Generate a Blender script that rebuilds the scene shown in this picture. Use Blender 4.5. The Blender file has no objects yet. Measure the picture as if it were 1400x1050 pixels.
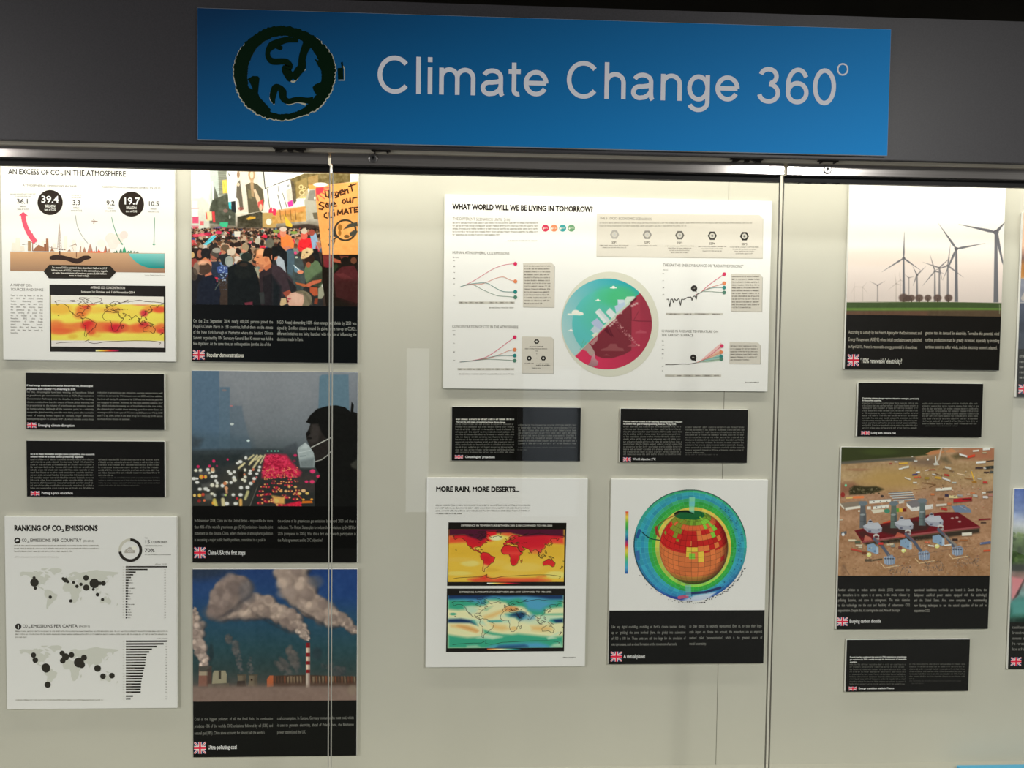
import bpy, bmesh, math, random
import numpy as np
from mathutils import Matrix, Vector

S = bpy.context.scene
COL = S.collection

# ------------------------------------------------------------------ camera
# orientation solved from the edges of the rectangular panels in the photo (1400x1050, f = 1090 px)
RC = np.array([[0.99891036, -0.01193772, -0.04511737],
               [0.01011876, 0.99913512, -0.04033151],
               [0.04555981, 0.03983104, 0.99816722]])
FPX, EYE = 1090.0, 1.5
cam = bpy.data.cameras.new('camera'); cam_o = bpy.data.objects.new('camera', cam); COL.objects.link(cam_o)
cam.sensor_width = 36.0; cam.lens = FPX / 1400 * 36; cam.clip_start = 0.02
cv2w = lambda v: Vector((v[0], v[2], -v[1]))
rx_, up_, bk_ = cv2w(RC[0]), -cv2w(RC[1]), -cv2w(RC[2])
M4 = Matrix((rx_, up_, bk_)).transposed().to_4x4(); M4.translation = (0, 0, EYE)
cam_o.matrix_world = M4
S.camera = cam_o

# ------------------------------------------------------------------ world, lamps, exposure
S.view_settings.view_transform = 'Standard'; S.view_settings.look = 'None'
S.view_settings.gamma = 1.0; S.view_settings.use_curve_mapping = False
S.view_settings.exposure = 0.0
wd = bpy.data.worlds.new('world'); S.world = wd; wd.use_nodes = True
wd.node_tree.nodes['Background'].inputs[0].default_value = (0.98, 1.0, 0.965, 1)
wd.node_tree.nodes['Background'].inputs[1].default_value = 0.66

def area(name, loc, aim, sx, sy, power, col):
    l = bpy.data.lights.new(name, 'AREA'); l.shape = 'RECTANGLE'; l.size = sx; l.size_y = sy
    l.energy = power; l.color = col
    o = bpy.data.objects.new(name, l); COL.objects.link(o)
    o.location = loc; o.rotation_euler = (Vector(aim) - Vector(loc)).to_track_quat('-Z', 'Y').to_euler()
    return o
# ceiling luminaire of the corridor, right of and behind the viewer
area('corridor_ceiling_lamp', (2.0, -1.55, 2.74), (2.0, -1.5499, 0), 0.24, 1.2, 185, (1.0, 0.985, 0.945))
# a second one, added further along to the left to brighten that side
area('corridor_ceiling_lamp', (-3.3, -1.35, 2.74), (-3.3, -1.3499, 0), 0.26, 1.3, 140, (1.0, 0.95, 0.91))
# added fill light, low at the far left, to lift the lower left side
area('low_left_fill', (-4.6, -0.9, 0.95), (0.2, 2.0, 0.75), 1.8, 1.7, 36, (0.97, 0.99, 1.0))
# the fluorescent tube above the posters, hidden behind the fascia
area('showcase_tube_lamp', (0.1, 1.80, 2.075), (0.1, 1.93, 1.62), 3.5, 0.05, 14, (1.0, 0.96, 0.87))

# ------------------------------------------------------------------ helpers
def at(px, py, Y):
    """photo pixel -> the point it sees on the vertical plane at distance Y"""
    d = RC.T @ np.array([(px - 700) / FPX, (py - 525) / FPX, 1.0])
    return d[0] / d[2] * Y, EYE - d[1] / d[2] * Y

def lin(c):
    c = np.asarray(c, float) / 255.0
    return np.where(c <= 0.04045, c / 12.92, ((c + 0.055) / 1.055) ** 2.4)

def tag(o, label=None, cat=None, group=None, kind=None):
    if label: o['label'] = label
    if cat: o['category'] = cat
    if group: o['group'] = group
    if kind: o['kind'] = kind
    return o

def empty(name, loc):
    o = bpy.data.objects.new(name, None); COL.objects.link(o); o.location = loc
    o.empty_display_size = 0.05
    return o

def origin(o):
    v = Vector((0, 0, 0))
    while o: v += o.location; o = o.parent
    return v

def link(name, me, mat, parent=None):
    o = bpy.data.objects.new(name, me); COL.objects.link(o)
    if mat and not me.materials: me.materials.append(mat)
    if parent: o.parent = parent
    return o

def from_bm(name, bm, mat, parent=None, smooth=False):
    """bm is in world coordinates; verts are moved into the parent's frame"""
    bmesh.ops.recalc_face_normals(bm, faces=bm.faces)
    if parent: bmesh.ops.translate(bm, verts=bm.verts, vec=-origin(parent))
    me = bpy.data.meshes.new(name); bm.to_mesh(me); bm.free()
    if smooth:
        for p in me.polygons: p.use_smooth = True
    return link(name, me, mat, parent)

def box(bm, x0, x1, y0, y1, z0, z1, bev=0.0):
    r = bmesh.ops.create_cube(bm, size=1.0)
    for v in r['verts']:
        v.co = Vector(((x0 + x1) / 2 + v.co.x * (x1 - x0), (y0 + y1) / 2 + v.co.y * (y1 - y0), (z0 + z1) / 2 + v.co.z * (z1 - z0)))
    if bev:
        es = list({e for v in r['verts'] for e in v.link_edges})
        bmesh.ops.bevel(bm, geom=es, offset=bev, segments=2, affect='EDGES', clamp_overlap=True)
    return bm

def boxo(name, dims, mat, parent=None, bev=0.0):
    return from_bm(name, box(bmesh.new(), *dims, bev), mat, parent)

def cyl(bm, cx, cz, y0, y1, r0, r1=None, n=28):
    """cylinder / cone along Y"""
    r1 = r0 if r1 is None else r1
    a = [bm.verts.new((cx + r0 * math.cos(t), y0, cz + r0 * math.sin(t))) for t in np.linspace(0, 2 * math.pi, n, endpoint=False)]
    b = [bm.verts.new((cx + r1 * math.cos(t), y1, cz + r1 * math.sin(t))) for t in np.linspace(0, 2 * math.pi, n, endpoint=False)]
    bm.faces.new(a); bm.faces.new(b[::-1])
    for i in range(n): bm.faces.new((a[i], b[i], b[(i + 1) % n], a[(i + 1) % n]))
    return bm

def tube_ring(bm, cx, cz, y, R, r, n=32, m=8):
    vs = [[bm.verts.new((cx + (R + r * math.cos(b)) * math.cos(a), y + r * math.sin(b), cz + (R + r * math.cos(b)) * math.sin(a)))
           for b in np.linspace(0, 2 * math.pi, m, endpoint=False)] for a in np.linspace(0, 2 * math.pi, n, endpoint=False)]
    for i in range(n):
        for j in range(m):
            bm.faces.new((vs[i][j], vs[(i + 1) % n][j], vs[(i + 1) % n][(j + 1) % m], vs[i][(j + 1) % m]))
    return bm

# ------------------------------------------------------------------ materials
def mat(name, col, rough=0.6, metal=0.0, spec=0.3, noise=None, bump=None, aniso=0.0):
    m = bpy.data.materials.new(name); m.use_nodes = True
    nt = m.node_tree; b = nt.nodes['Principled BSDF']
    b.inputs['Base Color'].default_value = (*col, 1); b.inputs['Roughness'].default_value = rough
    b.inputs['Metallic'].default_value = metal; b.inputs['Specular IOR Level'].default_value = spec
    b.inputs['Anisotropic'].default_value = aniso
    if noise or bump:
        tc = nt.nodes.new('ShaderNodeTexCoord'); mp = nt.nodes.new('ShaderNodeMapping')
        nt.links.new(tc.outputs['Object'], mp.inputs['Vector'])
        sc, amt, stretch = noise or bump
        mp.inputs['Scale'].default_value = stretch
        nz = nt.nodes.new('ShaderNodeTexNoise'); nz.inputs['Scale'].default_value = sc; nz.inputs['Detail'].default_value = 5
        nt.links.new(mp.outputs['Vector'], nz.inputs['Vector'])
        if noise:
            r = nt.nodes.new('ShaderNodeValToRGB')
            r.color_ramp.elements[0].position = 0.3; r.color_ramp.elements[1].position = 0.7
            r.color_ramp.elements[0].color = (*[c * (1 - amt) for c in col], 1)
            r.color_ramp.elements[1].color = (*[min(1, c * (1 + amt)) for c in col], 1)
            nt.links.new(nz.outputs['Fac'], r.inputs['Fac']); nt.links.new(r.outputs['Color'], b.inputs['Base Color'])
        else:
            bp = nt.nodes.new('ShaderNodeBump'); bp.inputs['Strength'].default_value = amt; bp.inputs['Distance'].default_value = 0.002
            nt.links.new(nz.outputs['Fac'], bp.inputs['Height']); nt.links.new(bp.outputs['Normal'], b.inputs['Normal'])
    return m

M_panel = mat('grey_beige_panel', (0.55, 0.54, 0.465), 0.65, spec=0.15, noise=(3.0, 0.025, (1, 1, 1)))
M_groove = mat('panel_joint', (0.20, 0.19, 0.15), 0.8)
M_fascia = mat('charcoal_laminate', (0.049, 0.0465, 0.051), 0.42, spec=0.30, noise=(320.0, 0.12, (1, 1, 1)))
M_foam = mat('white_foam_board', (0.84, 0.84, 0.815), 0.5, spec=0.25)
M_steel = mat('brushed_steel', (0.50, 0.47, 0.45), 0.12, metal=0.72, noise=(60.0, 0.10, (0.04, 1, 9)))
M_track = mat('cream_enamel_track', (0.80, 0.73, 0.60), 0.5, spec=0.3)
M_black = mat('black_seal', (0.006, 0.006, 0.006), 0.5, spec=0.2)
M_dark = mat('dark_fitting_metal', (0.05, 0.042, 0.036), 0.4, metal=0.6)
M_chrome = mat('worn_chrome', (0.30, 0.29, 0.285), 0.3, metal=0.9)
M_edge = mat('lit_glass_edge', (0.42, 0.42, 0.38), 0.3, spec=0.5)  # pane edge at the left seam, the light it catches put into the colour
M_edge2 = mat('dark_glass_edge', (0.13, 0.125, 0.10), 0.4, spec=0.4)  # same glass edge, its dark refracted look put into the colour
M_ceil = mat('dark_painted_ceiling', (0.020, 0.018, 0.014), 0.9, spec=0.05, noise=(2.0, 0.3, (1, 1, 1)))
M_wall = mat('dim_corridor_wall', (0.05, 0.05, 0.05), 0.8, noise=(4.0, 0.04, (1, 1, 1)))
M_floor = mat('dark_carpet_floor', (0.05, 0.049, 0.047), 0.9, noise=(90.0, 0.25, (1, 1, 1)))
M_base = mat('cabinet_base', (0.30, 0.28, 0.24), 0.5)
M_bluecard = mat('bright_blue_card', (0.11, 0.50, 0.80), 0.5)

def ink_mat(name, rough, spec):
    m = bpy.data.materials.new(name); m.use_nodes = True
    nt = m.node_tree; b = nt.nodes['Principled BSDF']
    a = nt.nodes.new('ShaderNodeAttribute'); a.attribute_name = 'ink'
    nt.links.new(a.outputs['Color'], b.inputs['Base Color'])
    b.inputs['Roughness'].default_value = rough; b.inputs['Specular IOR Level'].default_value = spec
    return m
M_ink = ink_mat('printed_ink', 0.5, 0.04)
M_vinyl = ink_mat('satin_print', 0.5, 0.08)

def glass_mat():
    m = bpy.data.materials.new('clear_pane_glass'); m.use_nodes = True
    nt = m.node_tree; nt.nodes.remove(nt.nodes['Principled BSDF'])
    out = nt.nodes['Material Output']
    tr = nt.nodes.new('ShaderNodeBsdfTransparent'); tr.inputs[0].default_value = (0.985, 0.99, 0.98, 1)
    gl = nt.nodes.new('ShaderNodeBsdfGlossy'); gl.inputs['Roughness'].default_value = 0.0
    fr = nt.nodes.new('ShaderNodeFresnel'); fr.inputs['IOR'].default_value = 1.5
    mx = nt.nodes.new('ShaderNodeMixShader')
    # each pane has two skins and the rays are not bent: the entry skin carries the reflection of both
    ge = nt.nodes.new('ShaderNodeNewGeometry')
    m1 = nt.nodes.new('ShaderNodeMath'); m1.operation = 'MULTIPLY_ADD'; m1.inputs[1].default_value = -1.85; m1.inputs[2].default_value = 1.85
    m2 = nt.nodes.new('ShaderNodeMath'); m2.operation = 'MULTIPLY'; m2.use_clamp = True
    nt.links.new(ge.outputs['Backfacing'], m1.inputs[0]); nt.links.new(m1.outputs[0], m2.inputs[0]); nt.links.new(fr.outputs[0], m2.inputs[1])
    nt.links.new(m2.outputs[0], mx.inputs[0]); nt.links.new(tr.outputs[0], mx.inputs[1]); nt.links.new(gl.outputs[0], mx.inputs[2])
    nt.links.new(mx.outputs[0], out.inputs['Surface'])
    return m
M_glass = glass_mat()

def glow_mat(name, col, strength):
    m = bpy.data.materials.new(name); m.use_nodes = True
    b = m.node_tree.nodes['Principled BSDF']
    b.inputs['Base Color'].default_value = (*[c * .5 for c in col], 1)
    b.inputs['Emission Color'].default_value = (*col, 1); b.inputs['Emission Strength'].default_value = strength
    return m

# ------------------------------------------------------------------ flat print tools
class Crop:
    """a magnified window of the photo in which a print was measured: (x0, y0, scale)"""
    def __init__(s, x0, y0, k): s.x0, s.y0, s.k = x0, y0, k
    def px(s, x, y): return s.x0 + x / s.k, s.y0 + y / s.k

FACE = 2.0            # distance of the poster faces
_gc = {}
def glyph(ch, bold):
    key = (ch, bold)
    if key in _gc: return _gc[key]
    c = bpy.data.curves.new('glyph', 'FONT'); c.resolution_u = 2; c.offset = bold
    o = bpy.data.objects.new('glyph', c); COL.objects.link(o)
    def get(body):
        c.body = body; bpy.context.view_layer.update()
        m = o.to_mesh(); n = len(m.vertices)
        v = np.empty(n * 3); m.vertices.foreach_get('co', v); v = v.reshape(-1, 3)[:, :2].copy()
        f = [tuple(p.vertices) for p in m.polygons]; o.to_mesh_clear()
        return v, f
    if ('|', bold) not in _gc:
        b, _ = get('|'); _gc[('|', bold)] = (b, _, 0.25); _gc[('bar', bold)] = b[:, 0].min()
    v, f = get(ch) if ch != ' ' else (np.zeros((0, 2)), [])
    if bold and ch == 'M': v, f, _a = glyph('M', 0.0)      # emboldened in text() by two shifted copies
    w, _ = get(ch + '|'); adv = w[:, 0].max() - (_gc[('|', bold)][0][:, 0].max() - _gc[('bar', bold)]) - _gc[('bar', bold)]
    bpy.data.objects.remove(o); bpy.data.curves.remove(c)
    _gc[key] = (v, f, adv)
    return _gc[key]

def textw(s, bold): return sum(glyph(ch, bold)[2] for ch in s)
def caph(bold): v = glyph('H', bold)[0]; return v[:, 1].max()

class Ink:
    """collects flat coloured shapes lying on a plane facing the viewer; one mesh"""
    def __init__(s, crop, gain=1.0, Y=FACE):
        s.c, s.gain, s.Y = crop, gain, Y; s.v = []; s.f = []; s.col = []; s.n = 0; s.layer = 1
        s.y = []
    def W(s, x, y):
        return at(*s.c.px(x, y), s.Y)
    def ink(s, c): return np.clip(lin(c) * s.gain, 0, 0.9)
    def add(s, verts, faces, c):
        verts = np.asarray(verts, float).reshape(-1, 2); k = len(verts)
        if not k: return
        s.cnt = (getattr(s, 'cnt', 0) + 1) % 9
        s.v.append(verts); s.y.append(np.full(k, s.Y - 0.0001 * s.layer - 1e-5 * s.cnt))
        c = np.asarray(c, float)
        s.col.append(np.tile(c, (k, 1)) if c.ndim == 1 else c)
        s.f += [tuple(i + s.n for i in f) for f in faces]; s.n += k
    def wpoly(s, pts, c): s.add(pts, [tuple(range(len(pts)))], s.ink(c))
    def poly(s, pts, c): s.wpoly([s.W(*p) for p in pts], c)
    def gpoly(s, pts, cols): s.add([s.W(*p) for p in pts], [tuple(range(len(pts)))], np.array([s.ink(c) for c in cols]))
    def rect(s, x0, y0, x1, y1, c):
        X0, Z0 = s.W(x0, y0); X1, Z1 = s.W(x1, y1)
        s.wpoly([(X0, Z0), (X1, Z0), (X1, Z1), (X0, Z1)], c)
    def ell(s, cx, cy, rx, ry, c, n=40, a0=0.0, a1=360.0):
        s.poly([(cx + rx * math.cos(math.radians(t)), cy + ry * math.sin(math.radians(t))) for t in np.linspace(a0, a1, n, endpoint=(a1 - a0) < 360)], c)
    def ring(s, cx, cy, r0, r1, c, a0=0.0, a1=360.0, n=48):
        t = np.radians(np.linspace(a0, a1, n))
        v = [s.W(cx + r1 * math.cos(a), cy + r1 * math.sin(a)) for a in t] + [s.W(cx + r0 * math.cos(a), cy + r0 * math.sin(a)) for a in t]
        s.add(v, [(i, i + 1, n + i + 1, n + i) for i in range(n - 1)], s.ink(c))
    def wline(s, pts, w, c, close=False):
        P = np.asarray(pts, float)
        if close: P = np.vstack([P, P[:1]])
        w = np.broadcast_to(np.asarray(w, float), (len(P),)) if np.ndim(w) == 0 or len(w) == len(P) else np.resize(w, len(P))
        d = np.diff(P, axis=0); L = np.hypot(d[:, 0], d[:, 1]); keep = np.r_[True, L > 1e-9]; P, w = P[keep], w[keep]
        if len(P) < 2: return
        d = np.diff(P, axis=0); L = np.hypot(d[:, 0], d[:, 1]); n = np.stack([-d[:, 1], d[:, 0]], 1) / L[:, None]
        col = s.ink(c); st = 0
        for i in range(len(n)):                       # cut the stroke at sharp corners
            if i == len(n) - 1 or (n[i] * n[i + 1]).sum() < 0.55:
                Q, nn, ww = P[st:i + 2], n[st:i + 1], w[st:i + 2]
                nv = np.empty_like(Q); nv[0] = nn[0]; nv[-1] = nn[-1]
                if len(Q) > 2:
                    m = nn[:-1] + nn[1:]; nv[1:-1] = m * 2 / (m * m).sum(1, keepdims=True)
                if close and st == 0 and i == len(n) - 1 and (n[0] * n[-1]).sum() > 0.55:
                    m = n[0] + n[-1]; nv[0] = nv[-1] = m * 2 / (m * m).sum()
                a, b = Q + nv * ww[:, None] / 2, Q - nv * ww[:, None] / 2; k = len(Q)
                s.add(np.vstack([a, b]), [(j, j + 1, k + j + 1, k + j) for j in range(k - 1)], col)
                st = i + 1
    def line(s, pts, w, c, close=False):
        m = 2.0 / FPX / s.c.k * (s.Y / 2.0)
        s.wline([s.W(*p) for p in pts], np.asarray(w) * m, c, close)
    def curve(s, pts, w, c, n=6):
        """stroke along a smooth curve through pts"""
        P = np.asarray(pts, float); k = len(P); w = np.broadcast_to(np.asarray(w, float), (k,))
        E_ = np.vstack([2 * P[0] - P[1], P, 2 * P[-1] - P[-2]]); Q = []; V = []
        for i in range(k - 1):
            p0, p1, p2, p3 = E_[i:i + 4]
            for t in np.linspace(0, 1, n, endpoint=False):
                Q.append(.5 * (2 * p1 + (p2 - p0) * t + (2 * p0 - 5 * p1 + 4 * p2 - p3) * t * t + (3 * p1 - p0 - 3 * p2 + p3) * t ** 3)); V.append(w[i] * (1 - t) + w[i + 1] * t)
        s.line(Q + [P[-1]], V + [w[-1]], c)
    def text(s, t, x0, yb, cap, x1=None, c=(40, 38, 34), bold=0.0, cond=0.8, just='l', yb1=None):
        """one line of lettering: left end x0, baseline yb, capital height cap, right end x1 (all in crop pixels)"""
        m = 2.0 / FPX / s.c.k * (s.Y / 2.0)
        sy = cap * m / caph(bold); nat = textw(t, bold)
        if x1 is not None and just != 'j':
            sx = abs(s.W(x1, yb)[0] - s.W(x0, yb)[0]) / nat
        else: sx = sy * cond
        X0, Z0 = s.W(x0, yb); gap = 0.0
        if just == 'j':
            need = s.W(x1, yb)[0] - X0; k = t.count(' ')
            if nat * sx > need or k == 0: sx = need / nat
            else: gap = (need - nat * sx) / k
        if just == 'r': X0 -= nat * sx
        if just == 'c': X0 -= nat * sx / 2
        x = X0; col = s.ink(c)
        for ch in t:
            v, f, adv = glyph(ch, bold)
            for q in ((-.8 * bold, .8 * bold) if bold > .01 and ch == 'M' else (0.0,)):
                if len(v): s.add(np.stack([x + (v[:, 0] + q) * sx, Z0 + v[:, 1] * sy], 1), f, col)
            x += adv * sx + (gap if ch == ' ' else 0)
        return x
    def para(s, lines, x0, x1, y0, pitch, cap, c=(150, 150, 145), bold=0.0, cond=0.62, last=True):
        for i, t in enumerate(lines):
            s.text(t, x0, y0 + i * pitch, cap, x1, c, bold, cond, 'l' if (last and i == len(lines) - 1) else 'j') if not (last and i == len(lines) - 1) else s.text(t, x0, y0 + i * pitch, cap, None, c, bold, cond)
    def worm(s, x0, x1, yb, xh, c, seed, w=0.30):
        """print too small to read in the photo: word-shaped rows of strokes, no letters"""
        R = random.Random(seed); col = s.ink(c); x = x0; cw = xh * 0.78
        V = []; F = []
        def q(a, b, d, e):
            k = len(V); V.extend([s.W(a, d), s.W(b, d), s.W(b, e), s.W(a, e)]); F.append((k, k + 1, k + 2, k + 3))
        while x < x1 - cw:
            n = min(R.choice((2, 3, 3, 4, 5, 6, 7, 8, 9)), int((x1 - x) / cw))
            for i in range(max(1, n)):
                up = xh * R.choice((1, 1, 1, 1.45)); st = cw * w
                q(x, x + st, yb - up, yb)
                r = R.random()
                if r < .55: q(x + cw * .5, x + cw * .5 + st, yb - xh, yb)
                if r > .3: q(x, x + cw * .72, yb - xh, yb - xh * .76)
                if r < .7: q(x, x + cw * .72, yb - xh * .24, yb)
                x += cw
            x += cw * R.uniform(.55, .95)
        s.add(V, F, col)
    def worms(s, x0, x1, y0, pitch, n, xh, c, seed, last=None):
        for i in range(n):
            s.worm(x0, last if (last and i == n - 1) else x1, y0 + i * pitch, xh, c, seed * 97 + i)
    def done(s, name, parent, m=None, label=None, kind=None):
        me = bpy.data.meshes.new(name)
        V = np.concatenate(s.v); y = np.concatenate(s.y)
        o = origin(parent)
        co = np.stack([V[:, 0] - o.x, y - o.y, V[:, 1] - o.z], 1)
        me.from_pydata(co.tolist(), [], s.f)
        a = me.color_attributes.new('ink', 'FLOAT_COLOR', 'POINT')
        C = np.concatenate(s.col); C = np.hstack([C, np.ones((len(C), 1))]).astype(np.float32)
        a.data.foreach_set('color', C.ravel())
        ob = link(name, me, m or M_ink, parent)
        if label: ob['label'] = label
        return ob

def flag(ink, x0, y0, x1, y1):
    """British flag"""
    X0, Z1 = ink.W(x0, y0); X1, Z0 = ink.W(x1, y1)
    w, h = X1 - X0, Z1 - Z0
    P = lambda u, v: (X0 + u * w, Z0 + v * h)
    L0 = ink.layer
    ink.wpoly([P(0, 0), P(1, 0), P(1, 1), P(0, 1)], (46, 44, 92)); ink.layer += 1
    W_, R_ = (235, 225, 228), (205, 30, 62)
    for a, b in (((0, 0), (1, 1)), ((0, 1), (1, 0))):
        du = 0.10; s_ = 1 if b[1] > a[1] else -1
        ink.wpoly([P(0, a[1]), P(du, a[1]), P(1, b[1] - s_ * .12), P(1, b[1]), P(1 - du, b[1]), P(0, a[1] + s_ * .12)], W_)
    ink.layer += 1
    for a, b in (((0, 0), (1, 1)), ((0, 1), (1, 0))):
        ink.wline([P(*a), P(*b)], h * .06, R_)
    ink.layer += 1
    ink.wpoly([P(.37, 0), P(.63, 0), P(.63, 1), P(.37, 1)], W_); ink.wpoly([P(0, .33), P(1, .33), P(1, .67), P(0, .67)], W_)
    ink.layer += 1
    ink.wpoly([P(.42, 0), P(.58, 0), P(.58, 1), P(.42, 1)], R_); ink.wpoly([P(0, .40), P(1, .40), P(1, .60), P(0, .60)], R_)
    ink.layer = L0

class Canvas:
    """a printed picture: a fine grid of points whose ink colours are computed here"""
    def __init__(s, x0, x1, z0, z1, crop, gain=1.0, res=1100, base=(128, 128, 128)):
        s.r = (x0, x1, z0, z1); s.c = crop; s.gain = gain
        s.w = max(2, int((x1 - x0) * res)); s.h = max(2, int((z1 - z0) * res))
        s.X, s.Z = np.meshgrid(np.linspace(x0, x1, s.w), np.linspace(z1, z0, s.h))
        d = np.stack([s.X / FACE, -(s.Z - EYE) / FACE, np.ones_like(s.X)], -1) @ RC.T
        s.PX = 700 + FPX * d[..., 0] / d[..., 2]; s.PY = 525 + FPX * d[..., 1] / d[..., 2]
        s.A = np.empty((s.h, s.w, 3)); s.A[:] = base
        s.ppp = res * 2.0 / FPX          # grid points per photo pixel
    def _win(s, x0, y0, x1, y1):
        """index window around a photo-pixel box"""
        X0, Z1 = at(x0, y0, FACE); X1, Z0 = at(x1, y1, FACE); r = s.r
        fx, fz = (s.w - 1) / (r[1] - r[0]), (s.h - 1) / (r[3] - r[2])
        i0 = int(np.clip((X0 - r[0]) * fx - 2, 0, s.w)); i1 = int(np.clip((X1 - r[0]) * fx + 3, 0, s.w))
        j0 = int(np.clip((r[3] - Z1) * fz - 2, 0, s.h)); j1 = int(np.clip((r[3] - Z0) * fz + 3, 0, s.h))
        return slice(j0, max(j0, j1)), slice(i0, max(i0, i1))
    def mix(s, win, m, c):
        if not m.size: return
        c = np.asarray(c, float)
        s.A[win] += (c - s.A[win]) * m[..., None]
    def poly(s, pts, c, a=1.0, c2=None, ax=None, soft=0.0):
        """filled polygon (crop pixels); c2/ax give a gradient c->c2 along ax=((x,y),(x,y))"""
        P = np.array([s.c.px(*p) for p in pts]); q = 1 + soft
        win = s._win(P[:, 0].min() - q, P[:, 1].min() - q, P[:, 0].max() + q, P[:, 1].max() + q)
        x, y = s.PX[win], s.PY[win]
        if not x.size: return
        ins = np.zeros(x.shape, bool); dist = np.full(x.shape, 1e9)
        for (ax0, ay0), (bx, by) in zip(P, np.roll(P, -1, 0)):
            if ay0 != by:
                ins ^= ((ay0 > y) != (by > y)) & (x < (bx - ax0) * (y - ay0) / (by - ay0) + ax0)
            dx, dy = bx - ax0, by - ay0; L = dx * dx + dy * dy + 1e-12
            t = np.clip(((x - ax0) * dx + (y - ay0) * dy) / L, 0, 1)
            dist = np.minimum(dist, np.hypot(x - ax0 - t * dx, y - ay0 - t * dy))
        sd = np.where(ins, dist, -dist)
        m = np.clip(sd / (0.5 + soft) * .5 + .5, 0, 1) * a
        if c2 is not None:
            (gx, gy), (hx, hy) = s.c.px(*ax[0]), s.c.px(*ax[1])
            t = np.clip(((x - gx) * (hx - gx) + (y - gy) * (hy - gy)) / ((hx - gx) ** 2 + (hy - gy) ** 2), 0, 1)[..., None]
            c = np.asarray(c, float) * (1 - t) + np.asarray(c2, float) * t
        s.mix(win, m, c)
    def rect(s, x0, y0, x1, y1, c, a=1.0, **k): s.poly([(x0, y0), (x1, y0), (x1, y1), (x0, y1)], c, a, **k)
    def ell(s, cx, cy, rx, ry, c, a=1.0, soft=0.0, rot=0.0):
        X, Y = s.c.px(cx, cy); rx, ry = rx / s.c.k, ry / s.c.k; R = max(rx, ry) * (1 + soft) + 1
        win = s._win(X - R, Y - R, X + R, Y + R)
        x, y = s.PX[win] - X, s.PY[win] - Y
        if not x.size: return
        if rot:
            k, n = math.cos(math.radians(rot)), math.sin(math.radians(rot)); x, y = x * k + y * n, -x * n + y * k
        d = (1 - np.hypot(x / rx, y / ry)) * min(rx, ry)
        m = np.clip(d / (0.6 + soft * min(rx, ry)) + .5, 0, 1)
        if soft: m = m * m * (3 - 2 * m)
        s.mix(win, m * a, c)
    def line(s, pts, w, c, a=1.0, close=False, soft=0.0):
        P = [s.c.px(*p) for p in pts]; w = w / s.c.k
        if close: P.append(P[0])
        for (ax0, ay0), (bx, by) in zip(P[:-1], P[1:]):
            q = w + 1.5
            win = s._win(min(ax0, bx) - q, min(ay0, by) - q, max(ax0, bx) + q, max(ay0, by) + q)
            x, y = s.PX[win], s.PY[win]
            if not x.size: continue
            dx, dy = bx - ax0, by - ay0; L = dx * dx + dy * dy + 1e-12
            t = np.clip(((x - ax0) * dx + (y - ay0) * dy) / L, 0, 1)
            d = np.hypot(x - ax0 - t * dx, y - ay0 - t * dy)
            s.mix(win, np.clip((w / 2 - d) / (.6 + soft) + .5, 0, 1) * a, c)
    def vgrad(s, stops):
        """vertical gradient by photo y (crop pixels)"""
        ys = [s.c.px(0, y)[1] for y, _ in stops]; C = np.array([c for _, c in stops], float)
        for k in range(3): s.A[..., k] = np.interp(s.PY, ys, C[:, k])
    def fbm(s, scale, seed, oct=4, sx=1.0):
        """smooth noise 0..1; scale in photo pixels"""
        r = np.random.RandomState(seed); out = np.zeros((s.h, s.w)); amp = tot = 0.0; a = 1.0
        for o in range(oct):
            k = scale / 2 ** o
            gx, gy = s.PX / (k * sx) + 7.3 * o, s.PY / k + 3.1 * o
            gx = gx - gx.min(); gy = gy - gy.min()
            T = r.rand(int(gy.max()) + 3, int(gx.max()) + 3)
            i, j = gx.astype(int), gy.astype(int); u, v = gx - i, gy - j; u = u * u * (3 - 2 * u); v = v * v * (3 - 2 * v)
            out += a * ((T[j, i] * (1 - u) + T[j, i + 1] * u) * (1 - v) + (T[j + 1, i] * (1 - u) + T[j + 1, i + 1] * u) * v)
            tot += a; a *= .5
        return out / tot
    def grain(s, amt, scale, seed, oct=3, sx=1.0, win=None):
        n = (s.fbm(scale, seed, oct, sx) - .5)[..., None] * amt
        if win is None: s.A += n
        else:
            w = s._win(*s.c.px(win[0], win[1]), *s.c.px(win[2], win[3])); s.A[w] += n[w]
    def puffs(s, path, n, lo, hi, dark, seed, a=.8, spread=.75, light=(-.35, -.35)):
        """billowing smoke along path = [(x, y, radius), ...]"""
        R = random.Random(seed); P = np.array(path, float); k = len(P) - 1; items = []
        for i in range(n):
            t = R.random() * k; j = min(int(t), k - 1); f = t - j
            x, y, r = P[j] * (1 - f) + P[j + 1] * f
            an, q = R.uniform(0, 6.283), math.sqrt(R.random()) * spread
            items.append((x + r * q * math.cos(an), y + r * q * math.sin(an), r * R.uniform(.28, .55), R.random()))
        for x, y, r, q in items: s.ell(x + r * .25, y + r * .3, r * 1.15, r * 1.1, dark, a * .55, soft=.5)
        for x, y, r, q in items:
            c = np.array(lo) * (1 - q) + np.array(hi) * q
            s.ell(x, y, r, r, np.array(c) * .80, a * .6, soft=.75)
            s.ell(x + light[0] * r * .6, y + light[1] * r * .6, r * .72, r * .68, c, a * .75, soft=.85)
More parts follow.
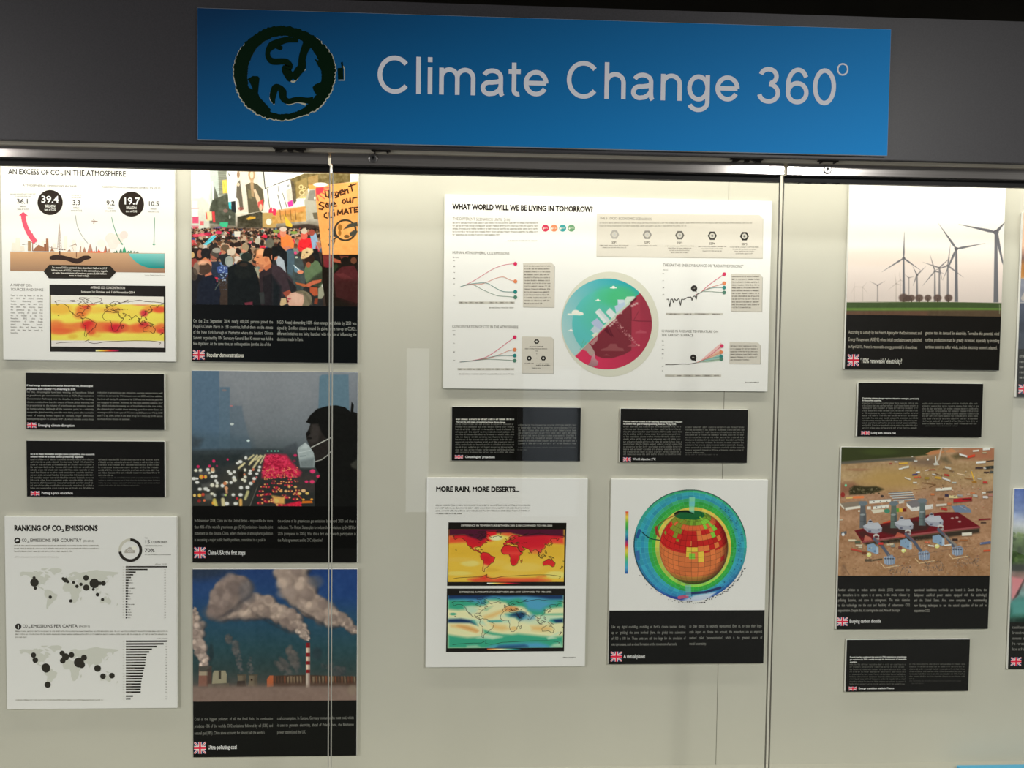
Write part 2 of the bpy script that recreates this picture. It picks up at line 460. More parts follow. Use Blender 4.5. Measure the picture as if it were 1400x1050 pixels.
    def done(s, name, parent, layer=2, label=None, m=None):
        me = bpy.data.meshes.new(name); o = origin(parent); n = s.w * s.h
        co = np.stack([s.X - o.x, np.full_like(s.X, FACE - 0.0001 * layer - o.y), s.Z - o.z], -1).reshape(-1, 3).astype(np.float32)
        idx = np.arange(n).reshape(s.h, s.w)
        q = np.stack([idx[:-1, :-1], idx[1:, :-1], idx[1:, 1:], idx[:-1, 1:]], -1).reshape(-1, 4)
        me.vertices.add(n); me.vertices.foreach_set('co', co.ravel())
        me.loops.add(q.size); me.loops.foreach_set('vertex_index', q.ravel().astype(np.int32))
        me.polygons.add(len(q)); me.polygons.foreach_set('loop_start', np.arange(0, q.size, 4, dtype=np.int32))
        me.update(calc_edges=True)
        a = me.color_attributes.new('ink', 'FLOAT_COLOR', 'POINT')
        C = np.clip(lin(np.clip(s.A, 0, 255)) * s.gain, 0, 0.9).reshape(-1, 3)
        a.data.foreach_set('color', np.hstack([C, np.ones((n, 1))]).astype(np.float32).ravel())
        ob = link(name, me, m or M_ink, parent)
        if label: ob['label'] = label
        return ob

# simplified coastlines, (lon, lat)
LAND = dict(
 na=[(-168,66),(-156,71),(-140,70),(-128,70),(-110,68),(-95,72),(-85,69),(-82,67),(-94,60),(-93,58),(-85,55),(-80,51),(-79,55),(-77,62),(-70,62),(-65,59),(-60,55),(-56,52),(-66,50),(-65,46),(-60,46),(-70,43),(-74,40),(-76,35),(-81,31),(-80,25),(-83,29),(-90,30),(-97,27),(-97,21),(-91,18),(-87,21),(-88,16),(-83,15),(-83,10),(-78,9),(-80,7),(-86,11),(-94,16),(-105,20),(-109,26),(-112,30),(-115,31),(-110,23),(-117,33),(-123,38),(-124,47),(-132,55),(-142,60),(-151,60),(-160,55),(-165,60),(-162,64)],
 gl=[(-55,82),(-30,83),(-18,78),(-22,70),(-40,65),(-44,60),(-52,65),(-54,70),(-68,76)],
 sa=[(-78,8),(-72,12),(-62,10),(-52,5),(-50,0),(-44,-2),(-35,-6),(-38,-14),(-40,-22),(-48,-26),(-53,-33),(-58,-38),(-65,-42),(-68,-50),(-68,-55),(-74,-52),(-74,-42),(-72,-30),(-70,-18),(-76,-14),(-81,-5),(-80,1)],
 af=[(-6,36),(10,37),(11,33),(20,31),(32,31),(36,22),(43,12),(51,12),(48,5),(40,-3),(40,-15),(35,-20),(35,-25),(31,-29),(26,-34),(18,-34),(12,-18),(13,-8),(9,0),(9,4),(0,5),(-8,4),(-13,9),(-17,15),(-16,21),(-10,30)],
 eu=[(-9,37),(-9,43),(-2,43),(-1,46),(-5,48),(2,51),(8,54),(9,57),(12,54),(20,54),(24,58),(30,60),(22,61),(25,65),(18,61),(17,57),(13,56),(11,59),(5,60),(12,66),(20,70),(30,71),(41,67),(34,65),(44,66),(55,69),(68,69),(73,72),(85,74),(104,77),(114,74),(130,72),(150,71),(170,69),(179,68),(178,64),(163,60),(162,55),(157,51),(156,58),(142,59),(136,54),(141,49),(132,43),(128,39),(129,35),(126,36),(124,40),(118,39),(122,37),(121,30),(116,23),(108,21),(109,13),(105,9),(100,13),(104,2),(100,6),(98,15),(91,22),(85,19),(80,14),(77,8),(73,17),(70,22),(61,25),(57,27),(50,30),(48,30),(54,24),(59,22),(52,16),(44,13),(39,21),(35,28),(36,36),(28,37),(27,40),(35,42),(41,42),(37,46),(31,46),(28,43),(23,40),(23,37),(19,41),(13,45),(18,40),(16,38),(10,44),(3,43),(0,39),(-5,36)],
 au=[(114,-22),(122,-18),(130,-12),(137,-12),(136,-16),(140,-17),(142,-11),(146,-19),(153,-26),(150,-37),(144,-39),(138,-34),(131,-31),(124,-33),(115,-34)],
 uk=[(-5,50),(1,51),(0,53),(-3,58),(-6,57),(-4,54)], jp=[(131,31),(136,34),(140,35),(142,40),(145,43),(141,45),(140,40),(133,34)],
 md=[(44,-16),(50,-13),(49,-22),(45,-25)], nz=[(173,-35),(178,-38),(172,-43),(167,-46),(172,-41)],
 bo=[(109,1),(117,7),(118,1),(115,-4),(110,-2)], su=[(95,6),(104,-2),(106,-6),(100,0)], ng=[(131,-1),(138,-2),(150,-10),(143,-8),(138,-8)],
 ic=[(-24,65),(-16,66),(-14,65),(-20,63)], bf=[(-80,73),(-68,70),(-62,66),(-72,64),(-78,70)], vi=[(-118,72),(-105,73),(-102,69),(-116,69)],
 el=[(-90,82),(-65,82),(-78,76),(-90,77)], ph=[(120,18),(122,16),(126,8),(122,9),(120,14)], cu=[(-84,22),(-75,20),(-77,20)], nv=[(52,71),(58,74),(67,77),(58,72)],
 jv=[(105,-6),(115,-8),(106,-8)], se=[(119,1),(124,1),(121,-4)])
ICE = [(-165,-79),(-150,-76),(-120,-74),(-100,-73),(-75,-73),(-60,-64),(-62,-74),(-45,-78),(-30,-76),(-10,-71),(30,-69),(60,-67),(90,-66),(110,-66),(135,-66),(160,-69),(170,-73),(165,-78)]

# ------------------------------------------------------------------ posters
def panel(name, cat, label, rect, group=None, thick=0.008):
    """a foam board hung flat on the back panel: Empty at the middle of its lower edge + its board"""
    x0, x1, z0, z1 = rect
    r = empty(name, ((x0 + x1) / 2, FACE + thick, z0)); tag(r, label, cat, group)
    bm = bmesh.new(); box(bm, x0, x1, FACE, FACE + thick, z0, z1, 0.0012)
    from_bm('foam_board', bm, M_foam, r)
    return r

def dim(c): return tuple(q * 0.5 for q in c)

def face_sheet(r, name, rect, c, gain, inset=0.0006, layer=1, label=None):
    k = Ink(Crop(0, 0, 1), gain); k.layer = layer
    x0, x1, z0, z1 = rect
    k.wpoly([(x0 + inset, z1 - inset), (x1 - inset, z1 - inset), (x1 - inset, z0 + inset), (x0 + inset, z0 + inset)], c)
    return k.done(name, r, label=label)
# ================================================================== THE SETTING
def struct(name, dims, m, label=None, cat=None):
    o = boxo(name, dims, m); o['kind'] = 'structure'
    if label: tag(o, label, cat)
    return o
struct('floor', (-3.6, 4.2, -2.6, 2.75, -0.1, 0.0), M_floor, 'dark corridor floor in front of the glass showcase', 'floor')
struct('wall_back', (-3.6, 4.2, 2.62, 2.75, 0.0, 2.9), M_ceil, 'dark wall behind and above the showcase', 'wall')
struct('wall_front', (-3.6, 4.2, -2.72, -2.6, 0.0, 2.9), M_wall, 'dim corridor wall facing the showcase', 'wall')
struct('ceiling', (-3.6, 4.2, -2.72, 2.75, 2.8, 2.9), M_ceil, 'dark ceiling above the grey fascia', 'ceiling')

def glow_panel(name, x0, x1, z0, z1, col, strength, label):  # glowing panels added on the unseen wall for their pale reflections in the glass
    w = empty(name, ((x0 + x1) / 2, -2.6, z0)); tag(w, label, 'window', None, 'structure')
    f = bmesh.new()
    for q in ((x0 - .04, x0, z0 - .04, z1 + .04), (x1, x1 + .04, z0 - .04, z1 + .04), (x0, x1, z0 - .04, z0), (x0, x1, z1, z1 + .04)): box(f, q[0], q[1], -2.6, -2.57, q[2], q[3])
    from_bm('glow_panel_frame', f, M_fascia, w)
    boxo('glow_panel_face', (x0, x1, -2.598, -2.59, z0, z1), glow_mat('added_glow', col, strength), w)
glow_panel('assumed_glow_panel_1', -0.52, -0.35, 0.28, 1.52, (0.92, 0.96, 1.0), 0.95, 'assumed slim glowing panel, added in the wall facing the showcase for its reflection')
glow_panel('assumed_glow_panel_2', 0.36, 0.80, 0.25, 1.40, (0.75, 0.86, 1.0), 0.075, 'assumed dim bluish glowing panel, added in the wall facing the showcase for its reflection')

# ================================================================== THE SHOWCASE
CX0, CX1 = -1.75, 1.95
case = empty('display_case', (0.1, 1.70, 0.0))
tag(case, 'long built-in showcase with grey fascia, cream track and beige back panel full of posters', 'display case')
B = 2.0086
back = boxo('back_panel', (CX0, CX1, B, B + 0.018, 0.40, 2.2), M_panel, case)
for x in (0.6348,): boxo('panel_joint', (x - 0.0008, x + 0.0008, B - 0.0001, B + 0.001, 0.433, 2.15), M_groove, back)
boxo('fascia_board', (CX0, CX1, 1.66, 1.675, 1.914, 2.2095), M_fascia, case, 0.0008)
boxo('fascia_lining', (CX0, CX1, 1.675, 1.69, 1.945, 2.20), M_panel, case)
boxo('top_board', (CX0, CX1, 1.675, B + 0.018, 2.19, 2.2085), M_fascia, case)
boxo('side_board', (CX0 - 0.02, CX0, 1.69, B + 0.018, 0.0, 2.2085), M_fascia, case)
boxo('side_board', (CX1, CX1 + 0.02, 1.69, B + 0.018, 0.0, 2.2085), M_fascia, case)
track = boxo('door_track', (CX0, CX1, 1.693, 1.745, 1.9122, 1.945), M_track, case)
boxo('case_floor', (CX0, CX1, 1.70, B, 0.415, 0.4325), M_panel, case)
boxo('base_cabinet', (CX0, CX1, 1.715, B + 0.018, 0.0, 0.415), M_base, case)

# strike plates screwed under the track above each door corner and each lock
def strike(x0, x1, wide):
    b = bmesh.new(); zt = 1.9178
    box(b, x0, x1, 1.684, 1.697, zt - 0.0035, zt, 0.0008)
    p = from_bm('strike_plate', b, M_dark, case)
    if wide:
        b = bmesh.new(); box(b, (x0 + x1) / 2 - 0.004, (x0 + x1) / 2 + 0.006, 1.686, 1.698, zt - 0.008, zt - 0.003, 0.0006)
        from_bm('latch_bolt', b, M_dark, p)
        for s in (-1, 1):
            xm = (x0 + x1) / 2 + s * (x1 - x0) * .33
            b = bmesh.new()
            v = [b.verts.new(c) for c in ((xm - s * .012, 1.686, zt - .0035), (xm + s * .006, 1.686, zt - .0035), (xm + s * .008, 1.686, zt - .009), (xm - s * .002, 1.686, zt - .008))]
            f = b.faces.new(v); r = bmesh.ops.extrude_face_region(b, geom=[f])
            bmesh.ops.translate(b, verts=[g for g in r['geom'] if isinstance(g, bmesh.types.BMVert)], vec=(0, .010, 0))
            from_bm('latch_hook', b, M_dark, p)
    else:
        for s in (-1, 1):
            b = bmesh.new(); cyl(b, (x0 + x1) / 2 + s * (x1 - x0) * .34, zt - 0.0045, 1.685, 1.695, 0.0022, n=12)
            from_bm('screw', b, M_dark, p)
strike(-0.423, -0.357, True); strike(0.535, 0.606, True)
strike(-0.2215, -0.182, False); strike(0.725, 0.769, False)

# ------------------------------------------------------------------ glass doors
def door(x0, x1, label, lock=None, ragged=False):
    d = empty('cabinet_door', ((x0 + x1) / 2, 1.72, 0.445)); tag(d, label, 'door', 'frameless glass showcase doors', 'thing')
    boxo('glass_pane', (x0 + 0.0012, x1 - 0.0012, 1.7195, 1.7255, 0.4385, 1.900), M_glass, d)
    for a, b in ((x0, x0 + 0.0014), (x1 - 0.0014, x1)):
        boxo('pane_edge', (a, b, 1.7195, 1.7255, 0.4385, 1.889), M_edge if abs(a + 0.31) < 0.02 else M_edge2, d)
    rail = boxo('top_rail', (x0 + 0.0006, x1 - 0.0006, 1.700, 1.731, 1.8887, 1.9115), M_steel, d, 0.0007)
    b = bmesh.new(); box(b, x0 + 0.001, x1 - 0.001, 1.7175, 1.7295, 1.8758, 1.8887)
    if ragged:
        R = random.Random(5)
        for i in range(14):
            x = x0 + 0.03 + R.random() * .09; w = R.uniform(.002, .006)
            box(b, x, x + w, 1.7175, 1.722, 1.8758 - R.uniform(.0008, .0022), 1.8765)
    from_bm('seal_strip', b, M_black, d)
    if lock:
        lx, lz = lock
        b = bmesh.new(); tube_ring(b, lx, lz, 1.6992, 0.0078, 0.0020)
        lo = from_bm('lock', b, M_chrome, d, True)
        b = bmesh.new(); cyl(b, lx, lz, 1.6975, 1.7005, 0.0066, 0.0074); from_bm('lock_cylinder', b, M_chrome, lo)
        b = bmesh.new(); box(b, lx - 0.0008, lx + 0.0014, 1.6968, 1.6976, lz - 0.0036, lz + 0.0042); box(b, lx - 0.0022, lx + 0.0028, 1.6969, 1.6976, lz - 0.0002, lz + 0.0024)
        from_bm('keyhole', b, M_black, lo)
    return d
door(-1.745, -0.3125, 'left glass door, over the crowd, traffic and smokestack posters, no lock in view')
door(-0.3076, 0.6570, 'middle glass door with small round lock near its left corner, over the widest white poster', (-0.2196, 1.9022))
door(0.6642, 1.945, 'right glass door with round lock, over the wind turbine poster', (0.7510, 1.9005), True)

# ------------------------------------------------------------------ the blue title sign
SY = 1.652
sign = empty('title_sign', (0.1465, 1.66, 1.9205))
tag(sign, 'wide blue sign reading Climate Change 360 with a dark green globe, on the grey fascia', 'sign')
sx0, sx1, sz0, sz1 = -0.565, 0.8575, 1.9205, 2.1818
M_signedge = mat('sign_board_edge', (0.42, 0.45, 0.48), 0.5)
boxo('board', (sx0, sx1, SY, 1.66, sz0, sz1), M_signedge, sign, 0.0006)
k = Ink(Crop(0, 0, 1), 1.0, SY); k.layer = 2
# the print itself runs from navy at the left to sky blue at the right
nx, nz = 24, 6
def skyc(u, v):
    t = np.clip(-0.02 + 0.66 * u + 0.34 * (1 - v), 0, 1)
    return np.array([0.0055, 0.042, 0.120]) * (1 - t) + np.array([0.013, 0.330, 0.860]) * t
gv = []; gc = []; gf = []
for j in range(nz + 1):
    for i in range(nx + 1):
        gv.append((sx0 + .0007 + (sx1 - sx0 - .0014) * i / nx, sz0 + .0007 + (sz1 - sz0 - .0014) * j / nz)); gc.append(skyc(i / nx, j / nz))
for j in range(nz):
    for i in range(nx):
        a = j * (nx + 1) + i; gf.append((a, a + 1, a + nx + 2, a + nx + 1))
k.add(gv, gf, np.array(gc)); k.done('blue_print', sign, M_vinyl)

# sans-serif lettering drawn as strokes
def arc(cx, cy, rx, ry, a0, a1, n=18):
    return [(cx + rx * math.cos(math.radians(a)), cy + ry * math.sin(math.radians(a))) for a in np.linspace(a0, a1, n)]
ST = {
 'C': (.722, [arc(.375, .358, .285, .325, 40, 320, 30)]),
 'l': (.222, [[(.111, 0), (.111, .716)]]),
 'i': (.222, [[(.111, 0), (.111, .519)], [(.111, .618), (.111, .716)]]),
 'm': (.833, [[(.110, 0), (.110, .519)], arc(.263, .33, .153, .155, 180, 0) + [(.416, 0)], arc(.569, .33, .153, .155, 180, 0) + [(.722, 0)]]),
 'a': (.556, [arc(.262, .36, .165, .127, 160, 0, 14) + [(.427, .12), (.437, .04), (.460, 0)],
              [(.427, .30), (.36, .275), (.25, .26)] + arc(.205, .148, .125, .112, 90, 270, 12) + [(.30, .05), (.38, .10), (.427, .17)]]),
 't': (.278, [[(.128, .655), (.128, .12)] + arc(.205, .12, .077, .077, 180, 290, 8), [(.02, .482), (.255, .482)]]),
 'e': (.556, [[(.085, .268), (.478, .268)] + arc(.279, .268, .197, .212, 0, 330, 30)]),
 'h': (.556, [[(.110, 0), (.110, .716)], arc(.275, .32, .165, .165, 180, 0) + [(.44, 0)]]),
 'n': (.556, [[(.110, 0), (.110, .519)], arc(.275, .32, .165, .165, 180, 0) + [(.44, 0)]]),
 'g': (.556, [arc(.258, .262, .180, .222, 0, 360, 30), [(.438, .519), (.438, .0)] + arc(.258, -.02, .180, .148, 0, -160, 16)]),
 '3': (.556, [arc(.262, .530, .158, .140, 165, -75, 20), arc(.268, .205, .187, .172, 88, -168, 24)]),
 '6': (.556, [arc(.287, .222, .185, .186, 0, 360, 30), [(.102, .222)] + arc(.300, .37, .198, .302, 180, 55, 20)[1:] + [(.462, .53)]]),
 '0': (.556, [arc(.278, .352, .188, .322, 0, 360, 32)]),
 ' ': (.278, [])}
k = Ink(Crop(0, 0, 1), 1.0, SY - 0.0004); k.layer = 2
tw = sum(ST[c][0] for c in 'Climate Change 360') - .09 - .05
XA, ZA = at(516.2, 126.6, SY); XB, _ = at(1138.8, 145, SY)
cap = (at(572, 77.3, SY)[1] - at(571, 127.9, SY)[1]) / .716
fx = (XB - XA) / tw; x = -.046
vin = (236, 236, 243)
for ch in 'Climate Change 360':
    adv, strokes = ST[ch]
    for s_ in strokes:
        loop = math.hypot(s_[0][0] - s_[-1][0], s_[0][1] - s_[-1][1]) < .01
        k.wline([(XA + (x + a) * fx, ZA - 0.0005 + b * cap) for a, b in (s_[:-1] if loop else s_)], 0.086 * fx * 1.03, vin, loop)
    x += adv
k.done('lettering', sign, M_vinyl)
k = Ink(Crop(0, 0, 1), 1.0, SY - 0.0004); k.layer = 2
gx, gz = at(1152, 95, SY)
k.wline([(gx + .0105 * math.cos(t), gz + .0112 * math.sin(t)) for t in np.linspace(0, 2 * math.pi, 30, endpoint=False)], .0033, vin, True)
k.done('degree_mark', sign, M_vinyl)

# the hand-drawn globe emblem, measured in an enlarged window of the photo
em = Crop(300, 20, 6.56)
def rough(cx, cy, rx, ry, amp, seed, n=120):
    R = random.Random(seed); o = []
    ph = [R.uniform(0, 6.28) for _ in range(6)]
    for i in range(n):
        t = 2 * math.pi * i / n
        d = sum(math.sin((3 + 2 * q) * t + ph[q]) / (1 + q) for q in range(6)) * amp * .4 + R.uniform(-1, 1) * amp * .5
        o.append((cx + (rx + d) * math.cos(t), cy + (ry + d) * math.sin(t)))
    return o
k = Ink(em, 1.0, SY - 0.0002); k.layer = 2
DG = (4, 30, 12); PALE = (196, 196, 176); BL = (17, 66, 118)
out = rough(579, 524, 455, 420, 15, 3, 200); inn = rough(580, 542, 332, 350, 8, 8, 200)
def ringpoly(ink, a, b, c):
    A = [ink.W(*p) for p in a]; Bv = [ink.W(*p) for p in b]; n = len(A)
    ink.add(A + Bv, [(i, (i + 1) % n, n + (i + 1) % n, n + i) for i in range(n)], ink.ink(c))
# pale rim that shows at the lower left, below and at the right
rim = [(x + (7 if x > 860 else -6 if x < 330 and y > 260 else 0), y + (9 if y > 560 else 2)) for x, y in out]
ringpoly(k, rim, inn, PALE); k.layer = 3
ringpoly(k, out, inn, DG)
k.layer = 2
for pts, w in (([(585, 760), (620, 800), (700, 780), (775, 805)], 24), ([(600, 560), (655, 603), (690, 583), (735, 515), (772, 490)], 14), ([(458, 700), (456, 760), (492, 805)], 10)): k.curve(pts, w, PALE)
k.layer = 3
k.curve([(705, 232), (600, 228), (520, 255), (470, 280), (435, 330), (440, 385), (480, 420), (560, 420), (600, 425), (625, 455), (612, 480)], [37, 52, 65, 70, 42, 45, 57, 55, 55, 62, 75], DG)
k.curve([(610, 470), (600, 500), (640, 565), (655, 580)], [75, 77, 82, 50], DG)
k.curve([(660, 575), (715, 500), (740, 465), (742, 400), (760, 330), (790, 260), (800, 210)], [62, 72, 70, 62, 65, 80, 112], DG)
k.curve([(480, 270), (545, 300), (556, 280)], [37, 37, 15], DG)
k.curve([(490, 800), (478, 740), (500, 660), (535, 650), (565, 690), (575, 750), (620, 778), (700, 762), (790, 772), (840, 775)], [17, 55, 62, 42, 70, 60, 50, 47, 52, 75], DG)
k.poly([(250, 580), (300, 550), (345, 552), (360, 570), (352, 640), (345, 720), (300, 720), (295, 655), (262, 590)], DG)
k.poly([(240, 640), (345, 700), (360, 740), (460, 850), (455, 875), (380, 860), (250, 760)], DG)
k.poly([(835, 650), (860, 625), (920, 600), (920, 760), (845, 770), (870, 720), (848, 690)], DG)
k.poly([(850, 395), (912, 425), (920, 500), (890, 470), (868, 425)], DG)
k.poly([(720, 870), (800, 800), (880, 780), (900, 830), (800, 880)], DG)
k.poly([(1060, 480), (1108, 476), (1112, 580), (1064, 582)], DG); k.poly([(1088, 430), (1106, 424), (1112, 478), (1098, 478)], DG)
k.line([(1110, 460), (1122, 490), (1122, 588), (1068, 588)], 8, PALE)
k.done('globe_emblem', sign, M_vinyl)

# ------------------------------------------------------------------ blue card on the showcase floor
card = empty('blue_card', (1.46, 1.97, 0.4325))
tag(card, 'bright blue card lying at the foot of the back panel, only its top edge visible', 'card')
b = bmesh.new(); box(b, 1.2575, 1.66, 1.955, 1.975, 0.4325, 0.4420, 0.001); from_bm('card_board', b, M_bluecard, card)
# ================================================================== WHITE INFOGRAPHIC POSTERS
INKK = (38, 34, 30)
def worldmap(ink, box_, lon0=-180, lon1=180, lat0=-90, lat1=90):
    """returns f(lon, lat) -> wall point inside box_ = (x0, y0, x1, y1) in crop pixels"""
    X0, Z1 = ink.W(box_[0], box_[1]); X1, Z0 = ink.W(box_[2], box_[3])
    return lambda lo, la: (X0 + (lo - lon0) / (lon1 - lon0) * (X1 - X0), Z0 + (la - lat0) / (lat1 - lat0) * (Z1 - Z0))

def coast(ink, f, w, c, seed=1, ice=True, jag=1.2):
    R = random.Random(seed)
    for n, pts in LAND.items():
        P = []
        for i, (a, b) in enumerate(pts):
            a2, b2 = pts[(i + 1) % len(pts)]
            P.append(f(a, b)); P.append(f((a + a2) / 2 + R.uniform(-jag, jag), (b + b2) / 2 + R.uniform(-jag, jag)))
        ink.wline(P, w, c, True)
    if ice:
        ink.wline([f(a, b) for a, b in ICE], w, c)
    for a, b in ((-157, 20), (20, 40), (24, 38), (10, 44), (16, 46), (33, 45), (47, 43), (55, 45), (62, 45), (-86, 45), (-82, 44), (178, -18), (70, 10)):
        ink.wline([f(a - 2, b), f(a + 1, b - 1.4), f(a + 2.4, b - .5)], w * 1.3, c)

def co2title(k, x0, xs, x1, x2, yb, cap, a, b, bold, c=INKK, yb2=None):
    """heading with a lowered 2: a runs x0..xs, the 2 sits in xs..x1, b runs x1..x2"""
    k.text(a, x0, yb, cap, xs, c, bold); k.text('2', xs + cap * .06, (yb2 or yb) + cap * .20, cap * .48, x1 - cap * .12, c, bold)
    if b: k.text(b, x1, yb2 or yb, cap, x2, c, bold)

# ------------------------------------------------------------------ poster: an excess of CO2
RA = (-1.1522, -0.7392, 1.4666, 1.9500)
pA = panel('poster', 'poster', 'white poster headed An excess of CO2 in the atmosphere, at the upper left', RA, 'white infographic posters')
gA = 0.97
k = Ink(Crop(0, 180, 7), gA); k.layer = 2
co2title(k, 80, 572, 617, 1205, 405, 48, 'AN EXCESS OF CO', 'IN THE ATMOSPHERE', 0.02, (34, 30, 26), 416)
k.done('title', pA)
tA = Crop(0, 240, 5.833)
k = Ink(tA, gA); k.layer = 2
k.text('ATMOSPHERIC EMISSIONS IN 2013', 180, 85, 15, 612, (112, 106, 96), .008); k.text('ABSORPTION (CARBON SINKS) IN 2013', 812, 98, 15, 1282, (112, 106, 96), .008)
for t, x0, x1, yb in (('36.1', 133, 232, 222), ('3.3', 578, 642, 234), ('9.2', 848, 915, 236), ('10.5', 1178, 1270, 242)):
    g = Ink(tA, gA); g.layer = 2
    g.text(t, x0, yb, 36, x1, (50, 42, 36), .012); xm = (x0 + x1) / 2
    g.text('billion', xm - 24, yb + 29, 13, xm + 24, (118, 112, 102), .006); g.text('tons of CO2', xm - 44, yb + 51, 13, xm + 44, (118, 112, 102), .006)
    g.done('figure', pA)
k.worms(78, 290, 150, 18, 1, 6, (160, 154, 142), 4); k.worms(118, 250, 168, 18, 1, 6, (160, 154, 142), 5)
k.worms(570, 655, 160, 18, 2, 6, (165, 160, 148), 6)
k.done('subheadings', pA)
for cx, cy, t, x0, x1 in ((400, 215, '39.4', 328, 470), (1048, 228, '19.7', 980, 1115)):
    k = Ink(tA, gA); k.layer = 2; k.ell(cx, cy, 101, 100, (44, 36, 30)); k.layer = 3
    k.text(t, x0, cy, 52, x1, (250, 250, 245), .02); k.text('BILLION', cx - 41, cy + 38, 20, cx + 41, (245, 245, 240), .02); k.text('tons of CO2', cx - 45, cy + 64, 16, cx + 45, (240, 240, 235), .015)
    k.done('number_disc', pA, label='dark disc with the number %s in white' % t)
A1, A2, cA = Crop(0, 285, 10.5), Crop(110, 285, 10.5), Crop(0, 210, 3.62)
k = Ink(A2, gA); k.layer = 2
for cx, cy, r, c in ((300, 500, 55, (246, 236, 226)), (440, 432, 82, (240, 224, 216)), (470, 510, 75, (243, 229, 221)), (535, 440, 80, (240, 224, 216)), (625, 380, 58, (236, 214, 208))): k.ell(cx, cy, r, r * .98, c, 30)
k.c = A1; k.layer = 2
for x, w, h, c in ((255, 80, 190, (240, 233, 218)), (200, 70, 120, (238, 231, 216)), (320, 70, 70, (238, 228, 212)), (620, 60, 150, (246, 238, 226)), (940, 55, 215, (244, 234, 220)), (1060, 70, 160, (246, 236, 224)), (780, 50, 110, (245, 236, 224)), (1180, 60, 150, (247, 238, 228))):
    k.poly([(x - w / 2, 612), (x - w / 2 * .7, 612 - h), (x + w / 2 * .7, 612 - h), (x + w / 2, 612)], c)
k.layer = 3
k.poly([(400, 612), (400, 468), (430, 463), (446, 478), (446, 612)], (176, 140, 104)); k.poly([(464, 612), (464, 360), (474, 360), (476, 612)], (150, 104, 78))
k.poly([(474, 614), (490, 580), (555, 520), (605, 545), (632, 556), (632, 508), (660, 508), (662, 432), (692, 432), (702, 616)], (160, 108, 78))
k.poly([(632, 508), (660, 508), (660, 614), (646, 614)], (138, 84, 62)); k.poly([(720, 616), (740, 580), (740, 545), (748, 545), (752, 580), (782, 616)], (158, 112, 84)); k.poly([(965, 616), (1000, 585), (1022, 616)], (176, 136, 112))
k.line([(320, 520), (395, 508), (446, 486), (480, 494), (535, 522)], 6, (120, 92, 72)); k.line([(702, 555), (760, 570), (825, 572)], 5, (150, 116, 96))
for i in range(9):
    y = 225 + i * 40; w = 4 + i * 3.4; k.line([(852 - w, y), (854 + w, y + 38), (854 - w - 3, y + 40)], 4, (198, 174, 160))
k.line([(851, 215), (826, 574)], 5, (186, 158, 142)); k.line([(851, 215), (886, 574)], 5, (200, 178, 162)); k.line([(852, 215), (858, 600)], 4, (186, 158, 142))
for x in (858, 898, 932): k.ell(x, 590, 10, 9, (110, 76, 58), 12)
k.line([(840, 590), (940, 590)], 4, (120, 90, 70)); k.line([(1000, 545), (1088, 512)], 8, (150, 124, 108)); k.line([(1080, 500), (1098, 532)], 9, (150, 118, 98)); k.line([(1040, 550), (1060, 612)], 4, (190, 166, 150)); k.line([(1160, 612), (1160, 545)], 10, (150, 118, 96))
k.c = A2
for x, h, w, c in ((0, 85, 30, (186, 138, 116)), (58, 80, 48, (176, 128, 106)), (140, 128, 80, (184, 140, 122)), (362, 100, 56, (168, 124, 104)), (412, 62, 44, (190, 150, 124))):
    k.poly([(x - w / 2, 632), (x - w * .28, 632 - h * .55), (x, 632 - h), (x + w * .28, 632 - h * .55), (x + w / 2, 632)], c)
R = random.Random(2); fl = [(105, 634)]
for i in range(26): fl.append((110 + i * 10, 634 - (R.uniform(8, 50) if i % 2 else R.uniform(4, 20))))
k.layer = 4; k.poly(fl + [(366, 634)], (246, 96, 66)); k.line([(226, 630), (226, 548)], 8, (120, 90, 76))
for x, h, w, c in ((520, 36, 40, (70, 120, 96)), (490, 20, 40, (80, 120, 98)), (580, 66, 46, (66, 130, 100)), (630, 92, 60, (56, 160, 118)), (690, 28, 50, (60, 142, 106)), (725, 36, 34, (70, 130, 104)), (770, 28, 20, (78, 124, 104)), (815, 18, 50, (80, 130, 108))):
    k.poly([(x - w / 2, 636), (x - w * .25, 636 - h * .6), (x, 636 - h), (x + w * .25, 636 - h * .6), (x + w / 2, 636)], c)
k.done('landscape_drawing', pA)
k = Ink(A2, gA); k.layer = 3
k.line([(150, 178), (190, 184), (250, 184)], [5, 14, 6], (160, 130, 120)); k.line([(182, 150), (205, 184), (184, 218)], 8, (170, 140, 130))
k.done('plane_drawing', pA)
k = Ink(cA, gA); k.layer = 3
k.gpoly([(51, 485), (816, 493), (816, 590), (51, 580)], [(214, 168, 124), (204, 164, 130), (158, 122, 98), (168, 132, 104)])
k.layer = 4
k.curve([(246, 517), (262, 515), (290, 513), (330, 519), (372, 531), (392, 530), (415, 517), (438, 514), (453, 515)], [12, 22, 24, 20, 24, 24, 22, 18, 4], (52, 34, 28))
k.c = A1; k.line([(858, 610), (860, 682)], 18, (90, 54, 40)); k.line([(1098, 628), (1098, 706)], 10, (120, 76, 56))
k.c = A2; wat = [(690, 646), (712, 680), (740, 715), (770, 745), (800, 770), (835, 795), (870, 815), (910, 832), (950, 845), (1000, 855), (1050, 860), (1205, 862), (1208, 648)]
k.gpoly(wat, [(128, 202, 196), (104, 197, 192), (84, 192, 188), (66, 184, 180), (52, 176, 172), (43, 168, 164), (36, 160, 156), (31, 152, 148), (28, 146, 142), (26, 140, 136), (24, 136, 132), (24, 130, 128), (140, 204, 200)])
k.done('ground_section', pA)
def arrow(crop, *ops):
    g = Ink(crop, gA); g.layer = 5
    for kind, *q in ops: getattr(g, kind)(*q)
    g.done('arrow', pA)
arrow(A1, ('curve', [(334, 95), (345, 170), (372, 260), (415, 350), (465, 425), (512, 485)], [60, 60, 62, 66, 70, 72], (238, 92, 116)), ('poly', [(272, 102), (335, 50), (402, 104)], (240, 86, 112)))
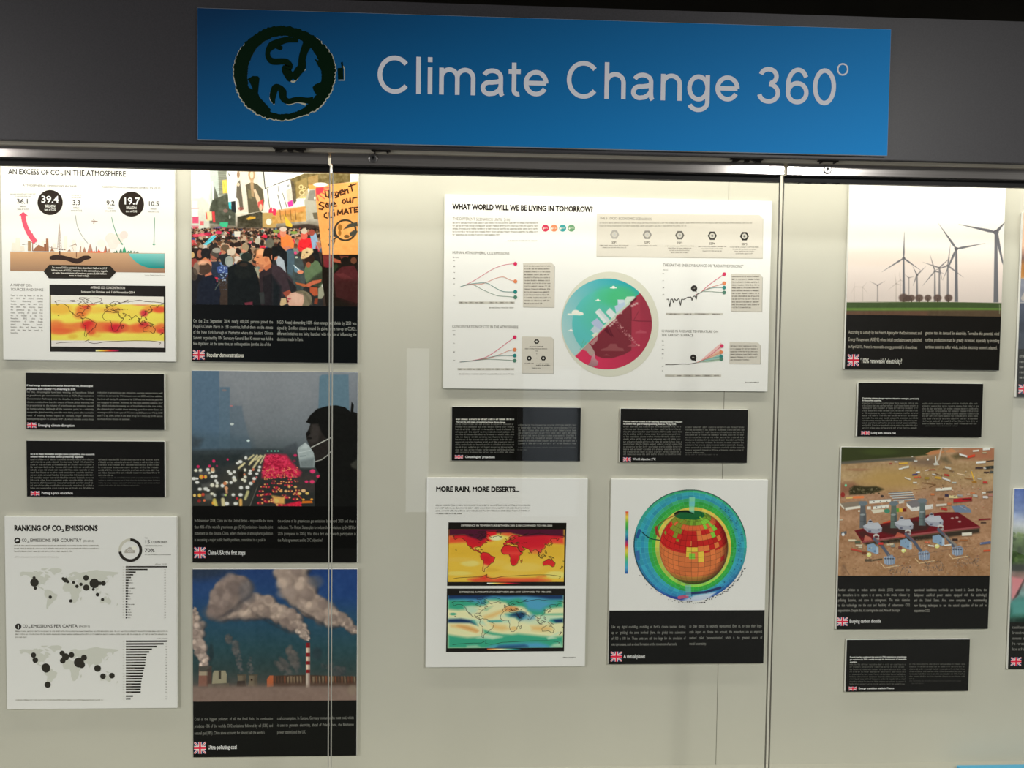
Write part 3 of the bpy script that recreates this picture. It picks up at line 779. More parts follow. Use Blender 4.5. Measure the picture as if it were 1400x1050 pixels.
arrow(A1, ('curve', [(1087, 100), (1098, 200), (1130, 300), (1190, 410), (1262, 500)], 5, (130, 126, 116)))
arrow(A2, ('curve', [(447, 120), (475, 240), (530, 390), (602, 518)], [6, 8, 10, 12], (86, 160, 130)), ('poly', [(586, 510), (612, 498), (606, 524)], (70, 160, 124)))
arrow(A2, ('line', [(1066, 130), (1054, 520)], [7, 10], (86, 160, 132)), ('line', [(1034, 508), (1054, 526), (1076, 510)], 8, (80, 166, 134)))

k = Ink(cA, gA); k.layer = 5
k.poly([(216, 583), (245, 550), (545, 555), (575, 587), (545, 619), (243, 618)], (36, 31, 24)); k.layer = 6
for i, (t, x0, x1) in enumerate((('So more CO2 is emitted than absorbed. Half of it (19.7', 259, 530), ('billion tons of CO2 ) remains in the atmosphere, togeth-', 256, 535), ('er with the emissions of previous years (3,000 billion', 260, 528), ('tons in total today).', 345, 443))):
    k.text(t, x0, 568 + i * 13.2, 8.6, x1, (240, 236, 226), .014)
k.done('banner', pA)
tm = Crop(10, 385, 12.354)
k = Ink(tm, gA); k.layer = 2
co2title(k, 55, 392, 425, 0, 76, 40, 'A MAP OF CO', '', 0.004, (96, 90, 82)); k.text('SOURCES AND SINKS', 60, 150, 40, 610, (96, 90, 82))
k.para(['Placed in orbit by NASA on the 2nd', 'July 2014, the OCO-2 (Orbiting', 'Carbon Observatory) satellite', 'identifies regions that emit CO2', 'and others that, inversely, absorb', 'the greenhouse gas. The first', 'results (covering the period from', 'the 1st October to the 11th', 'November 2014) show high', 'concentrations of carbon dioxide', 'around Northern Australia,', 'Southern Africa and Eastern Brazil,', 'which may have been caused by', 'forest fires.'], 58, 600, 244, 48.6, 25, (112, 106, 98), 0, .72)
k.c = cA; k.text('Source: Global Carbon Project', 716, 604, 6, 815, (150, 144, 134))
k.done('body_text', pA)
k = Ink(cA, gA); k.layer = 2; k.poly([(245, 648), (819, 655), (820, 983), (248, 980)], (30, 27, 25)); k.layer = 4
k.c = Crop(0, 0, 1); k.text('AVERAGE CO2 CONCENTRATION', 124, 394.6, 3.1, 171.2, (226, 222, 214), .015); k.text('between 1st October and 11th November 2014', 111.2, 400.2, 3.0, 184.4, (226, 222, 214), .015)
stp = [(250, 246, 190), (246, 224, 90), (244, 160, 60), (236, 70, 50), (206, 40, 90), (90, 30, 60)]
for i in range(5): k.gpoly([(131 + i * 6.4, 478.2), (137.4 + i * 6.4, 478.2), (137.4 + i * 6.4, 480.4), (131 + i * 6.4, 480.4)], [stp[i], stp[i + 1], stp[i + 1], stp[i]])
k.done('map_frame', pA)
ma = Ink(cA, gA); bx = (252, 700, 812, 961)
X0, Z1 = ma.W(252, 700); X1, Z0 = ma.W(812, 961)
cv = Canvas(X0, X1, Z0, Z1, cA, gA, 900, (246, 226, 92))
cv.grain(34, 22, 5, 3, 2.2)
for x, y, rx, ry, c, a in ((530, 800, 300, 26, (250, 234, 96), .7), (300, 770, 60, 26, (242, 176, 66), .8), (330, 862, 90, 22, (240, 120, 60), .9), (275, 850, 40, 26, (236, 110, 58), .8), (300, 880, 60, 16, (236, 100, 56), .9), (400, 848, 40, 14, (240, 130, 66), .9),
    (440, 850, 36, 26, (222, 30, 44), 1), (452, 880, 22, 24, (232, 74, 50), .9), (500, 860, 50, 26, (238, 110, 60), .9), (560, 858, 60, 26, (238, 108, 62), .9), (545, 862, 30, 20, (230, 80, 50), .7), (578, 866, 36, 22, (214, 24, 52), 1), (612, 862, 26, 18, (218, 40, 60), .9), (650, 868, 60, 20, (238, 120, 60), .9), (690, 862, 40, 24, (238, 104, 56), .9),
    (716, 850, 26, 18, (206, 30, 60), .9), (740, 870, 60, 18, (238, 120, 60), .8), (712, 790, 20, 16, (214, 24, 70), 1), (740, 770, 30, 16, (240, 130, 60), .7), (790, 772, 34, 16, (232, 60, 50), .9), (798, 862, 30, 22, (236, 90, 56), .8), (800, 880, 22, 12, (220, 50, 60), .8), (410, 775, 34, 26, (236, 104, 50), .9), (432, 766, 20, 14, (216, 40, 46), .9), (395, 800, 30, 18, (238, 120, 56), .7), (455, 745, 20, 6, (226, 50, 60), .8), (470, 775, 60, 16, (246, 190, 76), .7),
    (560, 775, 46, 16, (238, 140, 70), .6), (700, 748, 40, 6, (230, 110, 110), .7), (520, 915, 260, 20, (240, 230, 100), .6), (360, 905, 24, 12, (230, 180, 60), .7), (640, 790, 60, 20, (246, 212, 84), .6), (480, 900, 20, 10, (236, 180, 70), .6)):
    cv.ell(x, y, rx, ry, c, a * .9, soft=.8)
cv.poly([(252, 690), (815, 690), (815, 747), (252, 744)], (240, 236, 228)); cv.poly([(252, 924), (815, 927), (815, 975), (252, 975)], (236, 230, 226))
hm = cv.done('heat_map', pA, 3)
ma.layer = 4; coast(ma, worldmap(ma, bx), 0.0011, (70, 40, 24)); ma.done('coastlines', hm)

# ------------------------------------------------------------------ poster: ranking of CO2 emissions
RE = (-1.1547, -0.7384, 0.5985, 1.0823)
pE = panel('poster', 'poster', 'white poster headed Ranking of CO2 emissions, with black dots on two pale maps', RE, 'white infographic posters')
gE = 1.85
e1, e2, cE = Crop(10, 715, 6.087), Crop(10, 840, 6.087), Crop(0, 690, 3.62)
k = Ink(e1, gE); k.layer = 2; co2title(k, 58, 448, 482, 752, 64, 46, 'RANKING OF CO', 'EMISSIONS', 0.045, (24, 22, 18)); k.done('title', pE)
k = Ink(e1, gE); k.layer = 2
k.ell(84, 146, 26, 25, (34, 31, 27)); k.layer = 3; k.ell(85, 143, 13, 9, (214, 212, 200)); k.poly([(74, 146), (72, 156), (82, 150)], (214, 212, 200)); k.layer = 2
co2title(k, 121, 162, 190, 618, 156, 26, 'CO', 'EMISSIONS PER COUNTRY', 0.012, (52, 48, 42)); k.text('(IN 2013)', 630, 156, 14, 722, (70, 66, 60), .008)
k.worms(58, 772, 193, 24, 3, 8, (112, 108, 98), 21, 552); k.worms(62, 428, 287, 20, 1, 7, (150, 146, 136), 25)
k.c = e2
k.ell(92, 101, 26, 25, (34, 31, 27)); k.layer = 3; k.ell(92, 89, 4, 4, (214, 212, 200)); k.rect(88, 94, 96, 118, (214, 212, 200)); k.layer = 2
co2title(k, 128, 170, 200, 584, 110, 26, 'CO', 'EMISSIONS PER CAPITA', 0.012, (52, 48, 42)); k.text('(IN 2013)', 596, 106, 14, 688, (70, 66, 60), .008)
k.worms(68, 1338, 146, 24, 2, 8, (112, 108, 98), 31); k.worms(68, 172, 194, 24, 1, 8, (112, 108, 98), 35)
k.c = cE; k.worms(78, 516, 969, 10, 1, 4.4, (130, 126, 116), 37)
k.done('headings', pE)
k = Ink(e1, gE); k.layer = 2
k.ring(1024, 226, 75, 98, (160, 158, 148), 0, 360); k.layer = 3; k.ring(1024, 226, 75, 99, (32, 29, 25), -90, 172)
for x, y, r in ((1000, 232, 20), (1022, 218, 22), (1042, 232, 20)): k.ell(x, y, r, r * .8, (140, 136, 128), 20)
k.rect(976, 230, 1064, 250, (140, 136, 128)); k.ell(1056, 206, 22, 20, (186, 184, 174), 16); k.layer = 4; k.text('CO2', 1000, 240, 20, 1044, (222, 220, 210), .01)
k.layer = 2
k.text('THE', 1143, 129, 9, 1168, (60, 56, 50)); k.text('15', 1141, 171, 30, 1188, (34, 30, 26), .012); k.text('COUNTRIES', 1197, 168, 20, 1333, (50, 46, 40), .01)
k.text('ARE RESPONSIBLE FOR', 1142, 194, 9, 1292, (60, 56, 50), .01); k.text('70%', 1141, 242, 30, 1228, (34, 30, 26), .012); k.text("OF THE WORLD'S CO2 EMISSIONS", 1142, 267, 9, 1362, (60, 56, 50), .01)
k.done('share_ring', pE)
def palemap(bx, dots, nm):
    k = Ink(cE, gE); k.layer = 2; f = worldmap(k, bx)
    for n in ('na', 'gl', 'sa', 'af', 'eu', 'au', 'jp', 'md', 'nz', 'bo', 'su', 'ng', 'uk', 'ic', 'bf', 'vi', 'el'): k.wpoly([f(*p) for p in LAND[n]], (163, 164, 156))
    o = k.done('pale_map', pE)
    for i, (x, y, r) in enumerate(dots):
        k = Ink(cE, gE); k.layer = 3; k.cnt = i; k.ell(x, y, r, r, (36, 34, 28), 22); k.done('dot', o)
palemap((76, 303, 590, 569), ((171, 385, 21), (169, 362, 8), (175, 413, 8), (249, 457, 8.5), (351, 476, 8.5), (313, 366, 8), (324, 373, 12), (336, 381, 8), (364, 385, 7.5), (381, 404, 8.5), (401, 394, 8.5), (426, 362, 14), (427, 410, 15.5), (467, 389, 24), (495, 389, 9), (512, 389, 12), (462, 419, 7), (483, 445, 9), (508, 469, 8)), 'a')
palemap((76, 686, 590, 955), ((166, 744, 13), (175, 769, 14), (227, 806, 21), (229, 812, 19), (236, 891, 15.5), (308, 735, 13), (325, 753, 18), (311, 772, 14), (354, 743, 14), (391, 781, 25), (404, 792, 17), (416, 757, 15), (483, 810, 17), (510, 849, 14), (554, 846, 14)), 'b')
def bars(crop, x0, y0, pitch, h, ends, words, nums, head, tail, tint=(32, 30, 26)):
    k = Ink(crop, gE); k.layer = 2
    k.text(*head)
    for i, e in enumerate(ends):
        y = y0 + i * pitch + (tail if i >= 20 else 0)
        if e: k.rect(x0, y - h / 2, e, y + h / 2, tint)
    k.layer = 3
    for i, (a, b) in enumerate(words):
        y = y0 + i * pitch + (tail if i >= 20 else 0)
        k.worm(a, b, y + h * .3, h * .5, (120, 116, 106) if b <= (ends[i] or 0) + 4 else (70, 66, 58), 300 + i)
        k.worm(nums, nums + h * 1.4, y + h * .3, h * .5, (104, 100, 92), 340 + i); k.worm(x0 - h * 2.1, x0 - h * .9, y + h * .3, h * .42, (140, 136, 126), 380 + i)
    k.done('bar_chart', pE)
bars(Crop(150, 760, 11.667), 255, 173, 42.8, 22, [920, 605, 415, 375, 340, 305, 300, 300, 292, 290, 292, 288, 286, 284, 284, 282, 280, 278, 278, 276],
     [(262, 320), (262, 305), (262, 318), (262, 335), (262, 330), (300, 362), (312, 385), (262, 300), (296, 405), (292, 342), (294, 372), (290, 325), (290, 342), (270, 292), (294, 402), (284, 320), (284, 336), (284, 362), (284, 362), (284, 338)], 872, ('(Mton CO2)', 725, 138, 16, 916, (80, 76, 68)), 0)
bars(Crop(150, 865, 10), 222, 117, 36.6, 20, [790, 738, 645, 578, 540, 507, 500, 498, 488, 487, 475, 464, 453, 452, 442, 435, 428, 428, 422, 424, 320, 286],
     [(230, 280), (230, 425), (230, 290), (230, 290), (230, 285), (230, 350), (230, 440), (230, 385), (230, 340), (230, 300), (230, 350), (230, 378), (230, 268), (230, 290), (230, 310), (230, 340), (230, 300), (230, 310), (230, 352), (230, 298), (230, 285), (230, 270)], 765, ('(t CO2 / inhabitant)', 645, 84, 13, 790, (80, 76, 68)), 18)

# ------------------------------------------------------------------ poster: what world will we be living in tomorrow
RH = (-0.0820, 0.7442, 1.4072, 1.8896)
pH = panel('poster', 'poster', 'widest white poster with line charts and a half blue half red globe', RH, 'white infographic posters')
gH = 0.98
h1, h2, h3, h4, hg = Crop(590, 250, 5.8333), Crop(590, 390, 5.8333), Crop(810, 260, 5.6), Crop(810, 390, 5.6), Crop(765, 370, 7.243)
GRY = (150, 146, 134); MID = (112, 108, 98)
k = Ink(h1, gH); k.layer = 2; k.text('WHAT WORLD WILL WE BE LIVING IN TOMORROW?', 168, 209, 42, 1286, (34, 28, 24), .04); k.done('title', pH)
k = Ink(h1, gH); k.layer = 2
k.text('THE DIFFERENT SCENARIOS UNTIL 2100', 168, 297, 22, 626, (158, 152, 138)); k.worms(168, 852, 324, 23.5, 5, 8, (166, 160, 146), 41, 556); k.worms(605, 850, 466, 20, 1, 7, (170, 164, 150), 47)
k.text('HUMAN ATMOSPHERIC CO2 EMISSIONS', 166, 566, 22, 622, MID); k.text('Gt CO2', 168, 600, 11, 218, MID)
k.c = h2; k.text('CONCENTRATION OF CO2 IN THE ATMOSPHERE', 164, 339, 22, 692, MID); k.text('ppm', 166, 364, 9, 192, MID)
k.c = h3; k.text('THE EARTH’S ENERGY BALANCE OR “RADIATIVE FORCING”'.replace('’', "'").replace('“', '"').replace('”', '"'), 540, 583, 21, 1156, MID); k.text('W/m2', 540, 614, 9, 578, MID)
k.c = h4; k.text('CHANGE IN AVERAGE TEMPERATURE ON', 528, 359, 19, 963, MID); k.text("THE EARTH'S SURFACE", 527, 390, 19, 773, MID); k.worms(1168, 1280, 747, 20, 1, 7, (120, 116, 108), 52)
k.done('headings', pH)
for x, c in ((908, (214, 60, 92)), (977, (232, 146, 104)), (1046, (66, 164, 166)), (1115, (116, 166, 124))):
    k = Ink(h1, gH); k.layer = 2; k.ell(x, 361, 28, 28, c); k.layer = 3; k.ell(x - 16, 364, 5, 8, (240, 238, 226), 12); k.worm(x - 10, x + 22, 366, 8, (240, 238, 226), int(x))
    k.done('scenario_dot', pH)
def chart(crop, name, series, ticks, years, yr_xy, foot=None):
    k = Ink(crop, gH); k.layer = 2
    for x, y in ticks: k.worm(x - 8, x + 8, y + 3, 6, MID, int(y))
    x0, x1, yb, n = yr_xy
    for i in range(n):
        a = x0 + (x1 - x0) * i / n; b = x0 + (x1 - x0) * (i + 1) / n
        k.rect(a, yb - 8, b, yb + 8, (206, 202, 192) if i % 2 else (184, 180, 170)); k.worm(a + (b - a) * .25, b - (b - a) * .2, yb + 4, 7, (84, 80, 74), 60 + i)
    if foot: k.worms(foot[0], foot[1], foot[2], 10, 1, 7, (140, 136, 126), 77)
    for pts, w, c in series: k.layer = 3 + series.index((pts, w, c)) % 3; (k.curve if c in DOTC else k.line)(pts, w, c)
    for pts, w, c in series:
        if c in DOTC: k.layer = 6; k.ell(pts[-1][0], pts[-1][1], DOTR, DOTR, DOTC[c], 20)
    k.done(name, pH)
cR, cO, cT, cG = (214, 110, 128), (218, 150, 132), (104, 150, 146), (130, 152, 136)
DOTC = {cR: (214, 50, 96), cO: (226, 134, 90), cT: (44, 132, 128), cG: (84, 132, 112)}; DOTR = 15
o1 = lambda P: [(x, y + 0) for x, y in P]
chart(h1, 'emissions_chart', [([(230, 828), (285, 808), (380, 755), (480, 692), (560, 660), (620, 648), (668, 646)], 4, cR), ([(230, 828), (290, 812), (390, 808), (440, 792), (510, 762), (572, 750), (620, 772), (668, 785)], 4, cO),
      ([(230, 828), (300, 808), (430, 798), (510, 838), (572, 866), (668, 869)], 4, cT), ([(230, 828), (300, 812), (340, 816), (420, 858), (520, 898), (600, 906), (668, 912)], 4, cG)], [(182, 622), (182, 668), (182, 714), (182, 762), (182, 806), (182, 898)], None, (215, 662, 955, 11), (456, 662, 1000))
chart(h2, 'concentration_chart', [([(225, 612), (330, 600), (430, 575), (520, 520), (600, 460), (663, 415)], 5, cR), ([(225, 612), (360, 598), (470, 578), (560, 545), (620, 520), (663, 514)], 4, cO), ([(225, 612), (370, 596), (500, 566), (570, 560), (663, 561)], 4, cT), ([(225, 612), (380, 596), (450, 590), (560, 594), (663, 601)], 4, cG)],
      [(182, 395), (182, 463), (182, 532), (182, 600)], None, (208, 660, 669, 12), (218, 660, 712))
DOTR = 14
chart(h3, 'forcing_chart', [([(788, 802), (830, 782), (880, 735), (940, 690), (1008, 643)], 5, cR), ([(830, 780), (900, 745), (960, 728), (1008, 712)], 4, cO), ([(830, 782), (880, 758), (940, 745), (1008, 746)], 4, cT), ([(850, 775), (900, 776), (1008, 783)], 4, cG),
      ([(568, 836), (582, 834), (592, 895), (600, 838), (612, 832), (620, 862), (628, 830), (645, 850), (655, 832), (662, 832), (674, 884), (682, 834), (700, 836), (730, 820), (755, 818), (762, 845), (770, 815), (785, 810), (795, 835), (800, 796), (835, 782)], 6, (66, 62, 56))], [(545, 638), (545, 692), (545, 747), (545, 800)], None, (562, 1000, 948, 4))
chart(h4, 'temperature_chart', [([(558, 608), (620, 608), (690, 602), (740, 604), (800, 592), (860, 570)], 5, (86, 78, 72)), ([(800, 592), (880, 552), (990, 464)], 5, cR), ([(800, 592), (900, 548), (985, 512)], 4, cO), ([(800, 592), (900, 560), (985, 546)], 4, cT), ([(800, 592), (900, 576), (985, 566)], 4, cG)], [(540, 427), (540, 459), (540, 491), (540, 525), (540, 557), (540, 622), (540, 655)], None, (555, 985, 692, 6))
k = Ink(h4, gH); k.layer = 2
k.poly([(810, 590), (960, 460), (985, 440), (990, 480), (900, 550)], (236, 190, 186)); k.poly([(830, 582), (985, 490), (985, 530), (880, 566)], (232, 186, 160)); k.poly([(830, 588), (985, 525), (985, 558), (880, 580)], (150, 194, 184)); k.poly([(830, 590), (985, 556), (985, 578), (880, 590)], (176, 200, 178))
for crop, x, y, r in ((h3, 778, 752, 24), (h4, 772, 553, 23)):
    k.c = crop; k.layer = 3; k.ell(x, y, r, r, (38, 34, 30)); k.poly([(x + 4, y + 18), (x + 20, y + 14), (x + 18, y + 32)], (38, 34, 30)); k.layer = 4; k.worm(x - 10, x + 12, y + 3, 6, (200, 196, 186), 9)
k.done('marker_bubbles', pH)
def note(crop, pts, seed, x0, x1, y0, pitch, n):
    k = Ink(crop, gH); k.layer = 2; k.poly([(x + 4, y + 4) for x, y in pts], (178, 174, 166)); k.layer = 3; k.poly(pts, (212, 207, 196)); k.layer = 4
    if n: k.worms(x0, x1, y0, pitch, n, pitch * .36, (128, 122, 112), seed, x1 - (x1 - x0) * .3)
    return k
note(h1, [(730, 640), (955, 635), (980, 660), (976, 992), (728, 990)], 81, 738, 950, 668, 23, 14).done('note_box', pH)
k = note(h2, [(722, 408), (955, 412), (973, 430), (970, 704), (720, 700)], 82, 0, 0, 0, 0, 0)
for x, y in ((838, 449), (779, 582), (892, 582)):
    k.layer = 4; k.poly([(x + 22 * math.cos(math.radians(60 * i)), y + 20 * math.sin(math.radians(60 * i))) for i in range(6)], (34, 31, 28)); k.layer = 5; k.ell(x, y, 9, 8, (206, 204, 196), 14)
k.layer = 4
for a, b, y in ((782, 892, 492), (744, 932, 510), (828, 850, 528), (742, 816, 626), (838, 944, 630), (834, 948, 642), (800, 870, 664)): k.worm(a, b, y, 6, (88, 84, 78), int(a + y))
k.text('+', 832, 553, 12, 844, (60, 56, 50)); k.text('=', 832, 586, 9, 844, (110, 106, 98)); k.done('note_box', pH)
note(h3, [(1062, 640), (1280, 640), (1300, 665), (1296, 930), (1060, 926)], 83, 1068, 1282, 666, 21.5, 12).done('note_box', pH)
note(h4, [(1050, 432), (1265, 438), (1286, 458), (1284, 602), (1048, 600)], 84, 1056, 1265, 470, 21, 6).done('note_box', pH)
k = Ink(h3, gH); k.layer = 2; k.poly([(36, 184), (1280, 194), (1308, 222), (1304, 526), (32, 512)], (190, 186, 176)); k.layer = 3
k.poly([(34, 180), (1276, 190), (1304, 216), (1302, 520), (30, 506)], (216, 211, 200)); k.layer = 4
k.text('THE 5 SOCIO-ECONOMIC SCENARIOS', 54, 224, 20, 452, (120, 114, 104)); k.worm(54, 1225, 255, 7, (150, 145, 134), 91); k.worm(52, 720, 278, 7, (150, 145, 134), 92)
for i, (x, y, g) in enumerate(((169, 340, 172), (419, 342, 148), (668, 345, 104), (917, 349, 66), (1163, 353, 40))):
    k.layer = 4; k.poly([(x + 35 * math.cos(math.radians(60 * j)), y + 37 * math.sin(math.radians(60 * j))) for j in range(6)], (g, g - 3, g - 8)); k.layer = 5; k.ell(x, y, 20, 20, (200, 196, 186)); k.layer = 6; k.ell(x, y, 9, 9, (min(190, g + 60),) * 3, 14)
    k.layer = 4; k.text('SSP%d' % (i + 1), x - 22, y + 68, 18, x + 22, (78, 72, 64), .012)
    for j in range((2, 1, 4, 3, 4)[i]): w = (115, 76, 112, 108, 112)[i] * (1 if j == 0 else .9 - .1 * j); k.worm(x - w, x + w, y + 87 + j * 16.5, 6.5, (140, 134, 124), 400 + 10 * i + j)
k.done('scenario_box', pH)
# the two-faced globe
k = Ink(hg, gH); k.layer = 2
k.ell(498, 530, 484, 520, (216, 216, 200), 72)
o = k.done('globe_halo', pH)
gxc, gyc, grx, gry = 468, 528, 448, 452
mx0, mz1 = at(*hg.px(10, 66), FACE); mx1, mz0 = at(*hg.px(925, 990), FACE)
class Disc(Canvas):
    """picture trimmed to a round outline"""
    def done(s, name, parent, layer, cx, cy, rx, ry, m=None):
        X, Y = s.c.px(cx, cy); ins = np.hypot((s.PX - X) / (rx / s.c.k), (s.PY - Y) / (ry / s.c.k)) < 1
        ob = Canvas.done(s, name, parent, layer, m=m); me = ob.data
        bm = bmesh.new(); bm.from_mesh(me); bm.verts.ensure_lookup_table(); fl = ins.ravel()
        bmesh.ops.delete(bm, geom=[bm.verts[i] for i in np.nonzero(~fl)[0]], context='VERTS'); bm.to_mesh(me); bm.free()
        return ob
cv = Disc(mx0, mx1, mz0, mz1, hg, gH, 1800, (110, 190, 196))
cv.poly([(0, 40), (960, 40), (960, 1010), (0, 1010)], (168, 206, 208), 1, (40, 164, 176), ((40, 600), (720, 160)))
cv.ell(470, 528, 345, 345, (92, 190, 190), 1); cv.poly([(130, 180), (830, 180), (830, 860), (130, 860)], (88, 186, 186), 0)
cv.ell(520, 420, 290, 240, (84, 190, 152), .55, soft=.7); cv.ell(620, 270, 150, 110, (76, 184, 122), .8, soft=.8); cv.ell(500, 250, 140, 90, (70, 190, 130), .6, soft=.8)
for x, y, w in ((533, 165, 32), (380, 292, 24), (112, 590, 24)): cv.ell(x, y, w * .5, w * .45, (240, 240, 232)); cv.rect(x - w, y, x + w, y + w * .35, (238, 240, 232))
cv.ell(160, 415, 40, 26, (240, 240, 228)); cv.ell(195, 425, 40, 18, (240, 240, 228)); cv.rect(80, 424, 236, 440, (236, 238, 226))
# red half below the diagonal horizon
cv.poly([(150, 850), (795, 222), (960, 300), (960, 1010), (200, 1010)], (216, 54, 94), 1, (150, 46, 66), ((250, 900), (860, 420)))
cv.poly([(300, 720), (715, 320), (712, 790), (640, 830), (520, 868), (430, 868), (355, 840)], (122, 42, 54), 1)
cv.poly([(712, 300), (800, 222), (800, 700), (712, 790)], (164, 58, 74), .5); cv.line([(706, 330), (712, 490), (780, 500), (915, 502)], 8, (110, 34, 48), .8); cv.line([(735, 490), (785, 400)], 7, (110, 34, 48), .6)
for pts in ([(440, 590), (520, 660), (470, 560)], [(480, 540), (540, 660), (510, 640)], [(540, 530), (610, 630), (560, 560)]): cv.poly(pts, (86, 20, 36), .8)
cv.poly([(410, 780), (470, 760), (500, 724), (560, 724), (580, 760), (630, 770), (640, 796), (410, 794)], (150, 82, 86), .8); cv.poly([(435, 840), (465, 824), (498, 842)], (150, 82, 86), .7)
cv.poly([(750, 610), (800, 586), (862, 606), (858, 620), (752, 620)], (184, 84, 100), .7); cv.poly([(670, 750), (720, 724), (780, 740), (750, 756)], (166, 80, 92), .8)
R = random.Random(7)
for i in range(80):
    t = R.random(); x, y = 560 + 200 * t, 520 + 215 * t; w = 46 * (1 - t * .6)
    cv.ell(x + R.uniform(-w, w) * .5 + 8, y + R.uniform(-w, w) * .6, R.uniform(3, 6), R.uniform(3, 6), (200, 150, 150), R.uniform(.3, .8))
cv.ell(784, 738, 12, 10, (240, 170, 160), .8)
for x, y in ((740, 335), (765, 325), (720, 350), (608, 420), (560, 490), (520, 530), (540, 505), (500, 545)): cv.rect(x - 14, y - 10, x + 12, y + 10, (206, 170, 168), .85)
# towers standing on the horizon
for P, c in (([(352, 412), (395, 372), (500, 490), (470, 520)], (206, 218, 222)), ([(352, 412), (372, 392), (470, 505), (440, 520)], (224, 232, 232)), ([(455, 412), (498, 368), (560, 430), (520, 480)], (214, 224, 224)), ([(310, 515), (372, 470), (440, 545), (385, 600)], (178, 190, 220)), ([(306, 590), (345, 545), (410, 590), (360, 640)], (190, 206, 218)),
             ([(315, 640), (360, 610), (390, 625), (345, 665)], (216, 230, 208)), ([(545, 350), (575, 340), (575, 288), (660, 288), (690, 320), (560, 420)], (184, 204, 226)), ([(575, 288), (632, 288), (640, 310), (590, 330)], (206, 218, 230)), ([(665, 258), (745, 254), (740, 280), (690, 310), (655, 350), (640, 300)], (206, 224, 212)), ([(560, 420), (690, 310), (700, 330), (540, 470)], (190, 214, 204)), ([(420, 560), (540, 450), (560, 470), (430, 580)], (206, 222, 206))): cv.poly(P, c)
cv.line([(170, 830), (400, 600), (740, 268)], 10, (196, 206, 180), .7)
for x, y in ((205, 740), (240, 710), (280, 690), (225, 680)): cv.line([(x, y + 40), (x + 20, y)], 8, (100, 170, 130), .6)
cv.poly([(228, 780), (285, 715), (310, 740), (350, 810), (330, 850), (300, 840), (270, 800)], (176, 152, 146)); cv.poly([(300, 720), (380, 640), (375, 690), (330, 740)], (176, 130, 130))
cv.poly([(318, 850), (350, 815), (352, 870), (384, 900), (378, 935), (340, 952), (310, 966), (282, 955), (278, 935), (305, 905)], (206, 150, 160), 1, (150, 110, 116), ((340, 830), (300, 960)))
cv.poly([(700, 318), (760, 262), (764, 280), (712, 330)], (90, 22, 40), .9)
cv.done('globe_picture', pH, 3, gxc, gyc, grx, gry)

# ------------------------------------------------------------------ poster: more rain, more deserts
RJ = (-0.1200, 0.2868, 0.6979, 1.1829)
pJ = panel('poster', 'poster', 'white poster headed More rain, more deserts, with red and teal world maps', RJ, 'white infographic posters')
gJ = 1.36
j1, j2 = Crop(580, 540, 5.25), Crop(580, 700, 4.771)
k = Ink(j1, gJ); k.layer = 2; k.text('MORE RAIN, MORE DESERTS...', 84, 692, 37, 683, (24, 22, 18), .05); k.done('title', pJ)
k = Ink(j1, gJ); k.layer = 2; k.worms(82, 765, 795, 20, 4, 7.5, (110, 108, 102), 61, 272); k.c = j2; k.worms(905, 990, 951, 10, 1, 5, (90, 88, 82), 66); k.done('body_text', pJ)
def climate_map(fr, inner, title, tx, paint, ramp, nm, cw):
    k = Ink(j2, gJ); k.layer = 2; k.poly(fr, (22, 20, 16)); k.layer = 4
    k.text(title, tx[0], tx[2], 11, tx[1], (204, 202, 194), .012)
    x0, x1, y = 410, 632, inner[3] + 10
    n = len(ramp) - 1
    for i in range(n): a, b = x0 + (x1 - x0) * i / n, x0 + (x1 - x0) * (i + 1) / n; k.gpoly([(a, y - 4), (b, y - 4), (b, y + 4), (a, y + 4)], [ramp[i], ramp[i + 1], ramp[i + 1], ramp[i]])
    k.done('map_frame', pJ)
    k = Ink(j2, gJ); X0, Z1 = k.W(inner[0], inner[1]); X1, Z0 = k.W(inner[2], inner[3])
    f = worldmap(k, inner)
    cv = Canvas(X0, X1, Z0, Z1, j2, gJ, 1000); paint(cv)
    o = cv.done(nm, pJ, 3)
    k.layer = 4; coast(k, f, cw, (34, 28, 20), 3); k.done('coastlines', o)
def inv(inner):
    """lon, lat -> crop pixel of that map"""
    return lambda p: (inner[0] + (p[0] + 180) / 360 * (inner[2] - inner[0]), inner[3] - (p[1] + 90) / 180 * (inner[3] - inner[1]))
i1 = (160, 112, 910, 455); i2 = (155, 545, 904, 884)
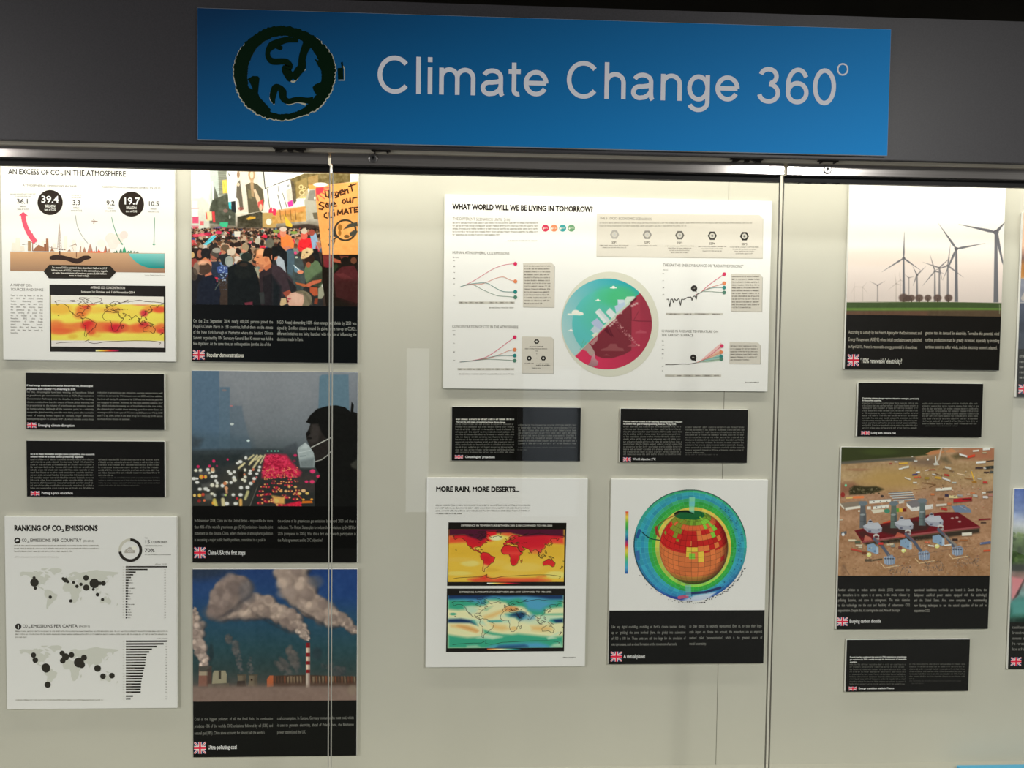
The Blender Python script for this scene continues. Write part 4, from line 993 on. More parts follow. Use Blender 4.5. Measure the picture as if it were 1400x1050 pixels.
def paint_t(cv):
    g = inv(i1); P = lambda *a: [g(p) for p in a]
    cv.A[:] = (216, 176, 62)
    cv.poly(P((-180, 32), (-40, 30), (180, 40), (180, -10), (-180, -4)), (206, 164, 48), .8, soft=4)
    for x, y, rx, ry, c in ((300, 335, 60, 20, (226, 200, 118)), (220, 400, 90, 14, (222, 196, 104)), (460, 330, 80, 20, (214, 178, 74)), (640, 360, 130, 30, (214, 184, 86)), (860, 410, 70, 24, (224, 206, 118)), (430, 378, 60, 12, (200, 160, 52)), (230, 310, 90, 14, (212, 176, 74)), (480, 240, 90, 14, (208, 168, 58)), (560, 410, 120, 16, (212, 178, 72))): cv.ell(x, y, rx, ry, c, .8, soft=.5)
    cv.poly(P((-180, 68), (-130, 62), (-125, 45), (-180, 42)), (222, 72, 48), .95, soft=1.5); cv.poly(P((125, 62), (180, 66), (180, 40), (140, 42)), (214, 62, 54), .95, soft=1.5)
    for n, c in (('na', (198, 34, 40)), ('sa', (206, 40, 42)), ('af', (204, 40, 40)), ('eu', (196, 34, 46)), ('au', (202, 38, 40)), ('md', (206, 120, 50))): cv.poly(P(*LAND[n]), c)
    cv.poly(P((-80, 0), (-50, -2), (-48, -22), (-66, -28), (-72, -16)), (190, 26, 38), .7, soft=2); cv.poly(P((-14, 12), (40, 14), (44, 2), (8, 2)), (214, 66, 56), .8, soft=1.5); cv.poly(P((16, -12), (32, -12), (34, -26), (22, -33), (15, -22)), (188, 24, 36), .8, soft=1.5)
    cv.poly(P((-72, -28), (-56, -34), (-64, -54), (-74, -54)), (214, 180, 84), .95, soft=1); cv.poly(P((75, 24), (120, 26), (108, 8), (80, 8)), (212, 72, 62), .6, soft=2); cv.ell(*g((-92, 24)), 24, 10, (220, 190, 80), .9, soft=.4)
    cv.poly(P((10, 60), (120, 70), (130, 45), (60, 38), (10, 45)), (188, 28, 44), .7, soft=3)
    cv.poly(P((-130, 64), (-60, 62), (-66, 44), (-104, 40), (-124, 50)), (176, 26, 48), .6, soft=3)
    cv.poly(P((-180, 92), (180, 92), (180, 66), (120, 70), (60, 66), (20, 74), (0, 76), (-35, 76), (-60, 62), (-80, 52), (-110, 62), (-130, 70), (-180, 68)), (76, 24, 46), 1, soft=1)
    cv.poly(P((-62, 62), (-62, 82), (-32, 84), (-30, 70), (-44, 58)), (208, 32, 40), 1, soft=1); cv.poly(P((-60, 62), (-48, 56), (-34, 52), (-50, 48), (-66, 52)), (212, 50, 42), 1, soft=1)
    cv.poly(P((-54, 62), (-30, 70), (0, 72), (16, 66), (4, 58), (-20, 54), (-40, 52)), (226, 200, 96), 1, soft=1.5); cv.ell(*g((-32, 60)), 40, 16, (232, 226, 166), 1, soft=.6); cv.poly(P((-10, 76), (14, 78), (24, 70), (8, 66), (-20, 72)), (224, 84, 50), .9, soft=1)
    cv.poly(P((-120, -82), (-70, -70), (-40, -80), (-20, -76), (40, -82), (100, -80), (90, -92), (-100, -92)), (208, 66, 46), .9, soft=2); cv.poly(P((-80, -78), (-62, -66), (-58, -72), (-66, -84)), (206, 56, 42), .9, soft=1.5); cv.poly(P((-20, -80), (110, -78), (140, -86), (100, -92), (-30, -92)), (206, 78, 48), .9, soft=2)
    cv.poly(P((95, -72), (120, -69), (125, -72), (100, -74)), (206, 96, 50), .8, soft=1)
def paint_p(cv):
    g = inv(i2); P = lambda *a: [g(p) for p in a]
    LT, CR, TE, DT, BLU, NV, OR = (178, 206, 178), (220, 212, 166), (52, 152, 122), (40, 132, 130), (74, 146, 184), (20, 48, 88), (216, 178, 112)
    cv.A[:] = CR
    cv.poly(P((-180, 92), (180, 92), (180, 50), (128, 44), (120, 22), (90, 20), (60, 46), (20, 48), (0, 66), (-30, 62), (-60, 40), (-110, 44), (-150, 40), (-180, 44)), TE, 1, soft=2)
    cv.poly(P((-180, 76), (-130, 74), (-90, 66), (-60, 76), (-30, 80), (10, 76), (40, 82), (70, 74), (180, 74), (180, 92), (-180, 92)), BLU, 1, soft=2); cv.poly(P((50, 80), (110, 76), (160, 66), (130, 52), (110, 36), (70, 42), (60, 64)), BLU, .95, soft=3)
    cv.poly(P((-180, 95), (180, 95), (180, 78), (140, 78), (100, 84), (60, 88), (0, 86), (-40, 88), (-80, 78), (-130, 80), (-180, 78)), NV, 1, soft=1.5); cv.poly(P((-80, 72), (-60, 66), (-66, 58), (-84, 60)), BLU, .9, soft=1.5)
    cv.poly(P((-60, 74), (-20, 72), (0, 60), (-10, 48), (-40, 52), (-60, 44), (-76, 34), (-60, 30), (-30, 44), (0, 48), (20, 54), (50, 52), (66, 42), (40, 36), (-10, 36), (-50, 20), (-70, 18), (-110, 46), (-120, 50), (-66, 56), (-52, 66)), CR, 1, soft=2)
    cv.poly(P((-130, 52), (-104, 54), (-84, 46), (-92, 30), (-112, 26), (-124, 40)), LT, 1, soft=2); cv.poly(P((-70, 18), (-40, 30), (-10, 42), (30, 46), (40, 38), (-4, 32), (-40, 14), (-66, 8)), OR, .95, soft=2); cv.ell(*g((18, 44)), 46, 18, (206, 150, 92), .9, soft=.5)
    cv.ell(*g((-164, 26)), 22, 8, TE, .9, soft=.4); cv.poly(P((-180, 14), (-120, 12), (-70, 4), (-60, -14), (-90, -6), (-180, -4)), LT, 1, soft=1.5)
    cv.poly(P((-180, 8), (-140, 10), (-106, 4), (-94, -10), (-112, -4), (-180, -3)), NV, 1, soft=1.2); cv.poly(P((-108, 2), (-98, 4), (-86, -14), (-94, -10)), DT, .9, soft=1.5)
    cv.poly(P((-172, -12), (-140, -10), (-100, -18), (-84, -32), (-92, -38), (-130, -26), (-170, -18)), OR, .95, soft=2); cv.poly(P((-150, -14), (-120, -16), (-86, -32), (-90, -36), (-130, -24)), (198, 146, 86), .95, soft=2)
    cv.poly(P((-54, 4), (14, 6), (16, -4), (-30, -6), (-56, -2)), LT, 1, soft=1.5); cv.poly(P((-56, 3), (-14, 5), (-10, 0), (-44, -2)), DT, 1, soft=1); cv.poly(P((-20, 20), (20, 28), (50, 24), (40, 6), (0, 12)), LT, .9, soft=2)
    cv.poly(P((0, 26), (30, 32), (50, 36), (60, 28), (66, 20), (54, 8), (40, 6), (30, 18), (10, 18)), DT, .9, soft=2); cv.poly(P((22, 26), (46, 34), (64, 30), (60, 16), (46, 8), (34, 16), (16, 20)), NV, .95, soft=2); cv.poly(P((56, 20), (90, 26), (96, 8), (76, 2), (60, 4), (44, 2)), BLU, .7, soft=2)
    cv.poly(P((-46, -8), (0, -14), (14, -26), (-10, -32), (-36, -26)), OR, .9, soft=2.5); cv.ell(*g((26, -24)), 24, 14, OR, .8, soft=.5); cv.poly(P((60, 4), (110, 6), (130, -8), (100, -14), (40, -4)), LT, .6, soft=2)
    cv.poly(P((80, -16), (100, -14), (142, -18), (150, -30), (110, -34), (84, -30)), OR, .95, soft=2.5); cv.poly(P((128, 40), (180, 46), (180, 30), (130, 26)), CR, 1, soft=1.5); cv.poly(P((112, 26), (180, 28), (180, 22), (110, 22)), TE, .9, soft=1.2); cv.poly(P((106, 22), (180, 20), (180, 4), (130, -4), (108, 4)), LT, .9, soft=1.5)
    cv.poly(P((142, 8), (180, 12), (180, -2), (150, -6), (138, 2)), DT, .9, soft=1.2); cv.poly(P((150, 6), (180, 9), (180, -3), (158, -3)), NV, 1, soft=1)
    cv.poly(P((-180, -46), (-120, -56), (-60, -52), (-40, -58), (0, -48), (40, -42), (110, -50), (150, -54), (180, -50), (180, -92), (-180, -92)), TE, 1, soft=2); cv.poly(P((-68, -28), (-40, -38), (10, -46), (20, -52), (-40, -48), (-66, -40)), TE, .95, soft=1.5); cv.poly(P((-70, -46), (-30, -50), (-10, -54), (-40, -60), (-90, -58)), LT, .9, soft=1.5)
    cv.poly(P((-40, -82), (20, -76), (100, -72), (130, -80), (150, -92), (-60, -92)), BLU, .95, soft=2); cv.poly(P((-20, -84), (60, -80), (70, -86), (20, -92), (-30, -92)), NV, .8, soft=2); cv.poly(P((130, -56), (165, -36), (172, -38), (150, -52), (160, -58), (134, -62)), LT, .9, soft=1); cv.poly(P((-120, -84), (-90, -82), (-80, -88), (-120, -90)), LT, .8, soft=1.5); cv.poly(P((150, -78), (172, -72), (180, -90), (140, -88)), LT, .8, soft=1.5)
climate_map([(158, 67), (928, 70), (918, 482), (149, 482)], i1, 'DIFFERENCE IN TEMPERATURE BETWEEN 2081-2100 COMPARED TO 1986-2005', (240, 836, 93), paint_t, [(232, 232, 226), (240, 210, 120), (230, 130, 60), (204, 40, 44), (120, 20, 44), (30, 16, 20)], 'temperature_map', .0011)
climate_map([(148, 499), (920, 499), (912, 908), (142, 914)], i2, 'DIFFERENCE IN PRECIPITATION BETWEEN 2081-2100 COMPARED TO 1986-2005', (230, 831, 527), paint_p, [(190, 80, 50), (216, 170, 110), (226, 220, 180), (120, 180, 160), (40, 120, 120), (20, 30, 40)], 'precipitation_map', .0010)
# ================================================================== PHOTO POSTERS WITH A BLACK TEXT BAND
def text_band(r, rect, ztop, gain, crop, cols, fl, title, band=(20, 21, 17), grey=(150, 150, 142), cap=24):
    """black lower part: two columns of copy, a British flag and the title"""
    x0, x1, z0, z1 = rect
    k = Ink(Crop(0, 0, 1), gain); k.layer = 1; q = .0006
    k.wpoly([(x0 + q, ztop), (x1 - q, ztop), (x1 - q, z0 + q), (x0 + q, z0 + q)], dim(band)); cp = k.done('caption_band', r)
    k = Ink(crop, gain); k.layer = 3
    for lines, xa, xb, y0, pitch in cols: k.para(lines, xa, xb, y0, pitch, cap, grey, 0.006, .56)
    k.done('body_text', cp)
    k = Ink(crop, gain); k.layer = 3; flag(k, *fl); k.done('flag', cp, label='small British flag')
    k = Ink(crop, gain); k.layer = 3; t, xa, xb, yb, cp_ = title; k.text(t, xa, yb, cp_, xb, (228, 226, 216), .012); k.done('title', cp)

def picture(rect, zbot, crop, gain, res=1150, base=(128, 128, 128)):
    x0, x1, z0, z1 = rect
    return Canvas(x0 + .0006, x1 - .0006, zbot, z1 - .0006, crop, gain, res, base)

# ------------------------------------------------------------------ the crowd (popular demonstrations)
RB = (-0.7000, -0.2935, 1.4674, 1.9470)
pB = panel('poster', 'poster', 'photo poster of a dense street crowd with an orange protest sign, Popular demonstrations', RB, 'photo posters with black text bands')
gB = 1.10
b1, b2, b3, b4 = Crop(258, 230, 10.5), Crop(374, 230, 10.5), Crop(258, 320, 10.5), Crop(374, 320, 10.5)
zb = at(370, 417.5, FACE)[1]
cv = picture(RB, zb, b1, gB, 1300, (236, 236, 224))
cv.vgrad([(0, (250, 250, 240)), (600, (226, 226, 212)), (850, (120, 110, 96)), (1000, (80, 66, 58))])
cv.grain(24, 8, 3, 3)
# street canyon, far buildings
cv.poly([(30, 470), (200, 420), (300, 520), (300, 860), (30, 900)], (206, 208, 196), .9, soft=1)
cv.poly([(280, -40), (420, -40), (440, 420), (300, 520), (320, 200)], (186, 196, 190), .85, soft=.6); cv.poly([(415, -40), (540, -40), (560, 380), (440, 400)], (122, 126, 112), .9)
for i in range(16): cv.line([(420, -20 + i * 26), (545, -30 + i * 26)], 7, (84, 88, 76), .5)
for i in range(9): cv.line([(300 + i * 14, -30), (320 + i * 13, 440)], 5, (140, 160, 152), .5)
cv.poly([(370, 260), (420, 400), (420, 540), (360, 540)], (96, 100, 88)); cv.line([(340, 200), (360, 540)], 16, (232, 232, 220))
cv.poly([(300, 600), (310, 540), (340, 460), (420, 420), (560, 360), (600, 520), (670, 620), (670, 830), (300, 790)], (74, 78, 66), 1, soft=.4)
cv.grain(44, 5, 9, 3, win=(300, 380, 680, 840)); cv.poly([(480, 175), (545, 165), (552, 352), (492, 362)], (240, 196, 92)); cv.line([(500, 200), (530, 340)], 8, (200, 150, 60), .5)
cv.poly([(250, 625), (330, 620), (336, 750), (256, 756)], (226, 206, 160)); cv.poly([(332, 625), (372, 622), (382, 776), (350, 778)], (214, 62, 66)); cv.line([(252, 640), (262, 730)], 16, (214, 60, 64), .8)
for x, y, w, h, c in ((85, 520, 42, 52, (244, 240, 232)), (90, 640, 44, 54, (240, 242, 232)), (98, 745, 44, 46, (214, 72, 110)), (100, 880, 40, 40, (206, 70, 90)), (190, 790, 26, 30, (220, 96, 104))): cv.rect(x - w, y - h, x + w, y + h, c, .9)
for y in (575, 700, 830): cv.line([(40, y), (140, y)], 12, (196, 92, 116), .8)
cv.poly([(540, 120), (650, 60), (700, -40), (560, -40)], (232, 232, 226)); cv.line([(575, 80), (590, 130)], 12, (60, 60, 60)); cv.poly([(555, 130), (700, 60), (690, 460), (570, 490)], (234, 242, 246))
cv.poly([(570, 490), (606, 480), (612, 590), (580, 580)], (60, 186, 200)); cv.poly([(610, 480), (670, 470), (680, 640), (620, 620)], (40, 44, 46)); cv.ell(590, 700, 12, 26, (190, 190, 180), .8); cv.ell(530, 610, 34, 26, (150, 110, 104), .7)
# giant billboard: two long-haired figures in dark coats on a pale ground
cv.poly([(690, 100), (720, -60), (1070, -60), (1090, 620), (700, 690)], (216, 206, 190)); cv.poly([(970, -60), (1070, -60), (1095, 260), (1010, 280)], (206, 206, 196))
cv.poly([(690, 220), (735, 170), (770, 420), (786, 590), (740, 610), (715, 450), (680, 420)], (98, 90, 78)); cv.ell(712, 90, 22, 50, (150, 122, 98)); cv.ell(712, 235, 20, 26, (206, 186, 160))
cv.poly([(816, 240), (900, 200), (985, 230), (1060, 300), (1085, 470), (1060, 610), (860, 650), (840, 420)], (92, 86, 68)); cv.ell(905, 90, 50, 90, (168, 140, 108)); cv.ell(905, 95, 24, 56, (226, 196, 166)); cv.poly([(880, 160), (930, 160), (940, 420), (900, 400)], (182, 150, 112), .8)
cv.poly([(930, 310), (960, 300), (1030, 450), (1050, 600), (1020, 610), (960, 420)], (212, 180, 150)); cv.poly([(990, 490), (1070, 440), (1066, 590), (1000, 560)], (216, 66, 66), .85); cv.ell(1035, 560, 22, 46, (226, 180, 150)); cv.poly([(850, 300), (900, 320), (905, 440), (860, 430)], (126, 116, 86), .7)
cv.ell(750, 580, 40, 24, (150, 70, 66), .6)
cv.line([(1066, -40), (1098, 290), (1250, 225)], 16, (60, 58, 50)); cv.poly([(1075, -60), (1260, -60), (1260, 230), (1105, 285)], (250, 250, 246)); cv.line([(1125, 300), (1160, 560)], 14, (110, 106, 96)); cv.poly([(1080, 310), (1120, 300), (1165, 650), (1100, 620)], (236, 228, 214))
cv.poly([(1145, 300), (1260, 250), (1260, 580), (1180, 580)], (244, 242, 234)); cv.poly([(1150, 600), (1180, 560), (1260, 580), (1260, 680), (1140, 690)], (222, 52, 86)); cv.poly([(700, 700), (1030, 620), (1060, 640), (1060, 850), (700, 850)], (66, 62, 48)); cv.grain(50, 4, 12, 2, win=(690, 640, 1260, 860))
cv.poly([(820, 730), (880, 690), (960, 695), (960, 720), (860, 745)], (206, 160, 62)); cv.poly([(1060, 640), (1260, 640), (1260, 860), (1060, 850)], (182, 150, 92)); cv.ell(1150, 770, 40, 46, (226, 220, 204)); cv.poly([(1200, 690), (1260, 690), (1260, 800), (1210, 780)], (206, 160, 66))
cv.c = b2
cv.poly([(-20, 70), (440, 70), (230, 160), (-20, 250)], (252, 252, 248)); cv.poly([(0, 250), (230, 165), (250, 280), (200, 320), (60, 360), (-20, 370)], (250, 250, 244)); cv.line([(0, 245), (240, 155)], 12, (70, 66, 56)); cv.poly([(-20, 370), (130, 360), (190, 560), (100, 600), (-20, 620)], (246, 244, 238)); cv.line([(60, 380), (115, 590)], 12, (90, 86, 76)); cv.line([(130, 360), (190, 560)], 12, (120, 114, 102)); cv.line([(64, 250), (68, 330)], 8, (80, 78, 70)); cv.poly([(190, 240), (230, 230), (225, 270), (195, 280)], (150, 150, 150))
cv.poly([(180, 320), (250, 280), (300, 470), (210, 500)], (196, 190, 176)); cv.poly([(240, 160), (440, 75), (1100, 70), (1100, 200), (620, 260), (520, 270), (300, 470)], (112, 98, 62)); cv.poly([(240, 160), (290, 200), (330, 470), (290, 520)], (92, 82, 66)); cv.grain(60, 4, 22, 3, win=(250, 70, 1100, 470))
cv.poly([(330, 440), (320, 200), (480, 130), (500, 420)], (162, 138, 84), .7); cv.poly([(490, 130), (640, 90), (640, 220), (500, 240)], (186, 150, 96), .6)
for x, y, r in ((395, 270, 34), (440, 290, 28), (405, 350, 40)): cv.ell(x, y, r, r, (226, 206, 150), .8); cv.ell(x, y, r * .6, r * .6, (130, 110, 66), .9)
for x in (400, 430, 455): cv.ell(x, 420, 10, 14, (232, 200, 110), .9)
cv.poly([(500, 240), (600, 230), (610, 300), (510, 310)], (222, 156, 84)); cv.poly([(440, 470), (520, 310), (620, 300), (650, 640), (470, 760)], (176, 172, 156)); cv.poly([(520, 320), (610, 310), (620, 470), (490, 460)], (126, 122, 112), .8); cv.ell(592, 430, 12, 22, (240, 236, 226)); cv.poly([(200, 490), (270, 455), (285, 540), (215, 560)], (232, 60, 150))
cv.poly([(-10, 640), (460, 545), (470, 760), (-10, 800)], (198, 150, 82)); cv.grain(70, 4, 31, 3, win=(-10, 560, 470, 790)); cv.poly([(40, 600), (440, 545), (450, 620), (60, 680)], (216, 142, 78), .7)
for x in (90, 165, 240, 310): cv.line([(x, 600), (x + 14, 740)], 12, (110, 76, 46), .7)
cv.poly([(560, 640), (650, 630), (650, 740), (580, 730)], (104, 96, 76)); cv.poly([(1100, 70), (1230, 75), (1230, 200), (1110, 200)], (236, 232, 222)); cv.grain(20, 3, 41, 2, win=(1100, 70, 1230, 200))
cv.poly([(-10, 570), (40, 590), (30, 680), (-10, 670)], (222, 50, 86))
# the crowd itself: heads and shoulders, larger towards the viewer
cv.c = Crop(0, 0, 1)
cv.poly([(258, 318), (300, 312), (372, 312), (420, 306), (450, 312), (492, 312), (492, 420), (258, 420)], (60, 48, 42), 1, soft=1)
cv.poly([(278, 318), (300, 312), (308, 311), (309, 314), (290, 318)], (206, 56, 96)); cv.poly([(280, 316), (300, 309), (306, 311)], (96, 86, 150), .6); cv.ell(306, 307, 6, 3, (60, 176, 130)); cv.poly([(300, 304), (312, 304), (310, 311), (304, 310)], (62, 180, 132))
R = random.Random(11); skin = ((206, 146, 114), (186, 118, 88), (150, 90, 66), (112, 70, 54), (220, 168, 136))
hair = ((36, 28, 24), (54, 40, 32), (92, 66, 46), (140, 118, 96), (170, 152, 130), (40, 36, 34), (30, 26, 24)); shirt = ((198, 50, 62), (206, 196, 184), (210, 44, 66), (180, 60, 70), (56, 66, 96), (34, 34, 38), (90, 120, 150), (160, 60, 60), (120, 126, 116), (196, 190, 184), (206, 96, 110), (70, 100, 90), (44, 60, 110), (218, 130, 90))
yy = 314.0
while yy < 366:
    r = 1.5 + (yy - 314) * .085; x = 258 + R.random() * r
    while x < 458:
        if not (yy > 335 and 402 < x < 458):
            c = R.choice(shirt); sk = R.choice(skin); y = yy + R.uniform(-r, r) * .7; d = R.uniform(.75, 1.05)
            cv.ell(x, y + r * 2.0, r * 1.5, r * 1.4, [q * d for q in c], .95)
            if R.random() < .62: cv.ell(x, y, r * .85, r * 1.05, [q * d for q in sk], .95); cv.ell(x + R.uniform(-.3, .3) * r, y - r * .5, r * .9, r * .75, R.choice(hair), .9)
            else: cv.ell(x, y, r * .95, r * 1.1, R.choice(hair) if R.random() < .7 else R.choice(shirt), .95)
        x += r * R.uniform(1.5, 2.3)
    yy += r * .95
cv.c = b2; cv.poly([(152, 660), (200, 730), (272, 812), (262, 850), (178, 826)], (236, 186, 62)); cv.c = Crop(0, 0, 1)
for x, y, c in ((268, 322, (206, 60, 84)), (276, 321, (216, 90, 110)), (284, 320, (190, 40, 70)), (299, 318, (206, 50, 90)), (262, 330, (200, 60, 70)), (402, 318, (120, 150, 70)), (378, 316, (130, 150, 70))): cv.ell(x, y, 5, 2.2, c, .9)
cv.c = b3
cv.poly([(210, 150), (300, 60), (360, 10), (400, 30), (330, 110), (260, 160)], (96, 196, 210)); cv.line([(230, 140), (380, 30)], 10, (40, 140, 170), .8); cv.poly([(650, -40), (745, -40), (740, 40), (660, 40)], (206, 200, 186)); cv.poly([(1040, 40), (1080, 0), (1130, 20), (1120, 60)], (206, 40, 66))
# middle distance people
def head(x, y, r, sk, hr, look=-1, dark=1.0):
    cv.ell(x, y, r * .82, r * 1.08, [q * dark for q in sk]); cv.ell(x - look * r * .22, y - r * .42, r * .9, r * .78, hr); cv.ell(x - look * r * .55, y + .0 * r, r * .42, r * .7, hr)
    cv.ell(x + look * r * .62, y + r * .12, r * .2, r * .14, [q * .6 * dark for q in sk], .7)
cv.poly([(30, 200), (190, 200), (200, 380), (30, 380)], (40, 30, 26)); cv.ell(50, 300, 34, 44, (190, 160, 110)); cv.poly([(30, 360), (100, 350), (140, 400), (80, 480), (30, 480)], (140, 60, 54)); cv.ell(160, 285, 40, 60, (150, 92, 72)); cv.ell(245, 280, 70, 80, (30, 30, 32)); cv.poly([(150, 390), (240, 330), (310, 390), (330, 470), (180, 460)], (196, 120, 80))
head(365, 300, 66, (156, 92, 74), (74, 68, 62), -1); cv.ell(400, 235, 60, 36, (150, 146, 136)); cv.poly([(300, 400), (440, 390), (520, 470), (520, 620), (330, 620)], (36, 46, 64)); cv.poly([(400, 480), (480, 440), (560, 480), (570, 560), (420, 560)], (64, 84, 140)); cv.poly([(440, 420), (490, 380), (540, 420), (480, 460)], (100, 130, 180))
head(505, 220, 60, (176, 112, 84), (96, 78, 60), -1); cv.poly([(430, 300), (560, 280), (640, 360), (640, 480), (480, 440)], (34, 38, 40)); cv.ell(580, 390, 60, 76, (142, 150, 144)); cv.ell(590, 420, 40, 60, (160, 166, 160), .6)
head(610, 165, 42, (214, 160, 130), (40, 30, 26), -1); cv.poly([(550, 230), (640, 190), (690, 240), (640, 310), (560, 300)], (196, 180, 160)); head(705, 270, 44, (210, 150, 124), (34, 26, 24), -1); cv.ell(700, 150, 60, 34, (40, 30, 26))
head(800, 210, 58, (196, 130, 104), (150, 132, 104), -1); cv.poly([(730, 280), (860, 260), (900, 330), (740, 330)], (110, 130, 120)); cv.ell(990, 100, 40, 46, (176, 170, 152)); cv.ell(1165, 130, 60, 70, (96, 96, 84)); cv.ell(830, 330, 80, 66, (36, 44, 40))
# foreground: balding man in navy at the left, dark long-haired woman, man in profile
cv.poly([(30, 480), (130, 460), (330, 560), (420, 700), (460, 1060), (30, 1060)], (28, 28, 34)); cv.poly([(140, 700), (230, 610), (340, 590), (420, 680), (460, 860), (420, 1060), (100, 1060)], (24, 30, 44)); cv.ell(200, 480, 128, 108, (140, 108, 90)); cv.ell(230, 440, 100, 70, (200, 140, 110)); cv.ell(230, 500, 96, 90, (66, 50, 42), .95); cv.ell(110, 500, 46, 90, (130, 112, 98), .9); cv.ell(80, 580, 50, 90, (70, 60, 52), .8); cv.poly([(230, 590), (320, 540), (336, 580), (240, 615)], (190, 112, 86)); cv.ell(200, 415, 60, 30, (226, 172, 140), .8, soft=.6)
cv.ell(408, 675, 10, 12, (196, 40, 60)); R = random.Random(3)
for i in range(26): cv.ell(R.uniform(430, 560), R.uniform(470, 680), 9, 8, (176, 196, 220), .8)
for i in range(60): cv.ell(R.uniform(380, 560), R.uniform(580, 800), 6, 5, (76, 90, 110), .7)
cv.line([(380, 800), (445, 690)], 10, (120, 130, 110), .7); cv.poly([(600, 760), (680, 735), (690, 780), (605, 835)], (130, 140, 150)); cv.poly([(560, 480), (700, 420), (760, 380), (860, 400), (960, 470), (1010, 700), (1070, 1060), (560, 1060)], (18, 23, 25)); cv.ell(800, 520, 150, 130, (24, 28, 28)); cv.ell(790, 440, 60, 26, (60, 44, 36), .7)
cv.poly([(940, 480), (990, 480), (1060, 640), (1070, 730), (1000, 620)], (150, 150, 130)); cv.poly([(1010, 560), (1110, 480), (1260, 420), (1260, 1060), (1040, 1060)], (48, 38, 42)); cv.poly([(1060, 620), (1200, 560), (1260, 800), (1240, 1060), (1080, 1060)], (30, 28, 32), .8)
cv.poly([(1110, 440), (1190, 400), (1180, 480), (1110, 530), (1080, 500)], (184, 106, 72))
cv.poly([(975, 240), (1030, 205), (1100, 215), (1180, 290), (1180, 420), (1120, 450), (1080, 480), (985, 460), (965, 420), (970, 390), (930, 375), (935, 355), (965, 320)], (206, 134, 92)); cv.poly([(985, 230), (1050, 205), (1090, 225), (1060, 300), (990, 300)], (232, 178, 132), .7, soft=.8); cv.poly([(1060, 330), (1075, 250), (1090, 205), (1150, 195), (1230, 230), (1240, 380), (1190, 420), (1150, 330), (1090, 320)], (30, 24, 20)); cv.ell(1115, 365, 26, 40, (190, 116, 80)); cv.ell(990, 335, 22, 9, (90, 50, 36)); cv.line([(965, 420), (1000, 425)], 10, (130, 66, 52)); cv.poly([(985, 430), (1080, 440), (1070, 480), (990, 460)], (170, 104, 76), .7)
cv.poly([(800, 985), (915, 970), (920, 1015), (810, 1020)], (110, 46, 60)); cv.poly([(1010, 840), (1080, 830), (1090, 1000), (1030, 1000)], (52, 58, 58), .8)
cv.c = b4
cv.poly([(-20, 300), (140, 300), (340, 420), (500, 600), (700, 900), (720, 1060), (-20, 1060)], (44, 44, 44)); cv.poly([(190, 260), (400, 330), (480, 620), (420, 800), (330, 800), (200, 600)], (62, 72, 72)); cv.grain(26, 4, 51, 3, win=(100, 260, 520, 800))
cv.poly([(100, 30), (160, -10), (250, 30), (295, 130), (290, 200), (160, 230), (110, 180)], (232, 124, 62)); cv.ell(135, -20, 46, 62, (206, 130, 104)); cv.ell(140, -70, 52, 34, (206, 186, 170)); cv.poly([(130, 190), (220, 170), (270, 200), (180, 235)], (196, 120, 90)); cv.poly([(170, 240), (290, 230), (300, 420), (270, 600), (200, 560)], (72, 92, 104)); cv.poly([(60, 130), (190, 260), (200, 460), (150, 480), (60, 420)], (24, 26, 28))
cv.poly([(345, 190), (370, 80), (430, 55), (540, 60), (560, 190), (500, 240), (380, 245)], (226, 40, 48)); cv.line([(380, 180), (470, 220), (550, 130)], 14, (180, 24, 40), .7); cv.ell(440, 20, 50, 56, (206, 96, 80)); cv.ell(440, -40, 44, 40, (196, 180, 160)); cv.poly([(320, 50), (400, 40), (390, 90)], (190, 120, 90)); cv.poly([(525, 20), (610, -10), (640, 110), (690, 190), (650, 230), (610, 150), (600, 220), (560, 210)], (136, 162, 190)); cv.poly([(610, 120), (650, 110), (690, 180), (655, 235)], (180, 110, 84)); cv.ell(550, -20, 40, 46, (150, 70, 60)); cv.poly([(540, 220), (630, 210), (700, 480), (560, 380)], (26, 26, 28)); cv.ell(315, 270, 20, 22, (206, 70, 120)); cv.ell(330, 335, 20, 14, (180, 190, 170))
cv.poly([(20, 330), (80, 310), (150, 380), (180, 560), (60, 480)], (166, 176, 186)); cv.ell(10, 330, 50, 46, (190, 120, 90)); cv.poly([(-20, 180), (90, 180), (110, 300), (20, 330), (-20, 420)], (22, 24, 24))
cv.poly([(290, 440), (400, 520), (360, 560), (300, 540)], (96, 130, 150)); cv.line([(295, 450), (370, 520)], 10, (220, 228, 228)); cv.ell(385, 545, 44, 28, (214, 132, 100))
cv.poly([(440, 520), (470, 420), (560, 370), (640, 390), (710, 500), (740, 640), (690, 760), (480, 720), (450, 620)], (92, 112, 82)); cv.poly([(590, 600), (720, 520), (740, 680), (640, 760), (480, 700)], (48, 54, 42), .85, soft=1); cv.ell(520, 360, 70, 66, (44, 30, 24)); cv.ell(500, 440, 34, 40, (150, 86, 60)); cv.poly([(390, 340), (410, 240), (480, 195), (560, 210), (570, 260), (500, 330), (440, 355), (400, 358)], (206, 178, 130)); cv.ell(480, 262, 20, 12, (80, 56, 40)); cv.ell(440, 300, 12, 8, (110, 76, 50)); cv.ell(425, 330, 18, 7, (140, 70, 50)); cv.poly([(490, 205), (560, 215), (566, 250), (500, 300)], (226, 204, 160), .5, soft=1)
